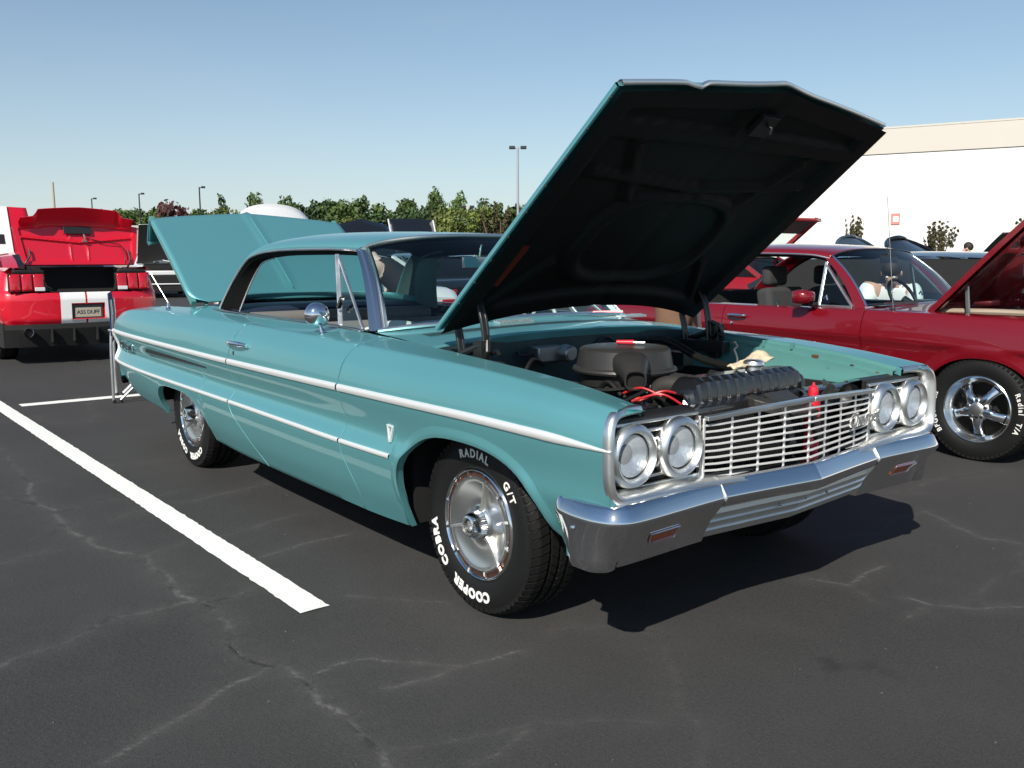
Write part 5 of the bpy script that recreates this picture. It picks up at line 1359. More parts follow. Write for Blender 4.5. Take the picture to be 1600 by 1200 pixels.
    for sg in (-1, 1):
        MB().bar((-.20, sg*.60, .87), (-.23, sg*.60, 1.13), .018, .022).build("bonnet_hinge", STEELD, R_, smooth=False, bevel=.002); MB().bar((-.40, sg*.60, .88), (-.41, sg*.60, .97), .016, .02).build("hinge_link", STEELD, R_, smooth=False, bevel=.002)
    # mirror, handle, antenna, wipers
    mm = MB(); c = Vector((-1.245, -.90, 1.005)); R3 = Matrix.Rotation(rad(-8), 3, 'Z')
    G = []
    for (dx, s) in ((-.055, .88), (-.045, 1), (0, .98), (.035, .80), (.058, .45), (.066, .05)):
        row = []
        for k in range(20):
            th = 2*math.pi*k/20; q = lambda v: math.copysign(abs(v)**.6, v)
            row.append(c+R3 @ Vector((dx, .085*s*q(math.cos(th)), .052*s*q(math.sin(th)))))
        G.append(row+[row[0]])
    mm.grid(G); mm.bar((-1.245, -.86, .965), (-1.22, -.80, .935), .05, .03); MM = mm.build("door_mirror", REDP, P[-1][1], angle=50)
    MB().box((-1.302, -.90, 1.005), (.004, .15, .085)).build("mirror_glass", CHROME, MM, smooth=False)
    MB().box((-1.24, -.84, .952), (.11, .05, .025)).build("mirror_base", MATTEB, MM, bevel=.006)
    hh = MB(); hh.tube(smooth_path([(-1.97, -.848, .838), (-1.93, -.885, .842), (-1.82, -.888, .842), (-1.79, -.872, .842)], 4), .012, 8); hh.build("door_handle", CHROME, P[-1][1])
    MB().lathe([(.0001, -.006), (.014, -.004), (.016, 0)], (-1.925, -.860, .775), 'y', 14).build("door_lock", CHROME, P[-1][1])
    MB().tube([(-1.62, -.695, .925), (-1.62, -.695, .965)], .006, 6).build("lock_pin", CHROME, P[-1][1])
    MB().lathe([(.0001, .03), (.008, .028), (.014, .012), (.022, .006), (.024, 0)], (-.655, -.735, .922), 'z', 14).build("antenna_base", BLACK, R_)
    MB().tube([(-.655, -.735, .94), (-.735, -.745, 1.70)], .0024, 6).build("antenna", STEELD, R_)
    for y in (-.25, .30): MB().bar((-.735, y, .962), (-.79, y-.36, .965), .006, .012).build("wiper", STEELD, R_, smooth=False)
    # interior
    for y in (-.36, .36):
        s_ = MB(); s_.box((-1.80, y, .80), (.14, .48, .50), R=Matrix.Rotation(-.2, 3, 'Y')); s_.box((-1.50, y, .52), (.5, .48, .14)); S = s_.build("front_seat", mat("charcoal_cloth", (.035, .035, .037), .9, var=.2), R_, bevel=.04, bseg=3)
        MB().box((-1.90, y, 1.14), (.09, .26, .16)).build("headrest", S.data.materials[0], S, bevel=.035, bseg=3)
    MB().box((-2.48, 0, .78), (.12, 1.15, .45), R=Matrix.Rotation(-.3, 3, 'Y')).build("rear_seat", MATTEB, R_, bevel=.03)
    MB().grid([[(-.80, y, .945), (-.95, y, .955), (-1.05, y, .92), (-1.03, y, .75)] for y in np.linspace(-.66, .66, 9)]).build("dashboard", MATTEB, R_)
    cs = Vector((-1.18, .36, .955)); Rm = Matrix.Rotation(rad(60), 3, 'Y'); MB().tube([cs+Rm @ Vector((.175*math.cos(a), .175*math.sin(a), 0)) for a in np.linspace(0, 2*math.pi, 25)[:-1]], .013, 8, closed=True).tube([cs, cs+Vector((.2, 0, -.11))], .03, 8).build("steering_wheel", BLACK, R_)
    MB().box((-1.12, 0, 1.275), (.02, .23, .06)).tube([(-1.12, 0, 1.28), (-1.14, 0, 1.36)], .006, 6).build("rear_view_mirror", BLACK, R_, smooth=False, bevel=.008)
    MB().box((-1.6, 0, .40), (2.1, 1.3, .03)).build("cabin_floor", MATTEB, R_, smooth=False)
    # wheels
    LT2 = [word_mesh("Radial", 14, .044, .272, .0008, 1.25), word_mesh("T/A", -19, .044, .272, .0008, 1.25), word_mesh("BFGoodrich", 190, .044, .272, .0008, 1.25)]
    rimm = MB().lathe([(.205, -.085), (.214, -.100), (.213, -.112), (.207, -.116), (.200, -.108), (.196, -.098), (.182, -.085), (.168, -.062), (.163, -.03), (.160, .02)], n=64).mesh("rim", mat("polished_rim", (.85, .85, .84), .16, 1.0), angle=40)
    sp = []
    for k in range(5):
        th = rad(90+36)+2*math.pi*k/5; a = Vector((math.cos(th), 0, math.sin(th))); t = Vector((-a.z, 0, a.x)); c = MB(); G = []
        for rr, h, w in ((.045, -.100, .036), (.075, -.102, .034), (.105, -.094, .028), (.135, -.076, .030), (.163, -.056, .042)):
            b = a*rr; G.append([b+t*w+Vector((0, h+.03, 0)), b+t*w*.9+Vector((0, h+.004, 0)), b+t*w*.45+Vector((0, h-.010, 0)), b-t*w*.45+Vector((0, h-.010, 0)), b-t*w*.9+Vector((0, h+.004, 0)), b-t*w+Vector((0, h+.03, 0))])
        sp.append(c.grid(G).mesh("spoke", CHROME, angle=60))
    hb = MB().lathe([(.075, -.06), (.073, -.098), (.066, -.104), (.050, -.106), (.040, -.112), (.037, -.122), (.034, -.124), (.0001, -.124)], n=40).mesh("hub", SATIN, angle=35)
    cp = MB().lathe([(.036, -.120), (.036, -.126), (.030, -.129), (.0001, -.130)], n=24).mesh("centre_cap", STEELD)
    nut = MB().lathe([(.012, 0), (.011, -.016), (.0001, -.018)], n=8).mesh("lug_nut", CHROME)
    bkm = MB().lathe([(.20, .02), (.0001, .02)], n=24).mesh("wheel_back", MATTEB)
    for x in (0.0, -2.743):
        for sg in (-1, 1):
            W = link("wheel", TYRE, R_, (x, sg*.735, .332), (0, 0, 0 if sg < 0 else math.pi)); link("tread", TREAD, W); [link("tyre_word", q_, W) for q_ in LT2]; link("rim", rimm, W); link("hub", hb, W); link("centre_cap", cp, W); link("wheel_back", bkm, W)
            for s_ in sp: link("spoke", s_, W)
            for k in range(5): th = rad(90)+2*math.pi*k/5; link("lug_nut", nut, W, (.057*math.cos(th), -.100, .057*math.sin(th)))
    return R_
REDC = build_red_coupe()

# ================================================================== bright red car with open boot, white stripes
def build_striped_car():
    R_ = thing("striped_car", "bright red car with twin white stripes and its boot wide open, at the far left", "car", (-9.6, .10, 0))
    TAIL = mat("tail_lens", (.48, .006, .018), .12, coat=.8, var=.4, vscale=14); WL = mat("white_lens", (.72, .72, .72), .12, coat=.6)
    # rear fascia as a wrapped grid: rows by height, columns round the corners
    zr = [1.14, 1.12, 1.00, .90, .87, .80, .70, .60, .52, .495]
    def half_w(z): return float(np.interp(z, [.49, .60, .75, .90, 1.05, 1.14, 1.2], [.885, .915, .93, .925, .895, .86, .82]))
    def xback(z): return float(np.interp(z, [.49, .55, .80, .875, .90, 1.0, 1.14], [-.05, -.015, 0, -.02, -.06, -.09, -.13]))
    def fas(z, s):
        # s -1..1 across the back then along the side to x=-2
        a = abs(s); sg = 1 if s >= 0 else -1; W = half_w(z); xb = xback(z)
        if a < .7: t = a/.7; return (xb-.10*t**3, sg*W*.86*t, z)
        t = (a-.7)/.3; th = min(1, t/.35)*math.pi/2; x0 = xb-.10; 
        x = x0-.22*(1-math.cos(th)); y = W*.86+W*.14*math.sin(th); 
        if t > .35: x -= (t-.35)/.65*1.1
        return (x, sg*y, z)
    S = sorted(set([round(v, 3) for v in np.linspace(-1, 1, 81)]+[0.0]))
    def inhole(z, s):    # boot opening + lamps cut
        return z > .885 and abs(s) < .625
    body = MB(); zz = sorted(set(list(np.linspace(.495, 1.16, 34))), reverse=True); pv = [fas(z, s) for z in zz for s in S]; nS = len(S); ff, wf, cf = [], [], []
    for i in range(len(zz)-1):
        for j in range(nS-1):
            q = (i*nS+j, i*nS+j+1, (i+1)*nS+j+1, (i+1)*nS+j); zc = (zz[i]+zz[i+1])/2; sc = (S[j]+S[j+1])/2
            if inhole(zc, sc): continue
            y = fas(zc, sc)[1]
            if .545 < zc < .745 and abs(y-.03) < .20: continue
            ff.append(q)
    B = MB().add(pv, ff).build("body", RED2, R_, angle=50)
    # stripes: proud sheets on the bumper
    for y0, y1 in ((-.285, -.0), (.022, .305)):
        G = []
        for z in np.linspace(.880, .497, 24):
            row = []
            for y in np.linspace(y0, y1, 8):
                s = (y/(half_w(z)*.86))*.7; p = fas(z, s); row.append((p[0]+.004, p[1], p[2]))
            G.append(row)
        # leave the plate recess open
        m = MB(); pvv = [p for r_ in G for p in r_]; n = 8; fs = []
        for i in range(23):
            for j in range(7):
                c = [G[i][j], G[i+1][j+1]]; zc = (c[0][2]+c[1][2])/2; yc = (c[0][1]+c[1][1])/2
                if .545 < zc < .745 and abs(yc-.03) < .20: continue
                fs.append((i*n+j, i*n+j+1, (i+1)*n+j+1, (i+1)*n+j))
        m.add(pvv, fs).build("stripe", WHITEP, B)
    rcs = MB(); o_ = [(-.006, -.185, .742), (-.006, .245, .742), (-.012, .235, .545), (-.012, -.175, .545)]; i_ = [(-.05, -.155, .725), (-.05, .215, .725), (-.05, .215, .560), (-.05, -.155, .560)]
    rcs.add(o_+i_, [(0, 1, 5, 4), (1, 2, 6, 5), (2, 3, 7, 6), (3, 0, 4, 7), (4, 5, 6, 7)]).build("plate_recess", RED2, B, smooth=False)
    PLM = mat("plate_frame", (.10, .10, .11), .4, .6); PLF = mat("plate_face", (.40, .36, .28), .5, var=.12, vscale=30)
    pf = MB().box((-.040, .030, .640), (.012, .345, .175)).build("number_plate", PLM, B, smooth=False, bevel=.004)
    MB().box((-.032, .030, .630), (.004, .30, .115)).build("plate_face", PLF, pf, smooth=False)
    place_text("plate_text", "A55 DUFF", .066, mat("plate_ink", (.03, .035, .07), .6), pf, (-.0285, .030, .630), (0, 1, 0), (0, 0, 1), (1, 0, 0), offset=.0005, extrude=.001, space=.92)
    df = MB(); df.grid([[(-.03-.10*(abs(y)/.9)**4, y, .50), (-.02-.10*(abs(y)/.9)**4, y, .44), (-.10-.1*(abs(y)/.9)**4, y, .22), (-.5, y, .20)] for y in np.linspace(-.90, .90, 25)])
    for y in (-.40, -.15, .12, .38): df.box((-.05, y, .36), (.12, .015, .16))
    df.box((-.75, .87, .36), (1.0, .05, .30)).box((-.75, -.87, .36), (1.0, .05, .30)); df.build("diffuser", MATTEB, B, smooth=False)
    for y in (-.66, .68): ep = MB().lathe([(.040, -.15), (.046, .02), (.054, .03), (.056, .022), (.054, -.15)], (-.02, y, .405), 'x', 28).build("exhaust_tip", CHROME, B); MB().lathe([(.0001, -.02), (.045, -.02)], (-.02, y, .405), 'x', 20).build("exhaust_bore", MATTEB, ep)
    # tail lamps: three vertical segments each side, white corner lens
    for sg, y0, y1 in ((-1, -.82, -.435), (1, .395, .80)):
        hs2 = MB(); zt, zb = 1.105, .900
        hs2.box((-.11, (y0+y1)/2, 1.0), (.04, abs(y1-y0)+.02, .225)); H = hs2.build("tail_light", BLACK, B, smooth=False, bevel=.012)
        w = (y1-y0)/3
        for k in range(3):
            a, b_ = y0+w*k+.006, y0+w*(k+1)-.006
            G = []
            for z in np.linspace(zb, zt, 8):
                t = (z-zb)/(zt-zb); G.append([(-.050-.030*t-.02*(abs((y-.0)/.85)**4)+.012*math.sin(math.pi*t)*math.sin(math.pi*(y-a)/(b_-a)), y, z) for y in np.linspace(a, b_, 7)])
            MB().grid(G).build("lens", TAIL, H, solid=-.004)
        ya = y1-w if sg < 0 else y0+w
        a, b_ = (y1-w+.012, y1-.006) if sg < 0 else (y0+.006, y0+w-.012)
        MB().box((-.030, (a+b_)/2, .925), (.014, b_-a, .045)).build("reversing_lens", WL, H, smooth=False, bevel=.005)
    # boot cavity with sill and trim
    bt_ = MB(); w0 = .56
    bt_.add([(-.07, -w0, .885), (-.07, w0, .885), (-.85, w0, .62), (-.85, -w0, .62), (-.16, -.62, 1.16), (-.16, .62, 1.16), (-1.0, .60, 1.18), (-1.0, -.60, 1.18)], [(0, 1, 2, 3), (3, 2, 6, 7), (0, 3, 7, 4), (1, 5, 6, 2)])
    bt_.build("boot_lining", MATTEB, B, smooth=False)
    for sg in (-1, 1):
        MB().grid([[(-.075, sg*.36, .885), (-.085, sg*.42, .93), (-.10, sg*.44, 1.05), (-.14, sg*.46, 1.15)], [(-.30, sg*.42, .80), (-.30, sg*.47, .93), (-.30, sg*.50, 1.05), (-.30, sg*.55, 1.17)]]).build("boot_trim", BLACK, B)
        MB().box((-.13, sg*.60, 1.135), (.07, .34, .04)).build("boot_gutter", BLACK, B, bevel=.01)
        MB().tube(smooth_path([(-.10, sg*.40, .90), (-.13, sg*.45, 1.0), (-.18, sg*.47, 1.10), (-.30, sg*.52, 1.16)], 5), .014, 8).build("boot_seal", GLOSSB, B)
        # top of the quarter panels
        MB().grid([[(x, sg*float(np.interp(t, [0, .5, 1], [.60, .78, .845+.02*min(1, -x)])), float(np.interp(t, [0, .6, 1], [1.18, 1.185, 1.145]))+.0) for t in np.linspace(0, 1, 8)] for x in (-.135, -.3, -.6, -1.0, -1.4)]).build("quarter_top", RED2, B, angle=60)
    # cabin: roof and rear glass
    cab = MB(); G = []
    for u_ in np.linspace(0, 1, 16):
        x = lerp(-1.0, -3.3, u_); zc = float(np.interp(u_, [0, .12, .35, .6, .85, 1], [1.17, 1.26, 1.38, 1.40, 1.34, 1.18])); wd = float(np.interp(u_, [0, .2, .5, 1], [.72, .66, .62, .66]))
        G.append([(x, y*wd, zc-.06*abs(y)**2.5) for y in np.linspace(-1, 1, 17)]+[]) 
    pv = [p for r_ in G for p in r_]; n = 17; gl, rf = [], []
    for i in range(15):
        for j in range(16):
            q = (i*n+j, (i+1)*n+j, (i+1)*n+j+1, i*n+j+1); (gl if i < 5 and 2 <= j <= 13 else rf).append(q)
    MB().add(pv, rf).build("roof", RED2, B); MB().add(pv, gl).build("rear_window", DGLASS, B)
    for sg in (-1, 1):
        MB().add([(-1.0, sg*.72, 1.12), (-3.3, sg*.68, 1.05), (-2.9, sg*.62, 1.30), (-1.75, sg*.62, 1.32)], [(0, 1, 2, 3)]).build("side_window", DGLASS, B, smooth=False)
        MB().grid([[(x, sg*.82, 1.15), (x, sg*.91, .95), (x, sg*.93, .75), (x, sg*.90, .40), (x, sg*.85, .25)] for x in (-1.3, -2.2, -3.2, -4.2, -4.7)]).build("side_panel", RED2, B)
    MB().grid([[(x, y*.82, 1.12-.10*((-x-3.2)/1.5)**2) for y in np.linspace(-1, 1, 7)] for x in (-3.2, -3.7, -4.2, -4.7)]).build("front_deck", RED2, B)
    MB().grid([[(-4.7, y*.85, z) for z in (1.0, .7, .3)] for y in np.linspace(-1, 1, 5)]).build("nose", RED2, B)
    MB().box((-1.9, 0, .42), (3.4, 1.3, .3)).build("underbody", MATTEB, B, smooth=False)
    for x in (-1.15, -3.80):
        for sg in (-1, 1): W = link("wheel", TYRE, R_, (x, sg*.74, .3325), (0, 0, 0 if sg < 0 else math.pi)); MB().lathe([(.20, -.09), (.19, -.05), (.05, -.07), (.0001, -.07)], n=20).build("rim", STEELD, W)
    # boot lid standing up: underside towards us, spoiler at the top
    d = Vector((-.26, 0, .966)).normalized(); n_ = Vector((.966, 0, .26)).normalized(); H0_ = Vector((-.72, .15, 1.215))
    def ld(s, t, k=0): return H0_+d*s+Vector((0, t, 0))+n_*k
    def wl(s): return float(np.interp(s, [0, .1, .45, .56], [.66, .70, .75, .76]))
    Lh = .545
    top = lambda t: Lh-.05*(abs(t)/.74)**2+.02
    G = [[ld(u_*top(v*wl(u_*Lh)), v*wl(u_*Lh), -.05-.05*(u_ > .95)) for v in np.linspace(-1, 1, 31)] for u_ in np.linspace(0, 1, 14)]
    LDm = MB().grid(G)
    for j in (0, 30): LDm.grid([[G[i][j], G[i][j]+n_*.05] for i in range(14)])
    LD = LDm.build("boot_lid", RED2, R_, angle=50)
    G = []
    for i in range(71):
        row = []; u_ = i/70
        for j in range(81):
            v = j/40-1; W = wl(u_*Lh); s = u_*top(v*W); t = v*W; a = 0
            for dd, w in ((W-abs(t), .07), (s, .06), (top(t)-s, .05), (s-.30-.10*abs(t), .022), (abs(t)-.10, .012)): a = max(a, max(0, min(1, (w-abs(dd))/.012)))
            row.append(ld(s, t, -.028+.028*a))
        G.append(row)
    MB().grid(G).build("boot_lid_inner", RED2, LD, angle=40)
    # spoiler lip: leans towards the camera beyond the lid edge so that it shades the panel
    spm = MB(); G = []
    for t in np.linspace(-.68, .68, 41):
        a = abs(t)/.68; c = .05*(1-a**4); hgt = .115 if abs(t) < .48 else lerp(.115, .03, min(1, (abs(t)-.48)/.05)); bx = top(t)
        G.append([ld(bx-.06, t, -.055), ld(bx+.02+hgt*.55, t, -.02), ld(bx+.02+hgt, t, .16+.07*(1-a)), ld(bx+.012+hgt, t, .17+.07*(1-a)), ld(bx-.02+hgt*.3, t, .03), ld(bx-.05, t, .004)])
    spm.grid(G).build("spoiler", RED2, LD, angle=50)
    MB().box(ld(.46, .0, .004), (.012, .34, .10), R=Matrix((n_, (0, 1, 0), d)).transposed()).build("lid_recess", BLACK, LD, smooth=False, bevel=.004)
    MB().tube([ld(.31, .07, .012), ld(.36, .07, .03), ld(.40, .07, .012)], .010, 8).box(ld(.31, .07, .012), (.02, .06, .02)).build("lid_latch", STEELD, LD, smooth=False)
    for sg in (-1, 1): MB().tube(smooth_path([(-.80, .11+sg*.60, 1.14), (-.70, .11+sg*.63, 1.22), ld(.10, sg*.61, .02), ld(.2, sg*.60, .0)], 5), .012, 8).build("lid_hinge", BLACK, LD)
    MB().tube(smooth_path([ld(.36, .10, .006), ld(.30, .30, .012), ld(.27, .50, .006), ld(.15, .55, .008), ld(.02, .54, .01)], 6), .006, 6).build("lid_cable", BLACK, LD)
    # raised bonnet far ahead with its stripes, outer side towards us
    hd0 = Vector((-3.6, -.46, 1.06)); dd_ = Vector((-.42, 0, .907)); nn = Vector((.907, 0, .42))
    def hq(s, t, k=0): return hd0+dd_*s+Vector((0, t, 0))+nn*k
    BN = MB().grid([[hq(s, v*(.70-.08*s), .03*(1-v*v)) for v in np.linspace(-1, 1, 17)] for s in np.linspace(0, 1.12, 8)]).build("bonnet", RED2, R_, solid=.03)
    for y0, y1 in ((-.33, -.02), (.02, .33)): MB().grid([[hq(s, y, .075) for y in np.linspace(y0, y1, 5)] for s in np.linspace(.01, 1.11, 8)]).build("stripe", WHITEP, BN)
    for y in (-.30, .16): MB().box(hq(.55, y, .075), (.02, .14, .16), R=Matrix((nn, (0, 1, 0), dd_)).transposed()).build("bonnet_vent", BLACK, BN, smooth=False)
    return R_
build_striped_car()

# ================================================================== folding chair behind the turquoise car
CH = thing("folding_chair", "blue fabric folding chair with bright metal legs behind the turquoise car's tail", "chair", (-5.985, -.575, 0), rad(-17.5))
BLUEF = mat("blue_fabric", (.006, .018, .085), .8, bump=.1, bscale=150)
def chp(x, y, z): return (x+5.985, y+.575, z)
MB().grid([[chp(x, -.565+.02*math.sin((z-.5)*3)+.05*(.98-z), z) for z in np.linspace(.55, .985, 8)] for x in np.linspace(-6.46, -5.98, 6)]).build("backrest", BLUEF, CH, solid=.012)
MB().grid([[chp(x, y, .44-.03*math.sin((y+.54)/.44*math.pi)) for y in np.linspace(-.52, -.10, 6)] for x in np.linspace(-6.44, -6.0, 5)]).build("seat", BLUEF, CH, solid=.012)
for x in (-5.985, -6.455):
    MB().tube(smooth_path([chp(x-.02, -.54, .93), chp(x-.02, -.535, .75), chp(x, -.555, .50), chp(x, -.560, .02)], 4), .012, 10).build("back_leg", SATIN, CH)
    MB().tube([chp(x-.01, -.50, .44), chp(x-.01, -.10, .03)], .012, 10).build("leg", SATIN, CH)
    MB().tube([chp(x+.012, -.08, .44), chp(x+.012, -.50, .03)], .012, 10).build("leg", SATIN, CH)
    MB().tube(smooth_path([chp(x, -.57, .66), chp(x, -.40, .64), chp(x, -.12, .62), chp(x, -.09, .45)], 4), .010, 10).build("armrest", SATIN, CH)
for x in (-5.985, -6.455):
    for y in (-.555, -.10, -.50): MB().lathe([(.0001, 0), (.016, 0), (.016, .03), (.0001, .03)], chp(x, y, .0), 'z', 10).build("rubber_foot", BLACK, CH)

# ================================================================== other parked cars (simpler, mostly hidden)
WROOT = {}
def far_wheel_meshes():
    t = MB().lathe([(.20, -.09), (.25, -.11), (.30, -.105), (.325, -.08), (.325, .08), (.20, .09)], n=24).mesh("tyre", RUBBER); r_ = MB().lathe([(.205, -.095), (.19, -.06), (.06, -.085), (.0001, -.09)], n=20).mesh("rim", ALU)
    return t, r_
FT, FRM = far_wheel_meshes()
PAINTS = {}
def paint(name, c, **k):
    if name not in PAINTS: PAINTS[name] = mat(name, c, .32, .15, coat=.9, **k)
    return PAINTS[name]
def far_car(name, label, loc, rz, pm, L=4.6, W=1.82, H=1.38, belt=.93, hood=1.25, deck=.85, bonnet=None, lid=None, hatch=None, stripes=None, face=None):
    """nose at local x=0, tail at -L"""
    R_ = thing(name, label, "car", loc, rz, None)
    zt = pchip([-L, -L+.15, -L+deck, -hood, -.35, 0], [belt-.12, belt-.01, belt+.02, belt, belt-.06, belt-.22]); wv = pchip([-L, -L+.4, -L*.5, -.5, 0], [.86, .97, 1, .97, .80])
    xs = np.linspace(0, -L, 40); G = []
    for x in xs:
        w = W/2*float(wv(x)); z = float(zt(x)); row = []
        for (a, b) in ((0, z+.02), (.5, z+.014), (.80, z-.002), (.90, z-.03), (.955, z-.10), (1.0, (z+.35)*.55+.06), (.985, .42), (.95, .28), (.85, .20), (0, .20)): row.append((a*w, b))
        G.append([(x, -a, b) for a, b in row[::-1][1:]]+[(x, a, b) for a, b in row[1:]]+[])
    wc = (-.85, -L+.95)
    bm = MB().grid(G); bm.add([G[0][i] for i in range(len(G[0]))], [tuple(range(len(G[0])))]); bm.add(G[-1], [tuple(range(len(G[-1])))])
    B = bm.build("body", pm, R_, angle=40)
    # cabin
    xb0, xr0, xr1, xb1 = -hood, -hood-.62, -L+deck+.55, -L+deck*.75; wr = W*.34; wb = W*.425
    rf = MB(); Gr = []
    for u_ in np.linspace(0, 1, 9):
        x = lerp(xr0+.06, xr1-.06, u_); z = H-.05*(2*u_-1)**2; Gr.append([(x, y*wr, z-.05*abs(y)**2.4) for y in np.linspace(-1, 1, 11)])
    rf.grid(Gr)
    for sg in (-1, 1):
        for (a, b) in (((xb0, sg*wb, belt), (xr0, sg*wr, H-.09)), ((xb1, sg*wb, belt), (xr1, sg*wr, H-.09)), (((xb0+xb1)/2-.15, sg*wb*1.01, belt), ((xr0+xr1)/2-.1, sg*wr*1.01, H-.09))): rf.bar(a, b, .07, .05, up=(0, 1, 0))
    rf.build("roof", pm, B, angle=40)
    gz_ = H-.085
    MB().grid([[(lerp(xb0, xr0, u_)+.03*math.sin(u_*3.1), v*lerp(wb, wr, u_), lerp(belt, gz_+.03*(1-v*v), u_)) for v in np.linspace(-1, 1, 9)] for u_ in np.linspace(0, 1, 6)]).build("windshield", DGLASS, B)
    MB().grid([[(lerp(xb1, xr1, u_)-.03*math.sin(u_*3.1), v*lerp(wb, wr, u_), lerp(belt, gz_+.03*(1-v*v), u_)) for v in np.linspace(-1, 1, 9)] for u_ in np.linspace(0, 1, 6)]).build("rear_window", DGLASS, B)
    for sg in (-1, 1): MB().add([(xb0-.05, sg*wb, belt), (xb1+.05, sg*wb, belt), (xr1, sg*wr, gz_), (xr0, sg*wr, gz_)], [(0, 1, 2, 3)]).build("side_window", DGLASS, B, smooth=False)
    for x in wc:
        for sg in (-1, 1):
            Wh = link("wheel", FT, R_, (x, sg*(W/2-.10), .325), (0, 0, 0 if sg < 0 else math.pi)); link("rim", FRM, Wh)
            MB().lathe([(.36, -.012), (.0001, -.012)], (x, sg*(W/2-.005), .36), 'y', 24, sgn=1).build("wheel_arch", MATTEB, B)
    for sg in (-1, 1):
        MB().sphere((-.05, sg*W*.33, belt-.26), .06, .13, .085).build("headlight", SATIN, B); MB().box((-L+.03, sg*W*.33, belt-.20), (.08, .28, .13)).build("tail_light", mat_tail(), B, bevel=.02)
    MB().box((.0, 0, .42), (.10, W*.80, .16)).build("front_bumper", face or pm, B, bevel=.04); MB().box((-L, 0, .45), (.10, W*.84, .18)).build("rear_bumper", pm, B, bevel=.04)
    MB().box((.0, 0, belt-.30), (.08, W*.46, .14)).build("grille", MATTEB, B, bevel=.02)
    if bonnet:      # opening angle and shape
        ang, Lh, rnd_ = bonnet; d = Vector((math.cos(ang), 0, math.sin(ang))); n_ = Vector((-math.sin(ang), 0, math.cos(ang))); o = Vector((-hood+.12, 0, belt+.02))
        G = []
        for u_ in np.linspace(0, 1, 14):
            hw = W*.40*(1-.10*u_)*(math.sqrt(max(.0, 1-(max(0, u_-(1-rnd_))/rnd_)**2*.80)) if rnd_ > 0 else 1)
            G.append([o+d*(u_*Lh)+Vector((0, v*hw, 0))+n_*(.05*(1-v*v)+.03*math.sin(u_*3)) for v in np.linspace(-1, 1, 15)])
        BN = MB().grid(G).build("bonnet", pm, R_, solid=.03)
        MB().grid([[p-n_*.04 for p in r_] for r_ in G]).build("bonnet_inner", MATTEB, BN)
        MB().box((-hood*.5, 0, belt-.02), (hood*.74, W*.66, .05)).build("engine_bay", MATTEB, R_, smooth=False)
        e = MB(); e.box((-hood*.55, 0, belt+.03), (.4, .4, .09)); e.tube([(-hood*.3, -.3, belt+.03), (-hood*.5, 0, belt+.10), (-hood*.3, .3, belt+.03)], .035, 8); e.build("engine", STEELD, R_, bevel=.02)
    if lid:
        ang, Lh, rnd_ = lid; d = Vector((-math.cos(ang), 0, math.sin(ang))); n_ = Vector((math.sin(ang), 0, math.cos(ang))); o = Vector((-L+deck, 0, belt+.03)); G = []
        for u_ in np.linspace(0, 1, 14):
            hw = W*.44*(math.sqrt(max(.0, 1-(max(0, u_-(1-rnd_))/rnd_)**2*.90)) if rnd_ > 0 else 1)
            G.append([o+d*(u_*Lh)+Vector((0, v*hw, 0))+n_*(.05*(1-v*v)) for v in np.linspace(-1, 1, 15)])
        LD = MB().grid(G).build("boot_lid", pm, R_, solid=.03)
        rim = [G[i][0] for i in range(14)]+[G[13][j] for j in range(1, 14)]+[G[i][14] for i in range(13, -1, -1)]
        MB().tube([p+n_*.015 for p in rim], .028, 8).build("spoiler_edge", pm, LD)
        MB().box((-L+deck*.5, 0, belt-.03), (deck*.8, W*.7, .10)).build("boot_opening", MATTEB, R_, smooth=False)
    if hatch:
        ang, Lh = hatch; d = Vector((-math.cos(ang), 0, math.sin(ang))); n_ = Vector((math.sin(ang), 0, math.cos(ang))); o = Vector((xr1, 0, H-.02)); hw = W*.36
        HT = MB().bar(o+Vector((0, -hw, 0)), o+d*Lh+Vector((0, -hw, 0)), .09, .07).bar(o+Vector((0, hw, 0)), o+d*Lh+Vector((0, hw, 0)), .09, .07)
        HT.grid([[o+d*s+Vector((0, v*hw*1.06, 0))+n_*k for v in np.linspace(-1, 1, 9)] for s, k in ((Lh*.62, .02), (Lh*.8, .03), (Lh, .02), (Lh+.05, -.03), (Lh+.02, -.09))]); H_ = HT.build("hatch", pm, R_, angle=40, solid=.01)
        MB().grid([[o+d*s+Vector((0, v*hw, 0))-n_*k for v in np.linspace(-1, 1, 5)] for s, k in ((Lh*.60, .01), (Lh*.97, .03))]).build("hatch_inner_trim", mat("grey_trim", (.10, .10, .10), .7), H_)
        MB().add([o+d*.04+Vector((0, -hw, 0)), o+d*.04+Vector((0, hw, 0)), o+d*Lh*.60+Vector((0, hw, 0)), o+d*Lh*.60+Vector((0, -hw, 0))], [(0, 1, 2, 3)]).build("hatch_glass", GLASS, H_, smooth=False)
    if stripes:
        for y0, y1 in stripes: MB().grid([[(x, y, float(zt(x))+.030) for y in np.linspace(y0, y1, 4)] for x in np.linspace(-.12, -hood-.02, 10)]).build("stripe", MATTEB, B)
    return R_
_mt = []
def mat_tail():
    if not _mt: _mt.append(mat("far_tail_lens", (.35, .01, .015), .2, coat=.5))
    return _mt[0]
CARG = "show cars parked in the rows behind"
WH = paint("far_white_paint", (.78, .78, .77)); BK = paint("far_black_paint", (.010, .011, .014)); BG = paint("blue_grey_paint", (.045, .065, .085)); DG = paint("dark_green_paint", (.010, .030, .028)); BL = paint("bright_blue_paint", (.03, .13, .42)); RD = paint("far_red_paint", (.40, .008, .015)); DB = paint("dark_blue_paint", (.008, .018, .06))
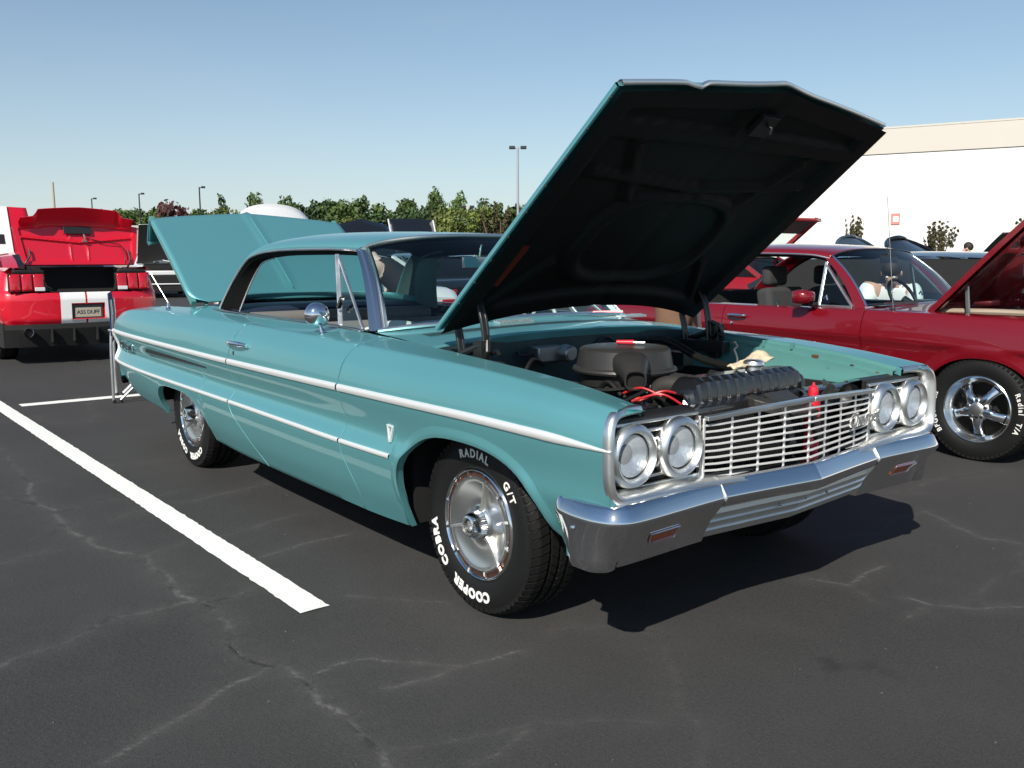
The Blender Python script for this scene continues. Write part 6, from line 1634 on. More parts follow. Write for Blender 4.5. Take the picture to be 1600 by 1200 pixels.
# opposite row (tails towards us, noses away)
def own_bonnet(root, name, G, m, thick=.03):
    return MB().grid(G).build(name, m, root, solid=thick)
c1 = far_car("white_car", "white car with its white bonnet raised, behind the turquoise boot lid", (-11.0, 2.95, 0), math.pi, WH, L=4.4); c1["group"] = CARG
own_bonnet(c1, "bonnet", [[(-1.25+.62*u_, -v*.67*(1-.10*u_), .95+1.10*u_*(1-.07*v*v-.13*abs(v)**5)+.04*(1-v*v)) for v in np.linspace(-1, 1, 21)] for u_ in np.linspace(0, 1, 12)], WH)
c2 = far_car("black_car", "black car with a peaked black bonnet up, seen just above the turquoise roof", (-14.0, 6.05, 0), math.pi, BK); c2["group"] = CARG
own_bonnet(c2, "bonnet", [[(-1.25+.55*u_, v*(.66-.10*u_), .95+.98*u_+.12*(1-abs(v))*u_) for v in np.linspace(-1, 1, 17)] for u_ in np.linspace(0, 1, 10)], BK)
c3 = far_car("black_sedan", "black car whose flat square bonnet stands up with bright edges, above the turquoise roof", (-18.0, 9.6, 0), math.pi, BK); c3["group"] = CARG
G = [[(-1.25+.45*u_, v*.66, .95+1.29*u_+.03*(1-v*v)) for v in np.linspace(-1, 1, 9)] for u_ in np.linspace(0, 1, 8)]
b3 = own_bonnet(c3, "bonnet", G, BK)
for s in (-1, 1): MB().tube([G[0][0 if s < 0 else 8], G[7][0 if s < 0 else 8]], .02, 6).build("bonnet_edge", WH, b3)
c4 = far_car("blue_car", "bright blue car, only a corner of its raised bonnet shows above the turquoise roof", (-22.0, 11.1, 0), math.pi, BL); c4["group"] = CARG
own_bonnet(c4, "bonnet", [[(-1.25+.5*u_, v*.36, .95+1.36*u_-.16*max(0, -v)*u_-.04*max(0, v)*u_) for v in np.linspace(-1, 1, 9)] for u_ in np.linspace(0, 1, 6)], BL)
c5 = far_car("white_striped_coupe", "white coupe with black grille bands and raised bonnet, facing us beyond the red striped car", (-28.0, 6.85, 0), rad(-12), WH, L=4.75, W=1.88, belt=1.13, H=1.5, bonnet=(rad(72), 1.32, 0)); c5["group"] = CARG
for (z0, z1, m_, x) in ((1.07, .90, MATTEB, .06), (.735, .47, MATTEB, .085), (.44, .20, MATTEB, .07)): MB().box((x-.04, 0, (z0+z1)/2), (.09, 1.35 if z0 > 1 else 1.72, z0-z1)).build("grille_band", m_, c5, smooth=False, bevel=.03)
for z in (.82, .455): MB().box((.03, 0, z), (.16, 1.80, .15 if z > .5 else .05)).build("bumper_band", WH, c5, bevel=.03)
# same row as the red coupe
c6 = far_car("black_coupe", "black coupe just beyond the dark red coupe, its roof showing by the raised red bonnet", (.75, 7.05, 0), 0, BK, L=5.2, H=1.35, hood=1.35, deck=.25); c6["group"] = CARG
for ch in c6.children_recursive:
    if 'window' in ch.name or 'windshield' in ch.name: ch.data.materials[0] = MATTEB
c7 = far_car("black_spoiler_car", "black car with its rounded black boot lid up, above the dark red coupe's windshield", (-.02, 9.9, 0), 0, BK, L=4.5, H=1.30, lid=(rad(36), .95, .9)); c7["group"] = CARG
c8 = far_car("blue_grey_car", "blue-grey car with its curved boot lid up, behind the dark red coupe's roof", (-2.75, 12.9, 0), 0, BG, L=4.6, H=1.36, lid=(rad(50), .88, .7)); c8["group"] = CARG
c9 = far_car("dark_green_car", "dark green car with a low curved roof between two black cars", (-1.9, 13.3+2.6, 0), 0, DG, L=4.6, H=1.36); c9["group"] = CARG
c10 = far_car("dark_engine_car", "dark car with its bonnet up and bright engine showing, before the white wall", (-6.4, 19.2, 0), rad(10), BK, L=4.4, H=1.38, bonnet=(rad(52), 1.1, 0)); c10["group"] = CARG
c11 = far_car("red_hatchback", "red car with its glass hatch raised, above the dark red coupe's roof", (-11.4, 11.6, 0), math.pi, RD, L=4.3, H=1.36, deck=.5, hatch=(rad(38), 1.05)); c11["group"] = CARG
c12 = far_car("dark_blue_car", "dark blue car seen through the turquoise car's cabin", (-11.6, 10.2, 0), math.pi, DB, L=4.5, H=1.40) if False else None

# ================================================================== lamp posts, building, houses
POLE = mat("pole_grey", (.10, .10, .11), .5, .6); DARKP = mat("pole_dark", (.02, .022, .026), .5)
def lamp_post(label, x, y, h, m, heads, ang):
    R_ = thing("lamp_post", label, "lamp post", (x, y, 0), ang, "tall lamp posts round the lot")
    MB().lathe([(.25, 0), (.25, .7), (.0001, .7)], (0, 0, 0), 'z', 12).build("base", mat_conc(), R_); MB().tube([(0, 0, .6), (0, 0, h)], [.11, .075], 10).build("pole", m, R_)
    for s in heads:
        hd = MB(); hd.bar((0, s*.05, h-.1), (0, s*.32, h-.02), .07, .09); HDD = hd.build("arm", m, R_, smooth=False)
        MB().box((0, s*.44, h), (.40, .46, .22)).build("lamp_head", DARKP, R_, bevel=.03)
    return R_
_mc = []
def mat_conc():
    if not _mc: _mc.append(mat("concrete", (.32, .31, .29), .9, var=.2))
    return _mc[0]
lamp_post("tall pale lamp post with two heads left of the raised bonnet", -53.6, 42.05, 9.7, mat("galvanised", (.42, .43, .45), .45, .4), (-1, 1), rad(142))
lamp_post("dark lamp post with one head, nearest of the three at left", -104, 35.05, 9.45, DARKP, (-1,), rad(161))
lamp_post("dark lamp post with one head, middle of the three at left", -122, 33.5, 9.65, DARKP, (-1,), rad(163))
lamp_post("dark lamp post with one head, farthest left and shortest looking", -136.6, 31.25, 9.7, DARKP, (-1,), rad(165))
lamp_post("small pale twin lamp post standing above the little teal-roofed house", -72.1, 50.4, 6.3, mat("pale_pole", (.50, .48, .42), .6), (-1, 1), rad(145))
up = thing("utility_pole", "plain wooden pole rising behind the bright red car", "pole", (-97.8, 18.25, 0)); MB().tube([(0, 0, 0), (0, 0, 8.8)], [.16, .11], 8).build("shaft", mat("pale_wood", (.42, .36, .29), .8), up)

# warehouse: white wall with a beige metal band along the top
WALLW = mat("white_wall_paint", (.80, .79, .76), .8, var=.03, vscale=.6); BEIGE = mat("beige_metal_panel", (.56, .52, .46), .6, var=.03, vscale=.4)
wa = rad(20.8); w0 = Vector((-36.0, 42.97, 0)); wd_ = Vector((math.cos(wa), math.sin(wa), 0)); wn_ = Vector((-wd_.y, wd_.x, 0))
WB = thing("warehouse", "long white warehouse wall with a beige band along its top", "building", w0, wa)
MB().box((45, 6.0, 3.54), (90, 12, 7.08)).build("wall", WALLW, WB, smooth=False)
for k in range(10): MB().box((4.5+9.0*k, -.03, 7.80), (8.994, .06, 1.40)).build("band_panel", BEIGE, WB, smooth=False)
MB().box((45, 6.0, 7.80), (89.9, 11.9, 1.38)).build("band_wall", BEIGE, WB, smooth=False); MB().box((45, 0.02, 8.53), (90.1, .20, .10)).build("roof_cap", mat("pale_cap", (.55, .52, .47), .5), WB, smooth=False)
MB().box((45, -.012, 7.10), (90, .08, .03)).build("band_trim", mat("brown_trim", (.16, .13, .11), .6), WB, smooth=False)
sgn_ = thing("fire_sign", "small red and white sign fixed on the white warehouse wall", "sign", w0+wd_*11.5-wn_*.04+Vector((0, 0, 3.05)), wa)
MB().box((0, 0, .38), (.48, .04, .62)).build("board", mat("sign_red", (.62, .24, .20), .5), sgn_, smooth=False); MB().box((.03, -.025, .36), (.30, .02, .32)).build("panel", WHITEP, sgn_, smooth=False)

HW = mat("house_white", (.74, .73, .68), .8); HR = mat("teal_roof", (.13, .26, .27), .6)
hs5 = thing("small_house", "small white house with a teal hipped roof among the trees", "house", (-69.0, 47.9, 0), rad(52))
MB().box((0, 0, 1.95), (5.4, 3.4, 3.9)).build("wall", HW, hs5, smooth=False)
MB().add([(-2.95, -1.95, 3.85), (2.95, -1.95, 3.85), (2.95, 1.95, 3.85), (-2.95, 1.95, 3.85), (-1.5, 0, 5.0), (1.5, 0, 5.0)], [(0, 1, 5, 4), (2, 3, 4, 5), (1, 2, 5), (3, 0, 4), (3, 2, 1, 0)]).build("roof", HR, hs5, smooth=False)
for x in (-1.5, 0, 1.5): MB().box((x, -1.71, 3.0), (.7, .04, .9)).build("window", DGLASS, hs5, smooth=False)
gb = thing("low_building", "long low pale building far behind the bright red car's boot lid", "building", (-112, 33, 0), rad(75))
MB().box((0, 0, 2.4), (46, 8, 4.8)).build("wall", mat("pinkish_grey", (.40, .36, .34), .8), gb, smooth=False); MB().box((0, 0, 4.95), (46.4, 8.4, .3)).build("roof", mat("pale_roof", (.55, .52, .49), .7), gb, smooth=False)
rb2 = thing("white_building", "distant white-roofed building with a small red steeple above the boot lid", "building", (-125, 45, 0), rad(70))
MB().box((0, 0, 3.1), (9, 5, 6.2)).build("wall", HW, rb2, smooth=False)
for x in (-3, -1, 1.2, 3.2): MB().sphere((x, 0, 6.2), .9, .9, .5).build("dome", HW, rb2)
MB().lathe([(.5, 6.2), (.45, 7.2), (.0001, 8.6)], (.2, 0, 0), 'z', 8).build("steeple", mat("brick_red", (.45, .15, .10), .8), rb2)

# ================================================================== trees
def leaf_mat(name, c, v=.45):
    m = bpy.data.materials.new(name); m.use_nodes = True; nt = m.node_tree; b = nt.nodes["Principled BSDF"]; b.inputs["Roughness"].default_value = .6; b.inputs["Specular IOR Level"].default_value = .3
    tc = nt.nodes.new("ShaderNodeTexCoord"); n = nt.nodes.new("ShaderNodeTexNoise"); n.inputs["Scale"].default_value = 3.0; n.inputs["Detail"].default_value = 4
    oi = nt.nodes.new("ShaderNodeObjectInfo"); va = nt.nodes.new("ShaderNodeVectorMath"); va.operation = 'ADD'; nt.links.new(tc.outputs["Object"], va.inputs[0]); nt.links.new(oi.outputs["Random"], va.inputs[1]); nt.links.new(va.outputs[0], n.inputs["Vector"])
    r_ = nt.nodes.new("ShaderNodeValToRGB"); r_.color_ramp.elements[0].position = .3; r_.color_ramp.elements[1].position = .7
    r_.color_ramp.elements[0].color = (*[x*(1-v) for x in c], 1); r_.color_ramp.elements[1].color = (*[min(1, x*(1+v)) for x in c], 1)
    hs_ = nt.nodes.new("ShaderNodeHueSaturation"); mr = nt.nodes.new("ShaderNodeMapRange"); mr.inputs[3].default_value = .75; mr.inputs[4].default_value = 1.3; nt.links.new(oi.outputs["Random"], mr.inputs[0]); nt.links.new(mr.outputs[0], hs_.inputs["Value"])
    nt.links.new(n.outputs[0], r_.inputs[0]); nt.links.new(r_.outputs[0], hs_.inputs["Color"]); nt.links.new(hs_.outputs[0], b.inputs["Base Color"]); return m
LEAF = leaf_mat("green_leaves", (.070, .112, .028)); LEAFD = leaf_mat("dark_leaves", (.038, .068, .022)); LEAFY = leaf_mat("yellow_green_leaves", (.105, .135, .030)); LEAFM = leaf_mat("maroon_leaves", (.075, .025, .025)); LEAFO = leaf_mat("olive_bronze_leaves", (.085, .075, .035), .5)
BARK = mat("bark", (.14, .11, .085), .9, var=.3, vscale=5)
def crown_mesh(name, m, seed, n, blobs, leaf=.12, up=.2):
    rng = np.random.default_rng(seed); V = []; F = []
    bl = np.array(blobs); wts = bl[:, 3]**2; wts = wts/wts.sum(); k = rng.choice(len(bl), n, p=wts)
    d = rng.normal(size=(n, 3)); d /= np.linalg.norm(d, axis=1)[:, None]; rr = rng.random(n)**.28
    # ragged surface
    P = bl[k, :3]+d*(bl[k, 3]*rr*(1+.16*rng.normal(size=n)))[:, None]*np.array([1, 1, .85])
    for i in range(n):
        a = rng.normal(size=3)+d[i]*1.1; a /= np.linalg.norm(a); t = np.cross(a, rng.normal(size=3)); t /= np.linalg.norm(t)+1e-9; b_ = np.cross(a, t); s = leaf*(.6+.9*rng.random()); j = len(V)
        V += [P[i]-t*s, P[i]-b_*s*.55, P[i]+t*s, P[i]+b_*s*.55]; F.append((j, j+1, j+2, j+3))
    me = bpy.data.meshes.new(name); me.from_pydata([tuple(map(float, v)) for v in V], [], F); me.materials.append(m); me.update(); return me
def blobs_round(seed, n=16):
    r_ = random.Random(seed); B = [(0, 0, .62, .26)]
    for _ in range(n):
        a = r_.uniform(0, 6.28); z = r_.uniform(.30, .92); q = .34*math.sin(math.pi*min(1, max(0, (z-.12)/.95)))**.6*r_.uniform(.6, 1.1); B.append((q*math.cos(a), q*math.sin(a), z, r_.uniform(.09, .18)))
    return B
def blobs_cone(seed, n=18):
    r_ = random.Random(seed); B = []
    for i in range(n): z = .15+.80*i/n; q = .26*(1-z)**.8; a = r_.uniform(0, 6.28); B.append((q*.7*math.cos(a), q*.7*math.sin(a), z, .05+.13*(1-z)))
    return B
def blobs_tall(seed, n=12):
    r_ = random.Random(seed); return [(r_.uniform(-.12, .12), r_.uniform(-.12, .12), .35+.6*i/n, r_.uniform(.08, .15)) for i in range(n)]
def trunk_mesh(seed, spread=.25, stems=1):
    r_ = random.Random(seed); m = MB()
    if stems == 1:
        m.tube([(0, 0, 0), (.01, 0, .25), (.0, .02, .5), (.02, .01, .8)], [.030, .022, .016, .006], 7)
        for k in range(6): a = r_.uniform(0, 6.28); z = r_.uniform(.25, .55); m.tube([(0, 0, z), (spread*.6*math.cos(a), spread*.6*math.sin(a), z+.14), (spread*math.cos(a), spread*math.sin(a), z+.27)], [.012, .008, .003], 5)
    else:
        for k in range(stems): a = 6.28*k/stems+r_.uniform(-.3, .3); q = spread*r_.uniform(.6, 1); m.tube([(.02*math.cos(a), .02*math.sin(a), 0), (q*.45*math.cos(a), q*.45*math.sin(a), .35), (q*math.cos(a), q*math.sin(a), .72)], [.018, .013, .006], 6)
    return m.mesh("trunk", BARK, weld=False)
CRW = {}
for nm, m, sd, fn, n, lf in (("round", LEAF, 1, blobs_round, 2600, .032), ("dark", LEAFD, 2, blobs_round, 2600, .032), ("yellow", LEAFY, 3, blobs_round, 2200, .034), ("cone", LEAFD, 4, blobs_cone, 1500, .028), ("tall", LEAF, 5, blobs_tall, 1300, .032), ("maroon", LEAFM, 6, blobs_round, 900, .045)):
    CRW[nm] = [crown_mesh("crown", m, sd*10+q, n, fn(sd*10+q), lf) for q in range(2)]
TRK = [trunk_mesh(1), trunk_mesh(2)]
SKIN_R = []
KW = {"round": "green broadleaf tree", "dark": "dark green tree", "yellow": "pale yellow-green tree", "cone": "narrow pointed evergreen", "tall": "tall thin tree", "maroon": "maroon-leaved tree"}
def tree_at(px, top_y, depth, kind, w=1.0, label=None, seed=0):
    """px/top_y: where the photograph shows it (1600 wide); placed at its real distance"""
    dirx = f+r2*((px-800)/FPX); p = Vector(CAM)+dirx*depth; h = 1.29+(402.4-top_y)/FPX*depth
    rr = random.Random(seed*7+int(px)); t = thing({"maroon": "maroon_tree", "cone": "evergreen_tree"}.get(kind, "tree"), label, "tree", (p.x, p.y, 0), rr.uniform(0, 6.28), "trees along the far edge of the lot")
    t.scale = (h*w, h*w, h); link("crown", CRW[kind][rr.randrange(2)], t); link("trunk", TRK[rr.randrange(2)], t); return t

TL_ = [("round", "green broadleaf tree in the hazy far tree line at the left", [(150, 333, 175), (172, 331, 175), (190, 327, 170), (207, 328, 175), (222, 326, 170), (238, 324, 172), (252, 329, 175), (310, 331, 140), (325, 333, 135), (340, 330, 130), (135, 334, 180), (118, 335, 180), (285, 332, 150)]),
       ("round", "green broadleaf tree in the tree line above the turquoise roof", [(428, 326, 150), (446, 322, 150), (470, 326, 150), (540, 313, 92), (562, 309, 88), (580, 320, 90), (640, 322, 100), (662, 317, 98), (690, 328, 98), (726, 320, 95), (765, 326, 90), (790, 318, 86), (830, 318, 88), (870, 322, 90)]),
       ("dark", "dark green tree in the tree line above the turquoise roof", [(490, 314, 95), (508, 309, 92), (522, 316, 90), (595, 329, 85), (614, 331, 86), (632, 330, 95), (652, 320, 92), (672, 316, 96), (735, 314, 100), (810, 320, 95)]),
       ("yellow", "pale yellow-green tree in the tree line above the turquoise roof", [(352, 330, 100), (372, 331, 98), (548, 338, 70), (703, 331, 80), (752, 327, 84), (720, 335, 78), (395, 326, 104)])]
for kind, lab, pts in TL_:
    for i, (px, ty, dp) in enumerate(pts): tree_at(px, ty, dp, kind, random.Random(px).uniform(.8, 1.05), lab, i)
tree_at(278, 322, 82, "maroon", .75, "maroon-leaved tree just left above the turquoise boot lid", 1); tree_at(294, 325, 84, "maroon", .7, "smaller maroon-leaved tree right beside the larger maroon one", 2)
tree_at(360, 301, 100, "cone", .62, "narrow pointed evergreen left of the white raised bonnet", 3)
tree_at(410, 302, 104, "tall", .55, "tall thin tree rising above the white raised bonnet", 4); tree_at(457, 307, 106, "tall", .5, "second thin tree above the white bonnet's right end", 5)
tree_at(684, 299, 96, "tall", .60, "tallest thin tree, left of the little teal-roofed house", 6); tree_at(713, 306, 97, "tall", .60, "thin tree directly above the little teal-roofed house", 7)
def spray_blobs(q):
    r_ = random.Random(50+q*40); B = []
    for k in range(26):
        a = r_.uniform(0, 6.28); e = r_.uniform(.04, .34); zt = r_.uniform(.74, .98)-e*.35; x, y = e*math.cos(a), e*math.sin(a)
        for j in range(4): t = j/3; B.append((x*(.75+.25*t), y*(.75+.25*t), lerp(zt-.20, zt, t), .040-.018*t))
    return B
OLV = [crown_mesh("crown", LEAFO, 90+q, 2600, spray_blobs(q), .019) for q in range(3)]
OTK = [trunk_mesh(20+q, .26, 6) for q in range(3)]
def myrtle(px, ty, depth, w, label, q):
    dirx = f+r2*((px-800)/FPX); p = Vector(CAM)+dirx*depth; h = 1.29+(402.4-ty)/FPX*depth; t = thing("crepe_myrtle", label, "shrub", (p.x, p.y, 0), q*1.9, "young shrubs planted before the warehouse"); t.scale = (h*w, h*w, h); link("crown", OLV[q], t); link("trunk", OTK[q], t)
myrtle(1323, 334, 41, .50, "slim bronze-green shrub before the white wall, left of the antenna", 0); myrtle(1451, 341, 38, .80, "wide bronze-green shrub before the white wall, right of the antenna", 1); myrtle(1592, 324, 40, .80, "bronze-green shrub before the white wall at the picture's right edge", 2)
myrtle(782, 314, 60, .95, "olive multi-stemmed shrub tree beside the raised turquoise bonnet", 2)
# grass strip and ground beyond the lot
GRS = mat("dry_grass", (.085, .095, .035), .9, var=.4, vscale=.6)
g1 = MB().add([(-700, -200, .02), (-118, -60, .02), (-60, 80, .02), (-250, 700, .02), (-900, 600, .02)], [(0, 1, 2, 3, 4)]).build("grass_verge", GRS, smooth=False); g1["kind"] = "structure"

# ================================================================== people
SKIN = mat("skin", (.55, .33, .25), .55, var=.08, vscale=8); SKINP = mat("pale_skin", (.66, .45, .38), .55); HAIRD = mat("dark_hair", (.02, .014, .010), .7)
def skinned(name, chains, m, parent, sub=1):
    """chains: list of lists of (point, radius); a chain may start at a point of an earlier chain"""
    vs, rs, es = [], [], []
    def vid(p, r_):
        for i, q in enumerate(vs):
            if (Vector(q)-Vector(p)).length < 1e-4: return i
        vs.append(tuple(p)); rs.append(r_); return len(vs)-1
    for ch in chains:
        prev = None
        for p, r_ in ch:
            i = vid(p, r_)
            if prev is not None and prev != i: es.append((prev, i))
            prev = i
    me = bpy.data.meshes.new(name); me.from_pydata(vs, es, []); o = link(name, me, parent)
    md = o.modifiers.new("skin", 'SKIN'); md.use_smooth_shade = True; md.branch_smoothing = .4
    for i, sv_ in enumerate(me.skin_vertices[0].data): rr = rs[i] if hasattr(rs[i], '__len__') else (rs[i], rs[i]); sv_.radius = rr; sv_.use_root = (i == 0)
    sb_ = o.modifiers.new("sub", 'SUBSURF'); sb_.levels = sub; sb_.render_levels = sub+1
    me.materials.append(m); return o
def hand(wrist, d, side):
    d = Vector(d).normalized(); s = Vector(side).normalized(); w = Vector(wrist); palm = w+d*.07; ch = [[(tuple(w), .030), (tuple(palm), (.040, .022))]]
    for k, (off, L) in enumerate(((-.030, .065), (-.010, .078), (.010, .074), (.028, .058))):
        b = palm+s*off+d*.025; ch.append([(tuple(palm), (.040, .022)), (tuple(b), .0105), (tuple(b+d*L*.55+Vector((0, 0, -.012))), .0095), (tuple(b+d*L*.9+Vector((0, 0, -.035))), .008)])
    tb = w+d*.03-s*.035; ch.append([(tuple(palm), (.040, .022)), (tuple(tb+d*.015), .012), (tuple(tb+d*.055-s*.018), .010)]); return ch
def person(label, J, shirt, pants, skin, hair, sleeve=.5, shorts=True, shoe=None, tucked=False):
    """J: joints in world space"""
    base = J['pelvis']; P = thing("person", label, "person", (base[0], base[1], 0))
    L = {k: Vector(v)-Vector((base[0], base[1], 0)) for k, v in J.items()}
    T = lambda k: tuple(L[k])
    up = (L['head']-L['neck']).normalized()
    h0, h1, h2, h3 = L['neck']+up*.045, L['neck']+up*.095, L['neck']+up*.165, L['neck']+up*.235
    fwd = Vector(J.get('face', (1, 0, 0))).normalized() if 'face' in J else Vector((1, 0, 0))
    fwd = (fwd-up*fwd.dot(up)).normalized(); sidev = up.cross(fwd)
    ch = [[(T('pelvis'), (.125, .125)), (tuple((L['pelvis']+L['chest'])/2), (.115, .115)), (T('chest'), (.135, .125)), (T('neck'), .062), (tuple(h0), .058), (tuple(h1), (.075, .088)), (tuple(h2), (.078, .098)), (tuple(h3), (.055, .07))]]
    ch.append([(tuple(h1), (.075, .088)), (tuple(h1+fwd*.095+up*.012), .018), (tuple(h1+fwd*.108-up*.004), .012)])
    for s in ('l', 'r'):
        ch.append([(T('chest'), (.135, .125)), (T('sho_'+s), .075), (tuple((L['sho_'+s]+L['elb_'+s])/2), .052), (T('elb_'+s), .043), (tuple(L['elb_'+s].lerp(L['wri_'+s], .35)), .042), (T('wri_'+s), .030)])
        dw = (L['wri_'+s]-L['elb_'+s]).normalized(); ch += hand(T('wri_'+s), dw, dw.cross(Vector((0, 0, 1))) if abs(dw.z) < .9 else (1, 0, 0))
        ch.append([(T('pelvis'), (.125, .125)), (T('hip_'+s), .105), (tuple((L['hip_'+s]+L['kne_'+s])/2), .085), (T('kne_'+s), .058), (tuple(L['kne_'+s].lerp(L['ank_'+s], .35)), .060), (T('ank_'+s), .040), (tuple(L['ank_'+s]+fwd*.06-Vector((0, 0, .045))), .038), (tuple(L['ank_'+s]+fwd*.17-Vector((0, 0, .055))), .030)])
    skinned("body", ch, skin, P)
    hr = MB(); R3 = Matrix((sidev, fwd, up)).transposed(); hr.sphere(h2+up*.018-fwd*.016, .090, .108, .098, 16, 10, R3); hb = [v for v in hr.v]
    hm = MB(); keep = []
    for q in hr.f:
        c = sum((Vector(hb[i]) for i in q), Vector())/len(q)
        if (c-h2).dot(up) > -.01 or (c-h2).dot(fwd) < -.01 and (c-h2).dot(up) > -.09: keep.append(q)
    hm.add(hb, keep).build("hair", hair, P)
    for sg in (-1, 1): MB().sphere(h1+up*.052+fwd*.083+sidev*sg*.030, .011, n=8, m=6).build("eye", WHITEP, P); MB().sphere(h1+up*.03+sidev*sg*.083, .012, .022, .030, 8, 6, R3).build("ear", skin, P)
    sc = [[(tuple(L['pelvis']-(L['chest']-L['pelvis'])*.12), (.180, .180)), (tuple(L['pelvis']+(L['chest']-L['pelvis'])*.2), (.168, .168)), (tuple(L['pelvis'].lerp(L['chest'], .6)), (.150, .150)), (T('chest'), (.160, .160)), (tuple(L['chest'].lerp(L['neck'], .70)), .105), (tuple(L['chest'].lerp(L['neck'], .92)), .078)]]
    if tucked: sc[0] = [(tuple(L['pelvis'].lerp(L['chest'], .35)), (.142, .142))]+sc[0][2:]
    if sleeve > 0:
        for s in ('l', 'r'): sc.append([(T('chest'), (.160, .160)), (T('sho_'+s), .098), (tuple(L['sho_'+s].lerp(L['elb_'+s], sleeve)), .070)])
    SH = skinned("shirt", sc, shirt, P)
    pc = [[(tuple(L['pelvis']+(L['chest']-L['pelvis'])*.50), (.155, .155)), (tuple(L['pelvis']+(L['chest']-L['pelvis'])*.25), (.165, .165)), (T('pelvis'), (.175, .175))]]
    for s in ('l', 'r'):
        pc.append([(T('pelvis'), (.175, .175)), (T('hip_'+s), .125), (tuple((L['hip_'+s]+L['kne_'+s])/2), .108), (tuple(L['hip_'+s].lerp(L['kne_'+s], .95)), .098)]+([] if shorts else [(tuple(L['kne_'+s].lerp(L['ank_'+s], .5)), .078), (tuple(L['kne_'+s].lerp(L['ank_'+s], .93)), .07)]))
    skinned("shorts" if shorts else "trousers", pc, pants, P)
    for s in ('l', 'r'):
        a = L['ank_'+s]; skinned("shoe", [[(tuple(a-fwd*.05-Vector((0, 0, .035))), .046), (tuple(a+fwd*.05-Vector((0, 0, .040))), .048), (tuple(a+fwd*.19-Vector((0, 0, .052))), .036)]], shoe or BLACK, P)
    return P, SH
def standing(x, y, yaw, lean=0.0, H=1.75, arms=None, crouch=0.0):
    """simple posed skeleton; lean tips the trunk forward about the hips"""
    fw = Vector((math.cos(yaw), math.sin(yaw), 0)); sd = Vector((-fw.y, fw.x, 0)); o = Vector((x, y, 0)); k = H/1.75
    tr = Vector((fw.x*math.sin(lean), fw.y*math.sin(lean), math.cos(lean))); pv = o+Vector((0, 0, .95*k-crouch))-fw*(.10*math.sin(lean)+crouch*.55)
    J = dict(pelvis=pv, chest=pv+tr*.36*k, neck=pv+tr*.53*k)
    ht = Vector((fw.x*math.sin(lean*1.1), fw.y*math.sin(lean*1.1), math.cos(lean*1.1))); J['head'] = J['neck']+ht*.2; J['face'] = fw*math.cos(lean)-Vector((0, 0, 1))*math.sin(lean)
    for s, q in (('l', 1), ('r', -1)):
        J['sho_'+s] = pv+tr*.47*k+sd*q*.19*k; J['hip_'+s] = pv+sd*q*.095-Vector((0, 0, .06)); J['kne_'+s] = o+sd*q*(.11+crouch*.3)+fw*(.03+crouch*.55)+Vector((0, 0, .50*k)); J['ank_'+s] = o+sd*q*.12+Vector((0, 0, .09))
        e, w = (arms or {}).get(s, ((.02, .04, -.29), (.10, .02, -.55))); S = J['sho_'+s]
        J['elb_'+s] = S+fw*e[0]+sd*q*e[1]+Vector((0, 0, e[2])); J['wri_'+s] = S+fw*w[0]+sd*q*w[1]+Vector((0, 0, w[2]))
    return J
BLK_T = mat("black_cotton", (.010, .010, .014), .9); WHT_T = mat("white_cotton", (.74, .75, .77), .9, var=.05, vscale=9); BRN_T = mat("brown_cloth", (.155, .085, .050), .95, bump=.5, bscale=9, var=.25, vscale=7); NAV_T = mat("navy_cloth", (.02, .03, .06), .9); PINK_T = mat("pale_pink_cotton", (.72, .58, .58), .9)
# bending behind the boot: bare arm and black sleeveless top seen through the rear window
J = standing(-5.45, 2.20, rad(205), rad(52), 1.72, {'l': ((.06, .08, -.25), (.18, .06, -.46)), 'r': ((.08, .06, -.26), (.22, .02, -.46))})
person("person in a black sleeveless top bending down behind the turquoise car", J, BLK_T, NAV_T, SKINP, HAIRD, sleeve=0, shorts=False)
# between the two cars, brown shorts, elbow out
J = standing(-1.53, 1.93, rad(20), rad(10), 1.76, {'r': ((.12, .16, -.22), (.26, .05, -.14)), 'l': ((-.05, .08, -.28), (-.02, .05, -.55))})
person("person in brown shorts standing between the turquoise and dark red cars", J, PINK_T, BRN_T, SKINP, HAIRD, sleeve=.55, tucked=True)
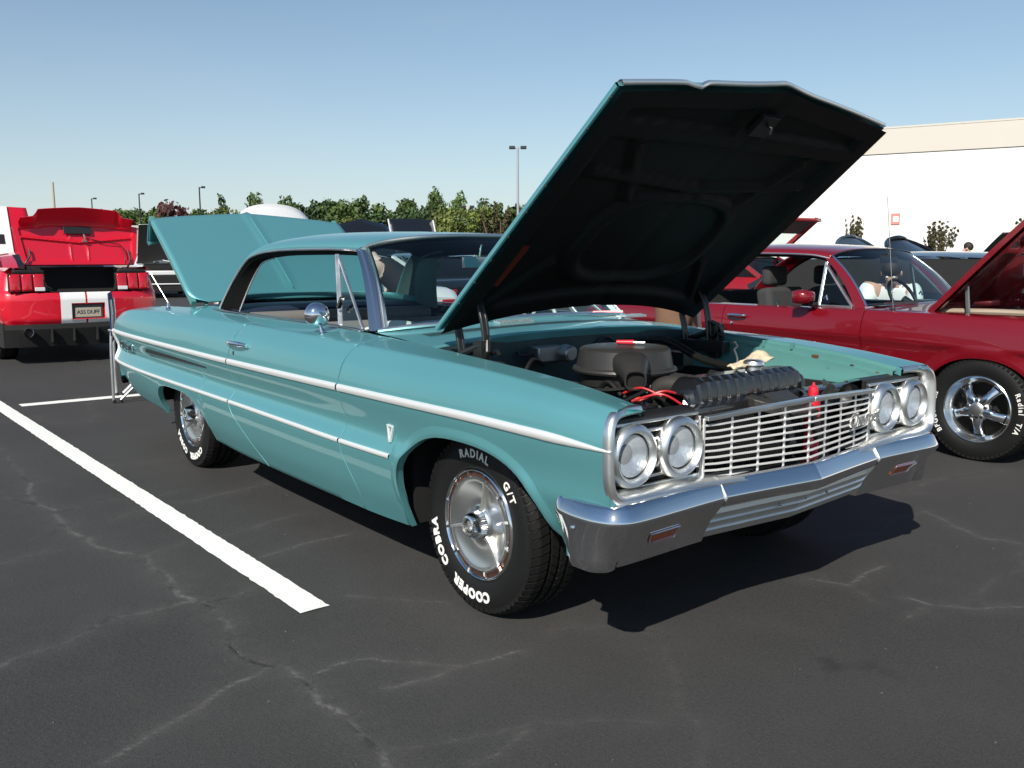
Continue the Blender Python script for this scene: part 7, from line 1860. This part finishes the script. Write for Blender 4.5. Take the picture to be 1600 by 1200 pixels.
# leaning into the dark red coupe from its far side, white T-shirt with a red print
J = standing(-1.98, 5.45, rad(-66), rad(34), 1.76, {'l': ((.16, .05, -.24), (.36, -.02, -.26)), 'r': ((.14, .06, -.25), (.30, -.04, -.30))}, crouch=.36)
PT, SHT = person("person in a white printed T-shirt leaning into the dark red coupe", J, None or mat("printed_white_cotton", (.76, .77, .79), .9), NAV_T, SKIN, HAIRD, sleeve=.6, shorts=True)
def print_on(m):
    nt = m.node_tree; b = nt.nodes["Principled BSDF"]; tc = nt.nodes.new("ShaderNodeTexCoord"); n = nt.nodes.new("ShaderNodeTexNoise"); n.inputs["Scale"].default_value = 9; n.inputs["Detail"].default_value = 3
    sp = nt.nodes.new("ShaderNodeSeparateXYZ"); nt.links.new(tc.outputs["Object"], sp.inputs[0]); nt.links.new(tc.outputs["Object"], n.inputs["Vector"])
    r_ = nt.nodes.new("ShaderNodeMapRange"); r_.inputs[1].default_value = .50; r_.inputs[2].default_value = .56
    nt.links.new(n.outputs[0], r_.inputs[0])
    mx = nt.nodes.new("ShaderNodeMix"); mx.data_type = 'RGBA'; mx.inputs[6].default_value = (.76, .77, .79, 1); mx.inputs[7].default_value = (.62, .10, .09, 1)
    g = nt.nodes.new("ShaderNodeMath"); g.operation = 'GREATER_THAN'; g.inputs[1].default_value = 1.10; nt.links.new(sp.outputs[2], g.inputs[0])
    mm = nt.nodes.new("ShaderNodeMath"); mm.operation = 'MULTIPLY'; nt.links.new(g.outputs[0], mm.inputs[0]); nt.links.new(r_.outputs[0], mm.inputs[1]); nt.links.new(mm.outputs[0], mx.inputs[0]); nt.links.new(mx.outputs[2], b.inputs["Base Color"])
print_on(SHT.data.materials[0])
J = standing(-7.6, 17.9, rad(20), rad(38), 1.75); person("person in dark clothes bending at the open bonnet before the white wall", J, BLK_T, NAV_T, SKIN, HAIRD, sleeve=.5, shorts=False)
J = standing(-12.6, 15.6, rad(-40), rad(10), 1.78); person("person in a dark cap seen through the raised glass hatch", J, BLK_T, NAV_T, SKIN, HAIRD, sleeve=.5, shorts=False)

# grit on the asphalt: far too many to count
rnd = random.Random(77); gm = MB()
for k in range(380):
    x, y = rnd.uniform(-3.5, 1.6), rnd.uniform(-2.6, 2.2); r_ = rnd.choice((.0015, .002, .002, .003, .0045)); a = rnd.uniform(0, 6.28)
    gm.add([(x+r_*math.cos(a), y+r_*math.sin(a), 0), (x+r_*math.cos(a+2.1), y+r_*math.sin(a+2.1), 0), (x+r_*math.cos(a+4.2), y+r_*math.sin(a+4.2), 0), (x, y, r_*1.1)], [(0, 1, 3), (1, 2, 3), (2, 0, 3)])
gt = gm.build("grit", mat("grit_stone", (.085, .078, .068), .9, var=.5, vscale=40), smooth=False, weld=False); gt["kind"] = "stuff"
